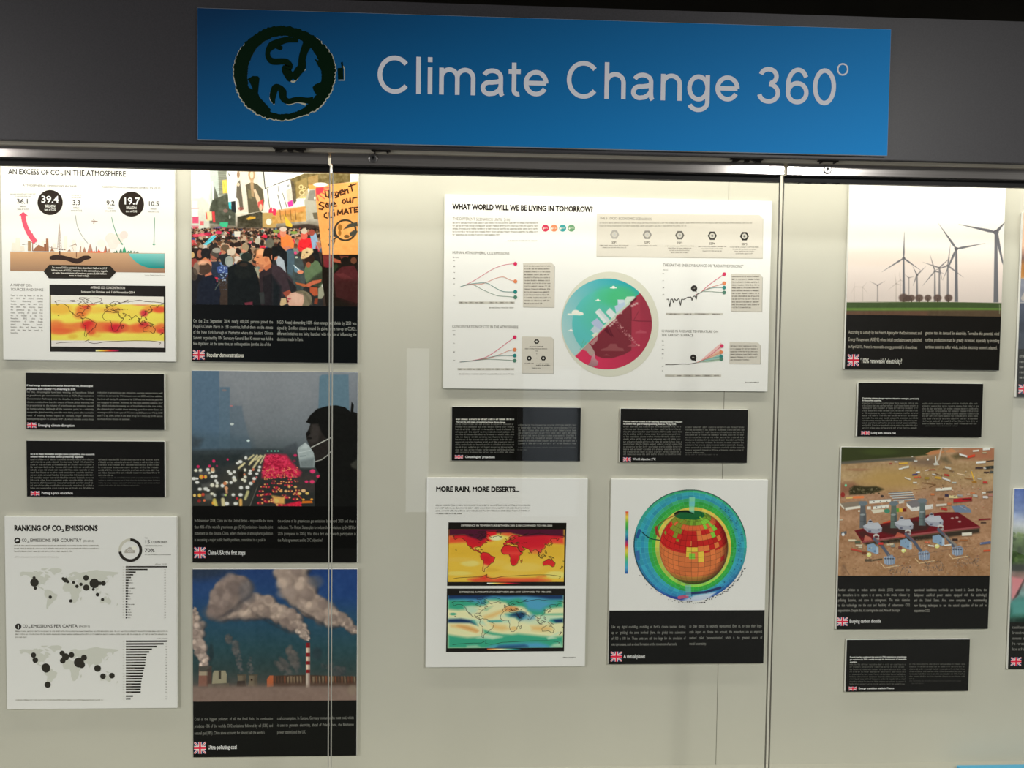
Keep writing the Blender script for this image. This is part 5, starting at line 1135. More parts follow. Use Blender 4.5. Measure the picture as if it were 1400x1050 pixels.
cv.poly([(470, 720), (560, 670), (690, 650), (680, 690), (560, 730), (510, 765), (470, 755)], (190, 100, 72)); cv.poly([(310, 690), (460, 720), (480, 750), (440, 760), (330, 720)], (176, 96, 58)); cv.poly([(520, 760), (630, 770), (640, 880), (580, 890), (520, 830)], (176, 84, 54)); cv.poly([(640, 780), (730, 720), (740, 860), (690, 930), (640, 930)], (150, 150, 130)); cv.ell(715, 740, 26, 28, (206, 206, 196)); cv.poly([(590, 930), (640, 920), (630, 1010), (580, 1000)], (130, 60, 40))
cv.poly([(-20, 430), (100, 470), (260, 640), (330, 800), (240, 830), (130, 900), (100, 1060), (-20, 1060)], (58, 46, 52)); cv.poly([(-20, 600), (110, 760), (80, 1060), (-20, 1060)], (18, 26, 30), .9, soft=2); cv.poly([(130, 840), (230, 800), (260, 850), (180, 910)], (150, 74, 58)); cv.poly([(190, 620), (330, 760), (330, 810), (250, 830)], (30, 32, 34), .8)
cv.ell(400, 940, 150, 130, (120, 112, 92)); cv.poly([(190, 900), (240, 850), (330, 830), (420, 850), (440, 960), (400, 1060), (240, 1060), (195, 980)], (206, 162, 142)); cv.ell(335, 920, 90, 80, (214, 176, 158), .8, soft=.6); cv.poly([(90, 1010), (110, 920), (180, 920), (190, 1000), (110, 1040)], (196, 170, 130)); cv.ell(205, 965, 16, 18, (110, 40, 40)); cv.ell(225, 930, 26, 12, (180, 80, 90)); cv.line([(340, 830), (450, 860), (540, 1000)], 40, (96, 90, 72), .6)
# right edge: bearded man in a dark red shirt, people behind
cv.poly([(690, 190), (1220, 185), (1220, 1060), (760, 1060), (700, 700)], (26, 20, 14)); cv.poly([(700, 230), (760, 200), (850, 240), (840, 480), (720, 470)], (120, 50, 44), .9); cv.poly([(830, 330), (960, 380), (970, 420), (860, 400)], (160, 80, 58)); cv.poly([(860, 580), (980, 470), (1150, 450), (1220, 560), (1220, 1000), (900, 900)], (76, 32, 34)); cv.poly([(880, 570), (1000, 560), (1140, 640), (1000, 660)], (96, 44, 46), .8); cv.poly([(870, 640), (1220, 660), (1220, 1060), (880, 900)], (50, 24, 22), .7, soft=3)
cv.ell(1015, 290, 66, 86, (96, 46, 40)); cv.ell(1015, 240, 56, 36, (120, 62, 58), .8, soft=.6); cv.ell(1030, 390, 60, 60, (24, 18, 14)); cv.poly([(955, 300), (1075, 300), (1075, 316), (955, 314)], (30, 20, 18)); cv.ell(930, 220, 30, 16, (140, 146, 140)); cv.ell(1150, 380, 44, 46, (130, 76, 52), .7); cv.ell(1130, 250, 60, 60, (30, 26, 18)); cv.poly([(830, 480), (900, 420), (930, 460), (860, 560)], (40, 60, 36), .7); cv.poly([(720, 380), (830, 360), (830, 490), (740, 480)], (120, 30, 50), .6)
# hand-painted orange sign
cv.c = b2
cv.poly([(600, 285), (620, 250), (1225, 190), (1228, 1240), (700, 1240), (610, 480)], (234, 158, 88)); cv.grain(10, 6, 61, 2, win=(600, 200, 1228, 1240)); cv.ell(675, 235, 105, 30, (240, 232, 216))
cv.poly([(605, 300), (610, 280), (720, 272), (715, 330), (660, 372), (610, 382)], (232, 60, 76))
for p in (((615, 390), (645, 465)), ((650, 380), (735, 440)), ((690, 350), (760, 380)), ((710, 310), (790, 325)), ((715, 285), (800, 282))): cv.line(p, 13, (226, 70, 76))
bk = (60, 36, 24)
W_ = lambda *ps, w=20: cv.line(list(ps), w, bk)
W_((740, 330), (750, 400), (790, 420), (800, 360)); W_((795, 320), (806, 425)); W_((850, 430), (840, 350)); W_((842, 372), (870, 345)); W_((935, 350), (900, 340), (885, 390), (915, 400), (938, 345), (930, 410), (890, 425)); W_((945, 355), (1005, 335), (985, 310), (955, 330), (965, 385), (1010, 365)); W_((1025, 370), (1020, 310)); W_((1022, 330), (1060, 300), (1072, 355)); W_((1110, 235), (1130, 325)); W_((1080, 262), (1185, 225))
W_((725, 500), (680, 490), (655, 520), (720, 560), (700, 590), (655, 585)); W_((765, 560), (745, 540), (765, 500), (785, 540), (785, 565)); W_((800, 510), (815, 560), (835, 500)); W_((845, 530), (890, 510), (870, 490), (850, 510), (855, 550), (905, 540)); W_((1000, 455), (985, 490), (1010, 505), (1035, 480), (1015, 450), (1000, 455)); W_((1050, 440), (1060, 490), (1095, 480), (1100, 430)); W_((1100, 440), (1108, 490)); W_((1135, 490), (1140, 430), (1195, 420))
W_((760, 640), (730, 660), (730, 700), (770, 715)); W_((800, 640), (805, 705), (850, 700)); W_((870, 640), (875, 680)); cv.ell(862, 600, 12, 12, bk); W_((920, 670), (925, 605), (955, 650), (985, 595), (990, 660)); W_((1010, 660), (1040, 590), (1075, 650)); W_((1020, 635), (1060, 630)); W_((1105, 570), (1112, 640)); W_((1085, 578), (1140, 565)); W_((1160, 565), (1165, 635)); W_((1160, 570), (1205, 562)); W_((1160, 600), (1195, 594)); W_((1165, 632), (1205, 625))
ring = [(1030 + 150 * math.cos(t), 890 + 145 * math.sin(t)) for t in np.linspace(0, 6.283, 30)]
cv.line(ring, 26, (58, 52, 40)); cv.poly([(1000, 880), (1080, 800), (1200, 770), (1210, 830), (1100, 850)], (66, 66, 56)); cv.poly([(1090, 930), (1150, 890), (1210, 900), (1180, 970), (1100, 980)], (66, 66, 58)); cv.poly([(840, 860), (890, 900), (900, 990), (850, 980)], (50, 50, 46)); cv.ell(955, 850, 30, 46, (150, 100, 40)); cv.ell(950, 930, 22, 40, (150, 100, 40)); cv.ell(1050, 980, 40, 26, (110, 80, 44)); cv.line([(845, 1040), (920, 980)], 24, (60, 56, 46)); cv.ell(800, 880, 14, 12, bk); cv.ell(810, 980, 14, 16, bk); cv.ell(800, 1100, 14, 16, bk); cv.line([(850, 1110), (880, 1040)], 16, (80, 66, 40))
cv.grain(12, 3, 71, 2)
cv.done('photograph', pB)
text_band(pB, RB, zb, gB, Crop(250, 420, 5.6), [
 (['On the 21st September 2014, nearly 600,000 persons joined the', "People's Climate March in 158 countries, half of them on the streets", "of the New York borough of Manhattan where the Leaders' Climate", 'Summit organised by UN Secretary-General Ban Ki-moon was held a', 'few days later. At the same time, an online petition (on the site of the'], 80, 690, 116, 43.2),
 (['NGO Avaaz) demanding 100% clean energy worldwide by 2050 was', 'signed by 2 million citizens around the globe. In the run-up to COP21,', 'different initiatives are being launched with the aim of influencing the', 'decisions made in Paris.'], 722, 1330, 127, 43)], (78, 328, 167, 402), ('Popular demonstrations', 183, 465, 380, 32), (9, 16, 20), (156, 158, 152), 25)

# ------------------------------------------------------------------ the traffic jam (China-USA: the first steps)
RC_ = (-0.7006, -0.2930, 0.9667, 1.4460)
pC = panel('poster', 'poster', 'photo poster of a traffic jam at dusk with a masked person in profile, China-USA', RC_, 'photo posters with black text bands')
gC = 1.45
c0, c1, c2 = Crop(250, 490, 3.62), Crop(258, 600, 10.5), Crop(374, 540, 6.56)
zc = at(375, 692, FACE)[1]
cv = picture(RC_, zc, c0, gC, 1200)
cv.vgrad([(60, (116, 122, 130)), (200, (108, 114, 122)), (330, (92, 100, 108)), (440, (70, 80, 86)), (462, (52, 58, 60)), (560, (44, 48, 48)), (730, (40, 42, 40))])
cv.poly([(180, 60), (680, 60), (680, 440), (330, 430)], (134, 138, 142), .35, soft=14)
cv.poly([(40, 60), (180, 60), (184, 460), (40, 460)], (74, 98, 120), .9, soft=.5); cv.poly([(182, 142), (232, 142), (236, 460), (182, 460)], (80, 102, 120), .9, soft=.5); cv.poly([(234, 232), (292, 234), (304, 300), (330, 400), (340, 460), (236, 460)], (84, 100, 114), .7, soft=1); cv.poly([(40, 360), (340, 400), (350, 470), (40, 470)], (66, 84, 96), .6, soft=6)
cv.poly([(676, 90), (690, 80), (820, 80), (824, 260), (670, 260)], (84, 110, 126), .95, soft=.4); cv.ell(243, 325, 10, 6, (180, 190, 190)); cv.ell(324, 407, 8, 6, (190, 210, 210)); cv.ell(240, 235, 8, 3, (190, 110, 110), .8); cv.ell(205, 158, 12, 6, (130, 110, 110), .6)
cv.poly([(40, 452), (330, 446), (560, 452), (560, 468), (40, 468)], (50, 58, 62), .9, soft=1.5); cv.poly([(40, 380), (70, 395), (100, 400), (80, 440), (40, 450)], (50, 56, 60), .7, soft=3); cv.poly([(500, 440), (560, 415), (580, 470), (500, 465)], (64, 70, 76), .8, soft=1.5); cv.poly([(40, 470), (300, 470), (260, 520), (40, 560)], (36, 44, 46), .9, soft=3)
cv.poly([(150, 600), (300, 500), (400, 480), (360, 560), (250, 730), (60, 730)], (58, 56, 50), .6, soft=5)
for x in (420, 438, 456, 472): cv.ell(x, 458, 5, 4, (110, 200, 170), .8)
R = random.Random(21)
cv.c = c1
# head-lamps on the left carriageway
for x, y, rx, ry, c in [(103, 452, 24, 20, 0), (168, 452, 24, 22, 0), (275, 442, 24, 22, 1), (345, 465, 26, 24, 0), (294, 488, 18, 16, 0), (75, 570, 36, 20, 1), (122, 570, 18, 14, 1), (122, 625, 28, 20, 1), (337, 540, 24, 20, 1), (388, 536, 24, 20, 1), (388, 602, 20, 20, 1), (408, 636, 20, 22, 1), (337, 664, 30, 26, 0), (405, 676, 24, 22, 0), (160, 720, 28, 20, 1), (245, 716, 34, 24, 1), (280, 738, 22, 16, 1), (335, 788, 26, 18, 0), (375, 808, 22, 22, 1), (485, 672, 26, 24, 1), (540, 628, 26, 22, 0), (572, 468, 22, 18, 1), (600, 498, 26, 22, 1), (655, 474, 20, 20, 1), (650, 560, 26, 26, 1), (660, 592, 28, 24, 0), (608, 626, 22, 20, 1), (492, 804, 26, 20, 1), (640, 806, 24, 22, 1), (744, 804, 30, 22, 1), (752, 700, 26, 24, 1), (845, 696, 28, 24, 1), (892, 640, 26, 22, 1), (548, 930, 30, 26, 1), (675, 926, 30, 24, 1), (810, 546, 24, 20, 0), (772, 580, 20, 20, 0), (806, 600, 22, 24, 0), (940, 570, 26, 20, 1), (978, 500, 22, 18, 1), (884, 460, 20, 20, 1), (880, 496, 26, 20, 1), (1008, 450, 22, 20, 1), (1018, 404, 22, 18, 1), (808, 446, 20, 20, 0), (820, 272, 20, 24, 1), (740, 328, 30, 22, 1), (700, 350, 22, 16, 1)]:
    cv.ell(x, y, rx * 1.35, ry * 1.4, (130, 126, 112), .45, soft=.9); cv.ell(x, y, rx, ry, (224, 220, 196) if c == 0 else (222, 226, 220), 1, soft=.4)
for pts, w in (([(860, 290), (930, 235)], 26), ([(890, 340), (980, 240)], 30), ([(930, 410), (1000, 310), (1050, 250)], 30), ([(960, 300), (1030, 240)], 24), ([(720, 420), (800, 350)], 30), ([(740, 400), (780, 370)], 24), ([(870, 370), (940, 290)], 24), ([(1030, 350), (1095, 235)], 22)): cv.line(pts, w, (206, 196, 150), .9, soft=1)
cv.poly([(700, 480), (780, 450), (780, 560), (720, 580)], (34, 30, 24), .9, soft=1); cv.poly([(400, 740), (520, 720), (510, 880), (380, 880)], (30, 34, 36), .8, soft=2); cv.poly([(540, 840), (700, 820), (690, 910), (560, 890)], (46, 48, 46), .8, soft=2); cv.poly([(140, 470), (280, 470), (290, 520), (150, 520)], (90, 88, 92), .6, soft=1.5); cv.poly([(180, 650), (300, 630), (310, 690), (190, 700)], (96, 98, 96), .6, soft=1.5); cv.poly([(230, 790), (320, 790), (340, 880), (230, 880)], (110, 112, 108), .6, soft=1.5)
for x, y, r, c in ((360, 318, 22, (206, 40, 96)), (136, 398, 22, (196, 40, 90)), (300, 392, 22, (196, 40, 90)), (560, 296, 16, (190, 40, 90)), (405, 388, 16, (140, 30, 70)), (182, 546, 30, (236, 160, 60)), (240, 546, 24, (236, 170, 70)), (212, 548, 14, (214, 50, 40)), (345, 440, 28, (206, 150, 110)), (84, 812, 22, (236, 190, 110)), (156, 812, 26, (236, 180, 70)), (205, 800, 24, (190, 70, 50)), (150, 890, 26, (140, 40, 40)), (224, 884, 18, (226, 110, 70)), (530, 806, 16, (180, 200, 110)), (520, 640, 26, (196, 120, 80)), (540, 710, 26, (220, 150, 110)), (355, 920, 26, (230, 160, 60)), (695, 856, 18, (190, 40, 50)), (925, 440, 20, (206, 120, 90)), (930, 610, 20, (196, 110, 80)), (800, 512, 16, (206, 130, 90)), (975, 552, 14, (196, 90, 90))): cv.ell(x, y, r, r, c, .95, soft=.5)
for pts, w, c in (([(370, 880), (395, 965)], 50, (206, 190, 96)), ([(490, 870), (500, 960)], 52, (206, 196, 150)), ([(745, 880), (750, 960)], 46, (222, 170, 90)), ([(850, 760), (815, 860)], 44, (190, 186, 130)), ([(535, 700), (545, 770)], 34, (206, 150, 110))): cv.line(pts, w, c, .9, soft=1.5)
cv.poly([(760, 965), (1000, 620), (1060, 560), (960, 760), (880, 965)], (50, 50, 46), .8, soft=1); cv.line([(880, 960), (985, 690)], 12, (120, 120, 112), .6)
# tail-lamps
cv.poly([(1110, 225), (1260, 215), (1400, 230), (1480, 330), (1620, 480), (1600, 540), (1330, 520), (1260, 560), (1050, 560), (1060, 400)], (184, 40, 70), 1, soft=1.5)
for i in range(220):
    t = R.random(); y = 225 + t * 330; x0 = 1110 - t * 60; x1 = 1350 + t * 260; x = x0 + (x1 - x0) * R.random()
    cv.ell(x, y, 12 + 12 * t, 8 + 8 * t, (232, 56, 92) if R.random() < .6 else (150, 20, 50), .8, soft=.5)
for i in range(60):
    x, y = R.uniform(1060, 1560), R.uniform(400, 560); cv.ell(x, y, 9, 8, (240, 140, 90), .8, soft=.4)
for i in range(46):
    t = R.random(); y = 560 + 400 * t; x = R.uniform(1020 - 60 * t, 1560 + 60 * t); s_ = 12 + 10 * t
    cv.ell(x, y, s_ * 2.2, s_ * 1.1, (170, 30, 56), .6, soft=.6)
    for d in (-1, 1): cv.ell(x + d * s_ * 1.4, y, s_ * .7, s_ * .6, (240, 176, 96) if R.random() < .6 else (226, 60, 70), .95, soft=.4)
    if R.random() < .4: cv.ell(x, y - s_ * 1.4, s_ * 1.6, s_ * .8, (60, 44, 46), .8, soft=.4)
cv.c = c2
cv.poly([(-20, 900), (100, 920), (100, 980), (20, 975)], (226, 170, 90), .9, soft=1); cv.poly([(80, 985), (240, 950), (245, 996), (90, 998)], (206, 30, 60), .9, soft=.6); cv.ell(20, 950, 30, 22, (236, 190, 110), .7, soft=.5)
cv.poly([(200, 740), (330, 700), (400, 740), (380, 860), (220, 850)], (58, 50, 48), .8, soft=3)
for x, y, r, c in ((232, 884, 17, (240, 190, 110)), (302, 882, 17, (240, 186, 100)), (268, 938, 12, (240, 160, 60)), (342, 936, 12, (240, 160, 60)), (268, 858, 20, (236, 180, 130)), (140, 824, 12, (240, 170, 100)), (196, 824, 14, (240, 170, 100)), (110, 862, 14, (240, 180, 120)), (66, 862, 14, (240, 170, 100)), (350, 684, 24, (226, 56, 110)), (402, 730, 18, (206, 46, 90)), (296, 778, 16, (214, 50, 104)), (346, 778, 22, (220, 60, 106)), (195, 542, 16, (190, 40, 90)), (186, 592, 14, (120, 40, 64))): cv.ell(x, y, r, r * .75, c, .95, soft=.5)
cv.poly([(255, 950), (345, 948), (350, 970), (255, 972)], (214, 110, 30), .9); cv.line([(215, 890), (250, 930)], 10, (206, 60, 40), .8)
# masked person in profile
cv.poly([(290, 245), (330, 180), (390, 125), (480, 100), (560, 92), (640, 110), (690, 150), (700, 60), (720, 90), (715, 150), (765, 170), (770, 1050), (370, 1050), (370, 800), (420, 720), (370, 640), (300, 640), (330, 460), (300, 400), (290, 350), (320, 300), (332, 260)], (13, 14, 12))
cv.poly([(332, 262), (400, 258), (430, 330), (480, 400), (500, 470), (470, 560), (400, 600), (360, 590), (320, 450), (300, 405), (292, 350), (318, 305)], (34, 31, 29), 1, soft=.6); cv.poly([(345, 262), (400, 262), (420, 330), (400, 420), (330, 440), (310, 400), (330, 340)], (54, 50, 48), .8, soft=1.5); cv.poly([(290, 350), (322, 315), (330, 350), (305, 370)], (14, 13, 12)); cv.ell(322, 388, 22, 10, (18, 16, 15))
cv.poly([(212, 500), (225, 470), (285, 425), (330, 470), (360, 520), (372, 590), (365, 650), (240, 650), (230, 590)], (148, 160, 162)); cv.poly([(230, 590), (365, 560), (365, 655), (245, 652)], (96, 106, 108), .8, soft=2); cv.line([(225, 520), (330, 495)], 8, (186, 194, 196), .7); cv.line([(240, 550), (290, 545)], 10, (110, 120, 122), .8); cv.poly([(285, 428), (320, 462), (300, 480), (240, 480)], (176, 186, 188), .7, soft=.6)
cv.line([(340, 470), (430, 425), (510, 385)], 9, (170, 172, 166)); cv.line([(372, 598), (430, 580), (480, 545), (520, 500)], 8, (150, 152, 146)); cv.poly([(690, 620), (730, 590), (765, 560), (765, 680), (700, 650)], (60, 60, 54), .8, soft=1)
cv.grain(9, 3, 81, 2)
cv.done('photograph', pC)
text_band(pC, RC_, zc, gC, Crop(258, 700, 6.034), [
 (['In November 2014, China and the United States - responsible for more', "than 40% of the world's greenhouse gas (GHG) emissions - issued a joint", 'statement on the climate. China, where the level of atmospheric pollution', 'is becoming a major public health problem, committed to a peak in'], 48, 695, 82, 52.8),
 (['the volume of its greenhouse gas emissions by around 2030 and then a', 'reduction. The United States plan to reduce their emissions by 26-28% by', '2025 (compared to 2005). Was this a first step towards participation in', 'the Paris agreement and its 2°C objective?'], 735, 1380, 85, 52.8)], (46, 290, 140, 380), ('China-USA: the first steps', 157, 468, 352, 36), (9, 10, 7), (112, 112, 106), 26)

# ------------------------------------------------------------------ the smokestacks (ultra-polluting coal)
RD = (-0.7006, -0.2922, 0.4716, 0.9510)
pD = panel('poster', 'poster', 'photo poster of billowing smokestacks under a deep blue sky, Ultra-polluting coal', RD, 'photo posters with black text bands')
gD = 1.38
d0, d1, d2 = Crop(250, 760, 3.62), Crop(258, 775, 5.983), Crop(258, 865, 5.983)
zd = at(375, 958.3, FACE)[1]
cv = picture(RD, zd, d0, gD, 1250)
cv.vgrad([(63, (30, 56, 104)), (200, (33, 64, 108)), (330, (36, 70, 92)), (450, (38, 68, 76)), (560, (44, 62, 62)), (640, (72, 70, 66)), (660, (112, 98, 90)), (718, (120, 100, 90))])
cv.ell(60, 60, 200, 60, (42, 50, 60), .7, soft=.9); cv.ell(840, 120, 200, 120, (28, 60, 120), .5, soft=.9)
lo, hi, dk = (128, 112, 106), (206, 184, 168), (58, 56, 60)
cv.c = d1
cv.puffs([(1400, 540, 30), (1320, 490, 46), (1230, 420, 70), (1130, 390, 84), (1040, 330, 100), (950, 260, 110), (860, 140, 130), (800, 40, 120), (880, 10, 120)], 260, lo, hi, dk, 5, .85)
cv.ell(1040, 120, 60, 50, (96, 96, 100), .6, soft=.8); cv.ell(800, 220, 80, 40, (150, 134, 126), .6, soft=.7)
cv.puffs([(960, 560, 30), (920, 500, 50), (840, 430, 82), (740, 370, 86), (660, 320, 86), (560, 320, 92), (460, 330, 96), (330, 320, 112), (250, 330, 100)], 280, lo, hi, dk, 6, .85)
cv.puffs([(240, 340, 90), (300, 240, 110), (370, 150, 110), (430, 160, 90)], 130, (112, 98, 94), (176, 156, 146), dk, 7, .8)
cv.ell(480, 200, 70, 90, (84, 84, 90), .55, soft=.8); cv.ell(210, 370, 90, 60, (110, 96, 92), .5, soft=.8)
cv.puffs([(60, 560, 40), (80, 480, 60), (40, 430, 50), (50, 340, 20)], 50, lo, hi, dk, 8, .8)
for p, q in (((560, 400), (820, 540)), ((900, 350), (1100, 470))): cv.line([p, q], 16, (46, 46, 50), .5, soft=3)
cv.c = d2
cv.puffs([(120, 265, 34), (130, 200, 50), (90, 130, 56), (70, 60, 50), (60, -20, 60)], 90, lo, (226, 204, 190), dk, 9, .9); cv.ell(185, 160, 20, 70, (34, 44, 48), .6, soft=.8)
cv.puffs([(430, 330, 26), (410, 230, 30), (390, 150, 34), (370, 70, 40), (300, 40, 30)], 70, (72, 78, 80), (118, 110, 108), (50, 66, 72), 10, .5); cv.puffs([(510, 330, 22), (500, 260, 24), (505, 210, 20)], 30, (72, 78, 80), (108, 104, 100), (50, 66, 72), 11, .5)
cv.puffs([(800, 320, 50), (740, 240, 40), (850, 240, 50), (830, 120, 50), (900, 310, 40)], 90, (74, 78, 78), (112, 104, 100), (52, 64, 66), 12, .55); cv.puffs([(1200, 330, 40), (1260, 310, 40), (1100, 260, 30)], 40, (64, 70, 72), (92, 90, 88), (50, 60, 64), 13, .5); cv.ell(1050, 170, 40, 50, (40, 52, 58), .7, soft=.8)
cv.puffs([(985, 62, 16), (950, 20, 36), (910, -20, 40)], 36, lo, (226, 206, 190), dk, 14, .9)
cv.poly([(84, 275), (186, 272), (186, 440), (80, 440)], (122, 86, 74)); cv.poly([(84, 275), (186, 272), (186, 318), (86, 318)], (74, 72, 66)); cv.poly([(86, 318), (160, 318), (158, 350), (84, 350)], (150, 138, 118)); cv.poly([(150, 300), (188, 275), (188, 440), (150, 440)], (60, 50, 46), .7, soft=1)
cv.poly([(198, 330), (210, 310), (300, 310), (312, 340), (310, 412), (190, 420)], (140, 134, 112)); cv.poly([(246, 310), (266, 310), (264, 380), (246, 380)], (60, 56, 46)); cv.poly([(160, 420), (330, 412), (330, 450), (160, 452)], (92, 86, 76))
for x in (398, 490):
    cv.poly([(x, 342), (x + 74, 342), (x + 66, 385), (x + 72, 440), (x - 4, 440), (x + 4, 385)], (104, 94, 78)); cv.poly([(x, 342), (x + 74, 342), (x + 74, 350), (x, 350)], (70, 66, 56)); cv.poly([(x + 44, 345), (x + 74, 345), (x + 72, 440), (x + 44, 440)], (74, 66, 56), .7, soft=1)
cv.ell(515, 386, 8, 8, (40, 20, 16)); cv.poly([(398, 395), (460, 392), (470, 440), (392, 440)], (52, 44, 40), .9)
cv.poly([(640, 380), (662, 350), (692, 350), (694, 440), (640, 446)], (170, 92, 58)); cv.poly([(694, 352), (950, 345), (1375, 360), (1375, 430), (694, 440)], (66, 52, 42)); R = random.Random(4)
for i in range(26):
    x = 700 + i * 26; c = R.choice([(120, 70, 48), (100, 62, 46), (128, 110, 88), (84, 60, 48), (110, 76, 56)]); cv.poly([(x, 358 + R.uniform(-6, 6)), (x + R.uniform(8, 18), 356), (x + 16, 415), (x + 2, 415)], c, .85)
cv.poly([(694, 405), (1375, 400), (1375, 440), (694, 446)], (64, 46, 38), .6, soft=1.5)
cv.poly([(960, 86), (992, 86), (992, 448), (958, 448)], (176, 164, 152))
for a, b in ((82, 124), (164, 196), (232, 262), (302, 330)): cv.rect(960, a, 992, b, (124, 26, 30))
for a, b in ((124, 164), (196, 232), (262, 302)): cv.rect(960, a, 992, b, (206, 186, 166))
cv.rect(978, 86, 993, 448, (60, 30, 30), .35)
cv.poly([(30, 440), (1380, 430), (1380, 560), (30, 560)], (122, 103, 94), .92, soft=4); cv.grain(10, 8, 91, 3); cv.ell(1340, 470, 40, 40, (130, 118, 100), .5, soft=.8)
cv.grain(7, 4, 93, 2); cv.done('photograph', pD)
text_band(pD, RD, zd, gD, Crop(258, 960, 6.034), [
 (['Coal is the biggest pollutant of all the fossil fuels. Its combustion', "produces 43% of the world's CO2 emissions, followed by oil (33%) and", "natural gas (18%). China alone accounts for almost half the world's"], 48, 695, 152, 57.5) ,
 (['coal consumption. In Europe, Germany consumes the most coal, which', 'it uses to generate electricity, ahead of Poland (here, the Belchatow', 'power station) and the UK.'], 730, 1362, 144, 57.5)], (45, 328, 143, 424), ('Ultra-polluting coal', 158, 397, 388, 36), (24, 26, 20), (118, 118, 112), 26)

# ------------------------------------------------------------------ the wind farm ('100% renewable' electricity?)
RM = (0.9426, 1.3507, 1.4672, 1.9470)
pM = panel('poster', 'poster', 'photo poster of grey wind turbines over a green field, 100% renewable electricity', RM, 'photo posters with black text bands')
gM = 1.0
cm = Crop(1080, 200, 3.281)
zm = at(1265, 431.5, FACE)[1]
cv = picture(RM, zm, cm, gM, 1500)
cv.vgrad([(180, (255, 254, 250)), (330, (250, 246, 240)), (450, (242, 233, 226)), (560, (230, 217, 210)), (650, (220, 207, 201)), (698, (214, 202, 196))])
cv.ell(420, 500, 300, 40, (226, 206, 190), .35, soft=.9)
def turbine(x, hub, base, w, blades, c, a=1.0, L=1.0):
    cv.poly([(x - w * .3, hub), (x + w * .3, hub), (x + w * .55, base), (x - w * .55, base)], c, a)
    for bx, by in blades:
        dx, dy = bx - x, by - hub; l = math.hypot(dx, dy); nx_, ny_ = -dy / l, dx / l; q = w * .34
        cv.poly([(x + nx_ * q * .5, hub + ny_ * q * .5), (x + dx * .2 + nx_ * q, hub + dy * .2 + ny_ * q), (bx, by), (x + dx * .2 - nx_ * q, hub + dy * .2 - ny_ * q), (x - nx_ * q * .5, hub - ny_ * q * .5)], c, a)
    cv.ell(x, hub, w * .62, w * .5, [q * .85 for q in c], a)
F1, F2, F3, F4 = (108, 108, 114), (128, 124, 126), (160, 152, 150), (192, 180, 172)
turbine(288, 632, 696, 3, [(275, 660), (300, 630), (290, 610)], F4, .8); turbine(326, 632, 696, 4, [(290, 630), (345, 610), (350, 660)], F4, .8); turbine(393, 624, 698, 7, [(358, 605), (426, 604), (392, 655)], F3, .9); turbine(476, 616, 698, 6, [(440, 645), (505, 625), (470, 570)], F4, .9); turbine(495, 600, 698, 5, [(490, 565), (470, 620), (515, 610)], F4, .8)
turbine(533, 590, 698, 6, [(515, 575), (556, 585), (535, 640)], F3); turbine(570, 577, 698, 9, [(550, 538), (608, 540), (552, 625)], F2); turbine(650, 560, 698, 9, [(628, 486), (595, 625), (690, 570)], F2); turbine(670, 545, 698, 9, [(596, 520), (718, 500), (682, 600)], F2); turbine(708, 535, 698, 10, [(720, 438), (778, 588), (640, 560)], F2)
turbine(510, 502, 698, 11, [(513, 385), (413, 563), (588, 558)], F1); turbine(746, 460, 698, 15, [(666, 346), (876, 435), (685, 600)], F1); turbine(924, 386, 700, 20, [(757, 350), (972, 332), (962, 555)], F1); cv.poly([(915, 384), (932, 380), (960, 540), (950, 520)], F1, .9)
for x, r in ((510, 22), (545, 16), (580, 18), (619, 16), (662, 18), (711, 18)):
    cv.ell(x, 680, r, r * .85, (92, 74, 68), .9, soft=.4); cv.rect(x - 3, 680, x + 3, 700, (86, 70, 62))
cv.ell(528, 682, 16, 14, (84, 68, 62), .9, soft=.4); cv.rect(240, 698, 990, 703, (90, 104, 66)); cv.rect(240, 702, 990, 770, (72, 92, 54)); cv.poly([(240, 700), (990, 702), (990, 725), (240, 728)], (66, 84, 48)); cv.poly([(240, 726), (990, 724), (990, 736), (240, 740)], (98, 132, 58), 1, soft=.5); cv.poly([(240, 738), (990, 735), (990, 775), (240, 775)], (98, 72, 56), 1, soft=1); cv.poly([(620, 738), (990, 735), (990, 775), (620, 775)], (74, 70, 52), .5, soft=2)
cv.grain(8, 4, 95, 2, win=(240, 700, 990, 770)); cv.line([(940, 712), (940, 750)], 4, (150, 160, 130), .6)
cv.done('photograph', pM)
text_band(pM, RM, zm, gM, Crop(1150, 440, 6.087), [
 (['According to a study by the French Agency for the Environment and', 'Energy Management (ADEME) whose initial conclusions were published', "in April 2015, France's renewable-energy potential is three times"], 60, 668, 98, 60),
 (['greater than its demand for electricity. To realise this potential, wind', 'turbine production must be greatly increased, especially by installing', 'turbines suited to softer winds, and the electricity network adapted.'], 700, 1315, 104, 58.5)], (55, 270, 147, 370), ("'100% renewable' electricity?", 160, 505, 342, 40), (34, 30, 22), (178, 172, 158), 28)

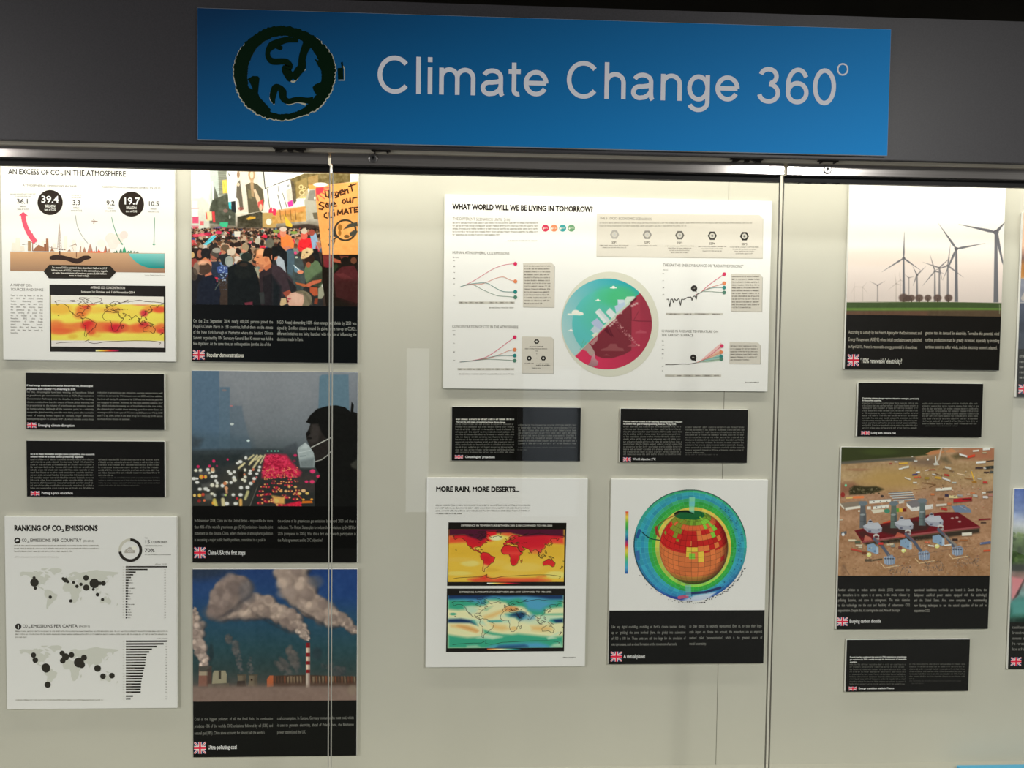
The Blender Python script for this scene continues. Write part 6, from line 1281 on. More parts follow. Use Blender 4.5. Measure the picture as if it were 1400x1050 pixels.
# ------------------------------------------------------------------ the gas plant (burying carbon dioxide)
RO = (0.9404, 1.3456, 0.7913, 1.2670)
pO = panel('poster', 'poster', 'aerial photo poster of a dusty industrial site with dark red roofs, Burying carbon dioxide', RO, 'photo posters with black text bands')
gO = 1.3
o1_, o2_, o3_, o4_ = Crop(1140, 605, 11.055), Crop(1250, 605, 11.055), Crop(1140, 695, 11.055), Crop(1250, 695, 11.055)
zo = at(1250, 787, FACE)[1]
cv = picture(RO, zo, o1_, gO, 1350, (164, 124, 88))
cv.vgrad([(60, (158, 126, 98)), (500, (162, 136, 98)), (800, (158, 122, 95)), (1400, (160, 122, 92)), (2020, (154, 117, 84))])
cv.grain(36, 14, 5, 4, 2.5); cv.grain(26, 3, 6, 2)
cv.poly([(80, 60), (1400, 60), (1700, 60), (1400, 190), (1200, 215), (760, 245), (110, 300)], (52, 58, 30), 1, soft=.8); cv.ell(700, 140, 260, 50, (62, 72, 34), .8, soft=.8); cv.poly([(100, 290), (760, 240), (1230, 225), (1230, 290), (860, 275), (240, 320), (110, 325)], (86, 84, 76), 1, soft=.8)
cv.poly([(320, 600), (640, 420), (1100, 400), (1250, 440), (1250, 690), (760, 720), (500, 650)], (172, 140, 84), .8, soft=8); cv.ell(360, 410, 180, 20, (140, 94, 70), .5, soft=.8); cv.poly([(100, 620), (300, 600), (360, 660), (220, 760), (100, 820)], (130, 88, 68), .8, soft=3)
cv.poly([(230, 730), (300, 650), (380, 655), (480, 665), (640, 660), (760, 705), (680, 740), (480, 780), (240, 790)], (54, 50, 30), 1, soft=1); R = random.Random(31)
for i in range(60): cv.ell(R.uniform(240, 700), R.uniform(680, 770), 14, 10, R.choice([(40, 38, 22), (76, 70, 44), (120, 110, 84)]), .7, soft=.4)
cv.ell(180, 648, 18, 20, (110, 190, 150)); cv.ell(135, 790, 32, 40, (140, 50, 44)); cv.line([(190, 840), (290, 832)], 22, (206, 180, 110)); cv.line([(300, 830), (440, 825)], 36, (214, 120, 70))
cv.poly([(90, 920), (420, 880), (440, 970), (170, 1020)], (130, 118, 104)); cv.poly([(170, 985), (400, 955), (410, 990), (175, 1025)], (216, 212, 200)); cv.poly([(90, 905), (160, 990), (150, 1010), (80, 930)], (206, 200, 186))
def hut(x0, y0, x1, y1, h, roof=(150, 146, 142), wall=(220, 216, 206)):
    cv.poly([(x0, y0), (x1, y0 - h * .7), (x1, y1 - h * .7), (x0, y1)], wall); cv.line([(x0, y0), (x1, y0 - h * .7)], 10, roof)
    for i in range(3): q = x0 + (x1 - x0) * (.2 + .3 * i); cv.rect(q, y0 + (y1 - y0) * .3 - h * .2, q + 12, y0 + (y1 - y0) * .6 - h * .2, (60, 60, 60))
hut(535, 880, 860, 925, 40); hut(590, 965, 830, 1010, 40); cv.rect(500, 965, 560, 1010, (206, 202, 192))
for i in range(4): y = 760 + i * 34; cv.poly([(825 + i * 26, y), (1170 + i * 16, y - 26), (1190 + i * 14, y - 4), (850 + i * 26, y + 22)], (96, 102, 112)); cv.line([(825 + i * 26, y + 14), (1190 + i * 14, y - 6)], 9, (212, 212, 206))
hut(985, 885, 1060, 925, 20); cv.poly([(1085, 900), (1215, 865), (1400, 880), (1400, 1000), (1180, 1030)], (116, 112, 114)); cv.poly([(1100, 915), (1180, 985), (1180, 1040), (1100, 960)], (226, 224, 216)); cv.poly([(1180, 985), (1500, 930), (1500, 1000), (1180, 1040)], (206, 204, 200))
cv.ell(730, 812, 24, 20, (70, 60, 56))
def car(x, y, w, h, c, a=0): cv.poly([(x - w, y - h * .3 + a), (x + w, y - h * .3 - a), (x + w, y + h * .7 - a), (x - w, y + h * .7 + a)], (60, 46, 36), .6, soft=.5); cv.poly([(x - w, y - h + a), (x + w, y - h - a), (x + w, y + h * .4 - a), (x - w, y + h * .4 + a)], c)
for x, y, w, h, c, a in ((940, 295, 24, 12, (196, 196, 196), 0), (1050, 318, 66, 14, (214, 170, 60), 4), (1085, 380, 50, 22, (206, 206, 196), 8), (1010, 400, 28, 14, (226, 226, 220), 4), (1115, 548, 44, 14, (216, 210, 200), -14), (1185, 214, 10, 10, (230, 230, 226), 0), (860, 318, 18, 10, (150, 70, 60), 0)): car(x, y, w, h, c, a)
cv.c = o2_
cv.poly([(170, 170), (280, 120), (380, 110), (460, 130), (440, 160), (240, 190)], (176, 120, 80)); cv.poly([(470, 130), (560, 90), (640, 130), (600, 150), (480, 150)], (186, 130, 90)); cv.poly([(640, 160), (760, 70), (1210, 80), (1210, 260), (900, 260), (700, 240)], (160, 104, 78), .9, soft=3); cv.poly([(560, 200), (660, 160), (820, 240), (620, 250)], (84, 76, 50), .8, soft=2); cv.poly([(380, 230), (480, 210), (560, 310), (500, 320), (420, 280)], (96, 86, 66), .8, soft=2); cv.poly([(-20, 260), (280, 220), (400, 300), (300, 360), (-20, 330)], (110, 92, 78), .8, soft=3)
cv.line([(412, 80), (370, 250), (320, 320)], 22, (196, 184, 170), .8, soft=.6); cv.line([(320, 210), (330, 320)], 16, (196, 196, 190)); cv.poly([(285, 320), (340, 290), (380, 340), (300, 345)], (190, 188, 180))
for x, y, w, h, c, a in ((20, 285, 26, 18, (190, 190, 186), 0), (205, 262, 14, 18, (226, 226, 220), 0), (740, 200, 60, 20, (214, 216, 216), -18), (860, 215, 56, 24, (206, 66, 44), 14), (930, 130, 46, 18, (216, 214, 206), 4), (1090, 105, 56, 24, (220, 218, 212), 4), (1060, 160, 30, 16, (170, 160, 130), 0), (1005, 305, 72, 24, (220, 220, 214), 6), (1150, 280, 60, 9, (40, 36, 34), 8), (980, 390, 56, 18, (56, 44, 48), 0), (1140, 385, 66, 30, (44, 48, 46), 6), (1065, 392, 20, 12, (200, 200, 196), -4), (1090, 455, 40, 14, (60, 44, 40), 0), (1180, 450, 40, 22, (70, 74, 74), 4), (510, 390, 46, 20, (190, 186, 176), -12), (565, 436, 30, 12, (110, 84, 60), -6), (705, 485, 56, 12, (214, 190, 160), -12), (490, 498, 36, 18, (176, 36, 40), -4), (195, 420, 30, 10, (214, 206, 200), 6), (265, 415, 50, 9, (160, 50, 44), 2), (360, 540, 44, 24, (190, 150, 60), -6), (485, 562, 60, 20, (206, 206, 206), -24), (300, 488, 30, 14, (190, 190, 190), -6), (370, 490, 50, 8, (100, 70, 50), -18), (55, 452, 30, 18, (210, 214, 220), 0), (10, 488, 40, 16, (70, 66, 110), 4), (45, 528, 52, 16, (196, 96, 60), 4), (10, 612, 30, 16, (206, 206, 200), 0), (190, 545, 34, 24, (150, 124, 50), 0), (600, 612, 34, 16, (176, 184, 180), 0), (1070, 610, 34, 24, (180, 60, 54), 0), (985, 552, 30, 14, (176, 170, 160), -4), (820, 550, 60, 14, (140, 98, 60), -10), (445, 712, 118, 30, (220, 218, 206), 8), (490, 806, 28, 24, (50, 44, 70), 0), (590, 830, 66, 30, (206, 190, 140), -2), (690, 806, 40, 20, (150, 150, 150), -4), (730, 880, 140, 40, (166, 32, 40), 12), (1050, 765, 30, 14, (216, 216, 210), 0), (1075, 832, 40, 24, (206, 206, 210), 0), (920, 812, 36, 24, (176, 176, 170), -6), (1160, 800, 40, 24, (170, 120, 110), 0), (820, 785, 24, 12, (230, 200, 180), 0), (880, 768, 36, 14, (196, 120, 80), 0), (1150, 750, 60, 14, (60, 56, 56), 4), (275, 790, 28, 20, (190, 110, 66), 0), (400, 860, 50, 26, (120, 84, 56), 0), (450, 1010, 44, 22, (180, 50, 44), -8), (410, 950, 80, 22, (206, 200, 190), 6), (530, 935, 30, 24, (190, 110, 76), 0)): car(x, y, w, h, c, a)
cv.poly([(560, 960), (750, 945), (860, 1020), (860, 1060), (620, 1060)], (108, 124, 146)); cv.line([(690, 960), (780, 1010)], 8, (150, 160, 176)); cv.poly([(720, 850), (860, 845), (870, 880), (730, 870)], (70, 40, 30), .8); cv.line([(865, 440), (910, 590)], 14, (216, 170, 50)); cv.poly([(860, 590), (940, 575), (945, 612), (880, 612)], (150, 104, 40)); cv.line([(120, 610), (320, 640), (230, 680)], 16, (104, 74, 48), .8); cv.line([(-10, 715), (170, 690)], 14, (120, 80, 50), .7)
R = random.Random(8)
for i in range(130): cv.ell(R.uniform(-10, 1200), R.uniform(380, 1000), R.uniform(4, 12), R.uniform(3, 8), R.choice([(60, 46, 36), (206, 196, 180), (130, 90, 60), (150, 70, 56), (96, 92, 90), (190, 160, 110)]), .7, soft=.3)
# dark red hall roofs, stacks and grey plant, lower half
cv.c = o3_
cv.poly([(560, 20), (750, 10), (770, 50), (600, 80)], (206, 200, 180)); cv.ell(805, 40, 46, 34, (70, 130, 104)); cv.rect(945, 0, 985, 55, (80, 150, 60)); cv.rect(985, 0, 1040, 55, (214, 170, 60)); cv.rect(1040, 0, 1095, 50, (110, 40, 30)); cv.ell(380, 40, 16, 14, (226, 220, 206)); car(105, 178, 30, 10, (200, 196, 180), 3); car(150, 380, 40, 30, (90, 92, 96), 10); cv.ell(140, 395, 22, 24, (206, 210, 214)); cv.poly([(730, 220), (850, 180), (870, 210), (780, 245)], (196, 74, 46))
roof = (104, 26, 32)
cv.poly([(310, 335), (740, 230), (1310, 120), (1600, 60), (1880, 60), (2200, 270), (2200, 300), (1640, 360), (1010, 440), (440, 525)], roof); cv.poly([(520, 300), (760, 250), (1210, 180), (1480, 230), (1400, 330), (900, 400), (760, 370)], (58, 40, 36), .9, soft=1.5); cv.poly([(470, 330), (560, 420), (420, 440), (350, 360)], (66, 40, 36), .8, soft=1)
cv.line([(440, 510), (1010, 425), (1640, 345), (2200, 285)], 30, (150, 76, 78)); cv.poly([(440, 525), (1010, 445), (1640, 365), (2200, 300), (2200, 370), (1600, 450), (900, 520), (500, 560)], (50, 44, 36), .95, soft=1); cv.grain(34, 3, 14, 2, win=(440, 440, 2200, 600)); cv.poly([(470, 400), (560, 440), (580, 480), (450, 490)], (196, 120, 100), .8); cv.poly([(960, 360), (1070, 400), (1070, 440), (920, 430)], (190, 100, 76), .8)
for x, c in ((440, (96, 100, 104)), (905, (94, 108, 100)), (1336, (98, 112, 112))):
    dy = -40 if x > 1200 else 0
    cv.poly([(x - 46, 80 + dy), (x + 46, 80 + dy), (x + 50, 300 + dy), (x - 52, 300 + dy)], c); cv.poly([(x + 10, 80 + dy), (x + 46, 80 + dy), (x + 50, 300 + dy), (x + 12, 300 + dy)], (64, 70, 74), .7, soft=1); cv.poly([(x - 34, -90 + dy), (x + 34, -90 + dy), (x + 44, 90 + dy), (x - 44, 90 + dy)], [q * .95 for q in c]); cv.ell(x - 6, 95 + dy, 38, 14, (150, 158, 160), .8); cv.poly([(x - 70, -70 + dy), (x - 40, -110 + dy), (x + 50, -110 + dy), (x + 76, -70 + dy), (x + 30, -40 + dy), (x - 40, -40 + dy)], (104, 116, 124)); cv.line([(x - 46, 190 + dy), (x + 48, 195 + dy)], 6, (60, 66, 66), .6)
def block(x, y, s=1.0):
    P = lambda *q: [(x + a * s, y + b * s) for a, b in q]
    cv.poly(P((-140, 0), (-60, -40), (90, -50), (146, 30), (140, 90), (60, 120), (-70, 100), (-130, 40)), (150, 154, 166)); cv.poly(P((-140, 0), (-60, -40), (90, -50), (146, 30), (60, 50), (-60, 40)), (176, 180, 190)); cv.poly(P((-80, -20), (-60, -80), (-30, -100), (0, -70), (10, -30)), (168, 172, 184)); cv.ell(x - 30 * s, y - 70 * s, 26 * s, 12 * s, (60, 60, 70)); cv.ell(x + 100 * s, y + 60 * s, 12 * s, 10 * s, (80, 84, 100)); cv.rect(x - 60 * s, y + 70 * s, x - 20 * s, y + 96 * s, (86, 90, 110))
block(582, 265); block(1056, 215); block(1508, 160)
for x, y in ((640, 440), (1120, 370), (1612, 300)): cv.ell(x, y + 14, 48, 30, (150, 148, 144)); cv.ell(x, y - 24, 46, 30, (190, 188, 184)); cv.ell(x, y - 10, 30, 16, (90, 40, 44)); cv.line([(x - 30, y + 20), (x + 90, y + 130), (x + 190, y + 270)], 46, (84, 90, 106)); cv.line([(x - 5, y + 14), (x + 100, y + 120)], 9, (150, 80, 76), .8)
for x, y, w, h in ((590, 600, 84, 74), (1090, 530, 88, 76), (1580, 470, 90, 76)):
    cv.poly([(x - w, y - h * .7), (x + w * .1, y - h), (x + w, y - h * .1), (x + w, y + h * 1.1), (x + w * .6, y + h * 1.25), (x - w, y + h * .5)], (128, 154, 180)); cv.poly([(x + w * .6, y - h * .2), (x + w, y - h * .1), (x + w, y + h * 1.1), (x + w * .6, y + h * 1.25)], (170, 186, 204), .8); cv.rect(x + w * .2, y + h * .5, x + w * .5, y + h * .8, (70, 90, 120), .8)
for x, y in ((530, 700), (1055, 640), (1560, 570)): cv.ell(x, y, 36, 32, (210, 212, 130)); cv.ell(x - 8, y - 10, 18, 14, (236, 236, 190))
def transformer(x, y):
    cv.line([(x - 130, y + 40), (x - 70, y + 110), (x + 160, y + 70)], 12, (206, 180, 140)); cv.poly([(x - 90, y - 50), (x + 40, y - 90), (x + 90, y - 40), (x + 80, y + 50), (x - 20, y + 70), (x - 80, y + 40)], (124, 138, 160))
    for i in range(4): cv.line([(x - 70 + i * 36, y - 60), (x - 66 + i * 36, y + 50)], 8, (170, 184, 204)); cv.ell(x - 60 + i * 38, y - 30, 14, 10, (60, 70, 86))
    R = random.Random(int(x))
    for i in range(46): cv.ell(x + R.uniform(-20, 330), y + R.uniform(60, 230), R.uniform(5, 16), R.uniform(4, 10), R.choice([(90, 80, 80), (120, 106, 100), (70, 60, 54), (150, 140, 134)]), .6, soft=.4)
    for i in range(9): q = x + R.uniform(-20, 300); v = y + R.uniform(90, 190); cv.line([(q, v), (q + R.uniform(-30, 30), v + 50)], 6, (84, 70, 62), .7)
transformer(840, 790); transformer(1364, 720); transformer(1868, 650)
for x, y, w, h, c, a in ((340, 640, 80, 20, (176, 66, 50), -20), (400, 590, 30, 20, (206, 196, 170), 0), (280, 490, 60, 22, (206, 196, 170), 0), (360, 520, 40, 30, (84, 92, 72), 0), (380, 565, 50, 18, (200, 190, 166), 0), (460, 680, 34, 26, (110, 60, 40), 0), (710, 540, 36, 24, (196, 60, 54), 0), (650, 780, 80, 14, (76, 66, 46), 10), (520, 790, 50, 24, (84, 72, 56), 0), (890, 570, 28, 34, (130, 140, 140), 0), (850, 550, 50, 20, (196, 186, 160), 4), (1000, 600, 26, 26, (120, 70, 60), 0), (1470, 570, 44, 16, (216, 216, 206), -6), (1720, 560, 54, 16, (220, 220, 214), 6), (1410, 520, 40, 20, (190, 96, 70), 0), (2010, 400, 76, 34, (214, 210, 196), 4), (2290, 530, 80, 24, (86, 100, 140), 10), (2320, 645, 60, 20, (190, 80, 50), 4), (1960, 490, 60, 20, (150, 96, 60), 0), (2280, 170, 90, 16, (120, 30, 40), 6), (2260, 220, 40, 20, (80, 60, 50), 0), (1830, 480, 40, 24, (60, 44, 40), 0)): car(x, y, w, h, c, a)
cv.line([(1690, 420), (1850, 560)], 30, (130, 124, 116)); cv.line([(960, 750), (1210, 715), (1900, 590), (2100, 570)], 8, (120, 92, 76), .8); cv.line([(1000, 870), (1220, 850)], 6, (130, 96, 76), .7)
R = random.Random(18)
for i in range(240): cv.ell(R.uniform(80, 2340), R.uniform(440, 1000), R.uniform(4, 11), R.uniform(3, 8), R.choice([(80, 62, 46), (206, 190, 164), (120, 84, 60), (140, 70, 50), (110, 108, 104), (96, 74, 56)]), .6, soft=.3)
cv.ell(150, 930, 40, 100, (116, 86, 64), .5, soft=.8); cv.line([(150, 870), (230, 1000)], 22, (116, 92, 74), .5)
for x, y in ((1790, 150), (1860, 140), (1900, 200)): cv.ell(x, y, 24, 14, (190, 170, 160), .8)
cv.done('photograph', pO)
text_band(pO, RO, zo, gO, Crop(1140, 790, 6.364), [
 (['Another solution to reduce carbon dioxide (CO2) emissions into', 'the atmosphere is to capture it at source, in the smoke released by', 'polluting factories, and store it underground. The main obstacles', 'to this technology are the cost and feasibility of subterranean CO2', "sequestration. Despite this, it's starting to be used. Nine of the major"], 35, 660, 115, 44.8),
 (['operational installations worldwide are located in Canada (here, the', 'Saskpower coal-fired power station equipped with this technology)', 'and the United States. Also, some companies are recommending', 'new farming techniques to use the natural capacities of the soil to', 'sequestrate CO2.'], 697, 1328, 115, 45.2)], (27, 343, 120, 417), ('Burying carbon dioxide', 135, 410, 391, 32), (24, 25, 20), (146, 144, 136), 25)

# ------------------------------------------------------------------ the virtual planet
RL = (0.3466, 0.7514, 0.7032, 1.1818)
pL = panel('poster', 'poster', 'poster of a rainbow-coloured gridded globe cut open on white, A virtual planet', RL, 'photo posters with black text bands')
gL = 1.38
l0 = Crop(820, 540, 2.763)
zl = at(940, 834.5, FACE)[1]
x0, x1, z0, z1 = RL
k = Ink(l0, gL); k.layer = 2
cb = [(200, 40, 50), (220, 190, 70), (90, 170, 60), (50, 150, 80), (60, 150, 170), (40, 60, 130), (200, 40, 60), (220, 190, 70), (110, 180, 60), (50, 160, 150), (70, 150, 190), (40, 60, 140)]
for i in range(len(cb) - 1):
    a, b = 440 + 235 * i / (len(cb) - 1), 440 + 235 * (i + 1) / (len(cb) - 1); xs = 102.5 - 2.2 * i / 11
    k.gpoly([(xs - 5, a), (xs + 6, a), (xs + 6, b), (xs - 5, b)], [cb[i], cb[i], cb[i + 1], cb[i + 1]])
k.done('colour_scale', pL)
gx0, gz1 = at(862, 663, FACE); gx1, gz0 = at(1027, 829, FACE)
OCX, OCY, ORX, ORY = 943.5, 745.5, 77.5, 76.5
cv = Disc(gx0, gx1, gz0, gz1, Crop(0, 0, 1), gL, 1900, (40, 140, 130))
X, Y = cv.PX, cv.PY
ICX, ICY, IRX, IRY = 948.5, 748.5, 47.5, 51.0
th = np.arctan2(Y - ICY, X - ICX); ri = np.hypot((X - ICX) / IRX, (Y - ICY) / IRY)
# distance from inner ball to the outer shell along each ray, 0..1
ux, uy = np.cos(th), np.sin(th)
A_ = (ux * IRX / ORX) ** 2 + (uy * IRY / ORY) ** 2
# ray starts at the ball centre; find its exit from the shell
dx0, dy0 = (ICX - OCX) / ORX, (ICY - OCY) / ORY
rx2, ry2 = np.cos(th) / ORX, np.sin(th) / ORY
qa = rx2 ** 2 + ry2 ** 2; qb = 2 * (dx0 * rx2 + dy0 * ry2); qc = dx0 ** 2 + dy0 ** 2 - 1
ro = (-qb + np.sqrt(qb * qb - 4 * qa * qc)) / (2 * qa)
rin = 1 / np.sqrt((np.cos(th) / IRX) ** 2 + (np.sin(th) / IRY) ** 2)
rr = np.hypot(X - ICX, Y - ICY); t = np.clip((rr - rin) / np.maximum(ro - rin, 1e-6), 0, 1)
seg = ((th + math.pi) / (2 * math.pi) * 56).astype(int); rnd = np.random.RandomState(4); jit = rnd.rand(60, 12)
band = np.minimum((t * 7).astype(int), 7)
up = np.clip(-np.sin(th), 0, 1)[..., None]; dn = np.clip(np.sin(th), 0, 1)[..., None]; lf = np.clip(-np.cos(th), 0, 1)[..., None]
pal = np.array([(214, 178, 72), (52, 152, 56), (44, 148, 74), (48, 142, 160), (46, 136, 160), (50, 146, 166), (52, 152, 140), (50, 140, 130)], float)
C = pal[band]
C2 = np.array([(130, 190, 70), (46, 156, 52), (44, 150, 70), (48, 150, 170), (44, 130, 170), (40, 110, 170), (36, 70, 150), (30, 44, 100)], float)[band]
C3 = np.array([(150, 176, 70), (66, 164, 56), (48, 160, 80), (50, 150, 176), (44, 134, 170), (46, 150, 170), (44, 110, 170), (44, 80, 150)], float)[band]
C4 = np.array([(206, 180, 74), (60, 156, 60), (48, 150, 64), (56, 150, 100), (46, 136, 160), (50, 146, 160), (54, 158, 110), (56, 160, 100)], float)[band]
C = C * (1 - dn) + C2 * dn; C = C * (1 - lf * .6) + C3 * lf * .6; C = C * (1 - up) + C4 * up
C *= (0.93 + 0.13 * jit[np.clip(seg, 0, 59), band])[..., None]
fr = np.abs(((th + math.pi) / (2 * math.pi) * 56) % 1 - .5); fb = np.abs((t * 7) % 1 - .5)
gl = np.clip((np.maximum(fr - .455, 0) * 22) + np.maximum(fb - .44, 0) * 14, 0, 1)[..., None]
C = C * (1 - gl * .35) + np.array((130, 206, 206)) * gl * .35
# inner ball: latitude / longitude cells
u, v = (X - ICX) / IRX, (Y - ICY) / IRY; q = np.clip(1 - u * u - v * v, 0, 1); w_ = np.sqrt(q)
ti = math.radians(24); v2, w2 = v * math.cos(ti) + w_ * math.sin(ti), -v * math.sin(ti) + w_ * math.cos(ti)
lat = np.degrees(np.arcsin(np.clip(-v * math.cos(ti) + w_ * math.sin(ti), -1, 1))); lon = np.degrees(np.arctan2(u, v * math.sin(ti) + w_ * math.cos(ti)))
li, lj = np.floor(lat / 8.5).astype(int), np.floor((lon + 180) / 11).astype(int)
rnd = np.random.RandomState(9); H1, H2 = rnd.rand(40, 60), rnd.rand(40, 60)
h1_, h2_ = H1[np.clip(li + 18, 0, 39), np.clip(lj, 0, 59)][..., None], H2[np.clip(li + 18, 0, 39), np.clip(lj, 0, 59)]
red, org, ylw, grn, olv = [np.array(c, float) for c in ((196, 38, 36), (206, 112, 60), (214, 182, 64), (120, 186, 60), (122, 132, 44))]
L_ = lat[..., None]
B_ = np.where(L_ > 72, np.array((24, 96, 50.)), np.where(L_ > 60, grn * .6 * (1 - h1_ * .4) + olv * .4, np.where(L_ > 50, org * .8 + red * .2, np.where(L_ > 14, red * (1 - h1_ * .15), np.where(L_ > -28, org * (1 - h1_ * .12), np.where(L_ > -40, org * .6 + olv * .4, olv * (1 - h1_ * .2)))))))
east = (lon > -6)[..., None]
B_ = np.where((L_ > 6) & (L_ < 50) & (h1_ < .34) & east & (lon < 62)[..., None], org, B_)
B_ = np.where((L_ > 0) & (L_ < 24) & (np.abs(lon - 2) < 15)[..., None] & (h1_ > .35), ylw, B_); B_ = np.where((L_ > 6) & (L_ < 15) & (np.abs(lon + 3) < 5)[..., None], grn, B_)
B_ = np.where((L_ > 34) & (np.abs(lon - 48) < 18)[..., None] & (h1_ > .55), grn, B_); B_ = np.where((L_ > 30) & (lon < -30)[..., None] & (h1_ > .5), olv, B_); B_ = np.where((L_ < 16) & (L_ > -16) & (lon > 30)[..., None] & (h1_ > .86), red, B_)
gl = np.clip(np.maximum(np.abs((lat / 8.5) % 1 - .5) - .44, 0) * 16 + np.maximum(np.abs(((lon + 180) / 11) % 1 - .5) - .45, 0) * 18, 0, 1)[..., None]
B_ = B_ * (1 - gl * .4)
B_ = B_ * np.clip(0.6 + 1.3 * w_, 0, 1)[..., None]
shd = np.clip((ri - .80) / .2, 0, 1) * np.clip(np.cos(th - .55) * .9 + .25, 0, 1)      # printed dark crescent at the right and lower rim
B_ = B_ * (1 - .62 * shd)[..., None]
inner = np.clip((1 - ri) * 40, 0, 1)[..., None]
cv.A[:] = C * (1 - inner) + B_ * inner
cv.c = l0
cv.ell(325, 452, 44, 17, (24, 92, 50)); cv.line([(285, 448), (300, 440), (330, 440), (352, 446)], 7, (16, 30, 20)); cv.poly([(338, 385), (360, 385), (356, 448), (338, 440)], (130, 200, 170), .8); cv.poly([(338, 402), (360, 402), (358, 420), (338, 420)], (100, 180, 190), .8)
cv.poly([(206, 500), (216, 492), (228, 540), (212, 528)], (150, 60, 44)); cv.line([(213, 528), (214, 508), (222, 492), (236, 479), (254, 468), (276, 458), (300, 447)], 4, (110, 40, 30), .6)
cv.line([(160, 518), (170, 528), (182, 537), (198, 544), (228, 549)], 4, (16, 50, 46), .9); cv.line([(150, 512), (142, 536)], 12, (36, 70, 130), .9); cv.poly([(134, 590), (150, 585), (152, 625), (138, 625)], (50, 90, 150), .9); rimp = [(341 + 212.5 * math.cos(a), 568 + 209.5 * math.sin(a)) for a in np.linspace(2.2, 3.4, 24)]; cv.line(rimp, 6, (30, 62, 70), .85)
rimp = [(341 + 213 * math.cos(a), 568 + 210 * math.sin(a)) for a in np.linspace(3.9, 6.1, 40)]; cv.line(rimp, 5, (44, 74, 70), .8)
cv.line([(205, 740), (250, 765), (310, 772)], 16, (44, 62, 140), .9); cv.line([(300, 765), (330, 760)], 12, (170, 80, 110)); cv.line([(330, 750), (400, 745), (455, 728)], 10, (34, 40, 84), .9); cv.poly([(322, 718), (345, 718), (345, 760), (326, 760)], (120, 180, 196), .6); cv.poly([(310, 776), (360, 756), (440, 744), (400, 780), (340, 782)], (200, 204, 212), .85, soft=1)
R = random.Random(12)
for i in range(60):
    a = R.uniform(-.9, 1.6); q = R.uniform(.80, .96); cv.ell(341 + 212 * q * math.cos(a), 568 + 210 * q * math.sin(a), 1.8, 1.8, (20, 40, 50), .6)
cv.done('globe_picture', pL, 3, (OCX - 820) * 2.763, (OCY - 540) * 2.763, ORX * 2.763, ORY * 2.763)
k = Ink(l0, gL); k.layer = 4; R = random.Random(6)
for a in list(np.linspace(0.42, 1.95, 44)) + list(np.linspace(2.1, 2.6, 6)):
    q = R.uniform(1.0, 1.05); x, y = 341 + 214 * q * math.cos(a), 568 + 211 * q * math.sin(a); s_ = R.uniform(4, 9)
    k.line([(x, y), (x + s_ * math.sin(a + .8), y - s_ * .5 * math.cos(a))], R.uniform(2.5, 4.5), (60, 58, 60))
k.done('wind_arrows', pL)
text_band(pL, RL, zl, gL, Crop(830, 840, 6.364), [
 (["Like any digital modelling, modelling of Earth's climate involves dividing", "up or 'gridding' the zone involved (here, the globe) into subsections", 'of 100 x 100 km. These units are still too large for the simulation of', 'microprocesses, such as cloud formation or the movement of aerosols,'], 38, 682, 119, 50.6),
 (["so they cannot be explicitly represented. Even so, to take their large-", 'scale impact on climate into account, the researchers use an empirical', "method called 'parameterisation', which is the greatest source of", 'model uncertainty.'], 715, 1348, 113, 50.8)], (32, 323, 130, 410), ('A virtual planet', 143, 330, 380, 33), (22, 24, 21), (128, 128, 122), 25)

# ------------------------------------------------------------------ two posters cut by the right edge of the view
RX = (1.3980, 1.8040, 1.3990, 1.8750)
pX = panel('poster', 'poster', 'photo poster cut off by the right edge, upper of the two, grey and orange strips', RX, 'photo posters with black text bands')
zx = 1.524
cv = picture(RX, zx, Crop(1360, 270, 3.62), 1.05, 800, (96, 98, 108))
cv.vgrad([(80, (206, 186, 166)), (240, (216, 170, 140)), (300, (120, 92, 84)), (335, (170, 116, 50)), (395, (186, 130, 60)), (405, (120, 124, 140)), (520, (130, 134, 146)), (530, (56, 64, 84)), (720, (40, 48, 60))])
cv.grain(50, 12, 3, 4, 2); cv.poly([(130, 400), (900, 396), (900, 406), (130, 406)], (220, 214, 206)); cv.poly([(120, 520), (900, 516), (900, 526), (120, 526)], (220, 214, 206)); cv.poly([(128, 500), (150, 460), (170, 480), (140, 515)], (190, 180, 170), .8)
cv.done('photograph', pX)
k = Ink(Crop(1360, 270, 3.62), 1.2); k.layer = 1; X0, Z0 = RX[0] + .0006, RX[2] + .0006
k.wpoly([(X0, zx), (RX[1] - .0006, zx), (RX[1] - .0006, Z0), (X0, Z0)], (20, 22, 20)); cp = k.done('caption_band', pX)
k = Ink(Crop(1360, 270, 3.62), 1.2); k.layer = 3; k.worms(122, 480, 792, 26, 5, 9, (150, 150, 144), 501); k.worms(500, 860, 790, 26, 4, 9, (150, 150, 144), 502); k.done('body_text', cp)
k = Ink(Crop(1360, 270, 3.62), 1.2); k.layer = 3; flag(k, 118, 925, 172, 970); k.done('flag', cp)
RY = (1.4026, 1.8080, 0.6839, 1.1612)
pY = panel('poster', 'poster', 'photo poster cut off by the right edge, lower of the two, blue sky and trees', RY, 'photo posters with black text bands')
zy = at(1384, 851, FACE)[1]
y0_ = Crop(1350, 650, 3.75)
cv = picture(RY, zy, y0_, 1.35, 900, (90, 110, 90))
cv.vgrad([(65, (58, 84, 150)), (180, (110, 130, 176)), (250, (190, 196, 206)), (290, (150, 160, 150)), (330, (84, 104, 66)), (440, (60, 80, 46)), (470, (96, 100, 92)), (520, (150, 120, 116)), (600, (120, 150, 150)), (650, (70, 116, 110)), (720, (40, 80, 66)), (755, (24, 40, 36))])
cv.grain(60, 12, 7, 4)
R = random.Random(5)
for i in range(160): cv.ell(R.uniform(120, 1500), R.uniform(290, 440), R.uniform(6, 16), R.uniform(6, 14), R.choice([(60, 84, 40), (96, 120, 70), (130, 146, 96), (44, 60, 34)]), .6, soft=.5)
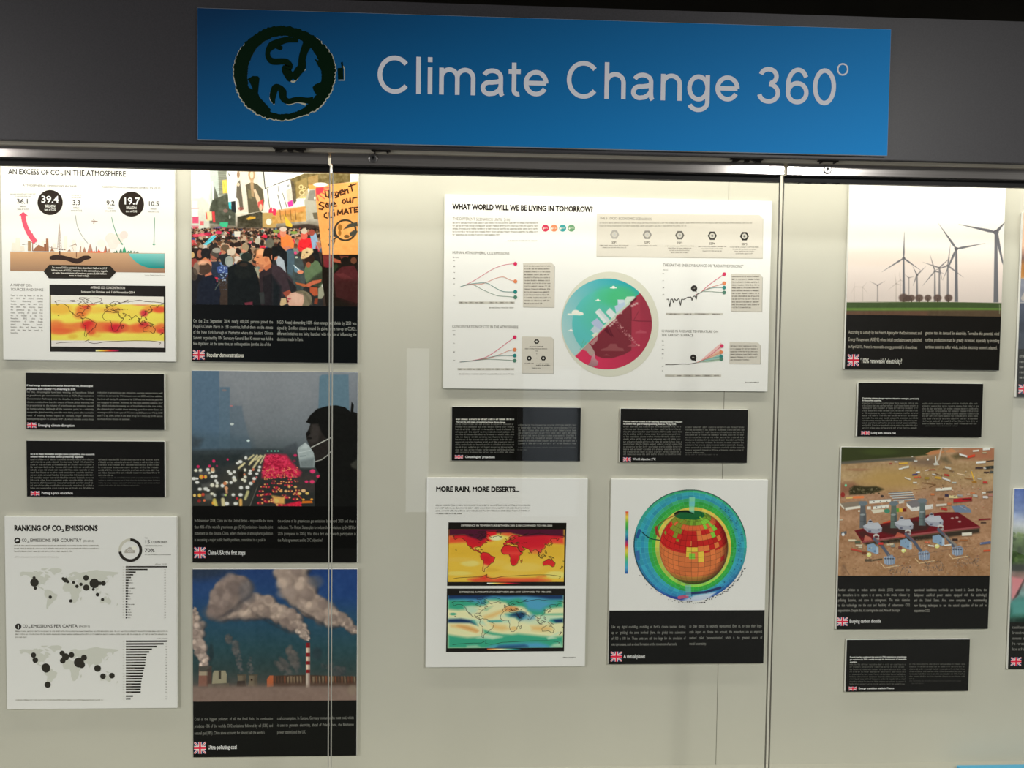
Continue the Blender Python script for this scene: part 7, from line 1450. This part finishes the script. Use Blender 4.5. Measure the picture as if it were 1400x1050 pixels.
cv.poly([(120, 455), (400, 462), (400, 490), (120, 490)], (60, 64, 62), .8, soft=1.5); cv.poly([(125, 520), (190, 530), (150, 620), (120, 650)], (206, 130, 136), .9, soft=1.5); cv.poly([(190, 530), (160, 610), (130, 640)], (30, 30, 30), .8, soft=1); cv.poly([(120, 640), (500, 590), (500, 700), (120, 720)], (84, 150, 146), .8, soft=4)
cv.done('photograph', pY)
k = Ink(y0_, 1.35); k.layer = 1
k.wpoly([(RY[0] + .0006, zy), (RY[1] - .0006, zy), (RY[1] - .0006, RY[2] + .0006), (RY[0] + .0006, RY[2] + .0006)], (20, 22, 19)); cp = k.done('caption_band', pY)
k = Ink(y0_, 1.35); k.layer = 3; k.worms(128, 500, 785, 28, 5, 10, (120, 120, 114), 511); k.worms(520, 880, 785, 28, 4, 10, (120, 120, 114), 512); k.done('body_text', cp)
k = Ink(y0_, 1.35); k.layer = 3; flag(k, 120, 932, 172, 976); k.done('flag', cp)

# ================================================================== BLACK CAPTION CARDS
def card_(rect, label, gain, crop, heads, col1, col2, fl, title, band=(22, 22, 18), real=None, small=None, grey=(104, 104, 98)):
    r = panel('caption_card', 'caption card', label, rect, 'black caption cards', 0.008)
    face_sheet(r, 'black_face', rect, dim(band), gain)
    k = Ink(crop, gain); k.layer = 3
    for t, xa, xb, yb, cp in heads: k.text(t, xa, yb, cp, xb, (214, 212, 204), .022) if t else k.worm(xa, xb, yb, cp, (206, 204, 196), 77, .4)
    k.done('heading', r)
    k = Ink(crop, gain); k.layer = 3
    if real:
        for lines, xa, xb, y0, pitch, cp in real: k.para(lines, xa, xb, y0, pitch, cp, (128, 128, 122), 0, .95)
    else:
        for i, (xa, xb, y0, pitch, n, xh, last) in enumerate((col1, col2)): k.worms(xa, xb, y0 + xh * .5, pitch, n, xh, grey, int(xa + y0 * 3), last)
        for xa, xb, y in small or (): k.worm(xa, xb, y, col1[5] * .8, [q * .7 for q in grey], int(xa + y))
    k.done('body_text', r)
    k = Ink(crop, gain); k.layer = 3; flag(k, *fl); k.done('flag', r, label='small British flag')
    k = Ink(crop, gain); k.layer = 3; t, xa, xb, yb, cp = title; k.text(t, xa, yb, cp, xb, (226, 224, 216), .014); k.done('title', r)
card_((-1.0996, -0.7664, 1.2972, 1.4368), 'black card titled Emerging climate disruption, first below the CO2 atmosphere poster', 1.5, Crop(0, 490, 5),
 [('If fossil energy continues to be used at the current rate, climatological', 183, 635, 190, 12), ('projections show a further 4°C of warming by 2100.', 183, 518, 213, 12)], None, None, (186, 438, 250, 475), ('Emerging climate disruption', 262, 510, 465, 17), (14, 14, 11),
 real=[(['For this, climatologists have been working on hypotheses linked', 'to greenhouse gas concentrations known as RCPs (Representative', 'Concentration Pathways) over the decades to come. The resulting', 'climate models show that the extent of future global warming will', 'be proportional to the volume of greenhouse gas emissions caused', 'by human activity. Although all the scenarios point to a relatively', 'comparable global warming over the next thirty years (the inevitable', 'result of existing human impact on climate), major differences', 'subsequently appear. In scenario RCP 2.6, which includes a very sharp', ''], 183, 640, 235, 22.9, 11.5),
       (['reduction in greenhouse gas emissions, average temperatures will', 'continue to increase by 1°C between now and 2050 and then stabilise.', 'Sea level will rise by 40 centimetres by 2100 and the Arctic ice pack will', 'not disappear in summer. However, for the most extreme scenario, RCP', '8.5, which includes increasing use of fossil fuels as is the case today,', "the climatologists' models show warming up to four times faster, so", 'warming would lie in the span of 3°C more by 2060 and over 4°C by 2100', 'and 8°C by 2300, a rise in sea level of up to 1 metre by 2100 and an', 'ice-free Arctic Ocean in summer.'], 666, 1112, 238, 22.7, 11.5)])
card_((-1.1000, -0.7664, 1.1304, 1.2698), 'black card titled Putting a price on carbon, above the CO2 ranking poster', 1.6, Crop(30, 610, 7),
 [('So as to make renewable energies more competitive, one economic', 82, 695, 82, 16), ('solution would be to make carbon prohibitively expensive', 82, 590, 107, 16)], (82, 695, 128, 25, 12, 12, None), (732, 1325, 130, 25, 7, 12, 880), (84, 430, 172, 472), ('Putting a price on carbon', 188, 488, 459, 24), (13, 13, 11), small=[(745, 1325, 308), (735, 1325, 333), (735, 1325, 358), (735, 1130, 382)])
card_((-0.0591, 0.2669, 1.2256, 1.3626), "black card titled Climatologists' projections, under the widest poster, left of two", 1.4, Crop(615, 565, 7.568),
 [(None, 62, 672, 69, 12), ('They are the only means of considering future climate change.', 62, 578, 96, 15)], (58, 670, 115, 26.4, 12, 13, None), (708, 1315, 124, 27, 8, 13, None), (52, 432, 136, 472), ("Climatologists' projections", 158, 466, 462, 23), (22, 22, 18), small=[(706, 740, 332), (706, 1305, 360), (700, 795, 384)])
card_((0.3669, 0.6955, 1.2235, 1.3613), 'black card titled World objective: 2°C, under the widest poster, right of two', 1.4, Crop(845, 565, 7.568),
 [('Nations need to commit to far-reaching climate policies if they are', 55, 665, 91, 16), ('to achieve their goal of keeping warming down to 2°C by 2100.', 55, 602, 117, 16)], (55, 662, 140, 26, 12, 13, None), (697, 1308, 146, 26.3, 11, 13, 905), (52, 455, 133, 497), ('World objective: 2°C', 152, 388, 484, 23), (22, 22, 18), small=[(697, 1035, 434)])
card_((0.9800, 1.3098, 1.2940, 1.4335), 'black card titled Living with climate risk, just below the wind turbine poster', 1.4, Crop(1170, 535, 7.778),
 [('Combating climate change requires adaptation strategies, particularly', 68, 673, 80, 16), ('in the poorest countries.', 68, 274, 103, 16)], (65, 668, 128, 26.3, 11, 13, None), (705, 1310, 132, 26.6, 9, 13, 1295), (57, 422, 145, 464), ('Living with climate risk', 160, 425, 452, 23), (24, 22, 18), small=[(735, 1095, 374)])
card_((0.9690, 1.2986, 0.6264, 0.7650), 'black card titled Energy transition made in France, lowest card on the right', 1.45, Crop(1150, 885, 7.778),
 [('French law has confirmed the goal of a 75% reduction in greenhouse', 92, 693, 110, 15), ('gas emissions by 2050, notably through the development of renewable', 92, 693, 136, 15), ('energies.', 92, 166, 162, 15)], (90, 690, 183, 26, 9, 12, None), (725, 1322, 180, 26, 7, 12, 785), (80, 418, 165, 458), ('Energy transition made in France', 185, 562, 446, 22), (25, 26, 22), small=[(725, 1280, 362), (750, 885, 389)], grey=(84, 84, 78))
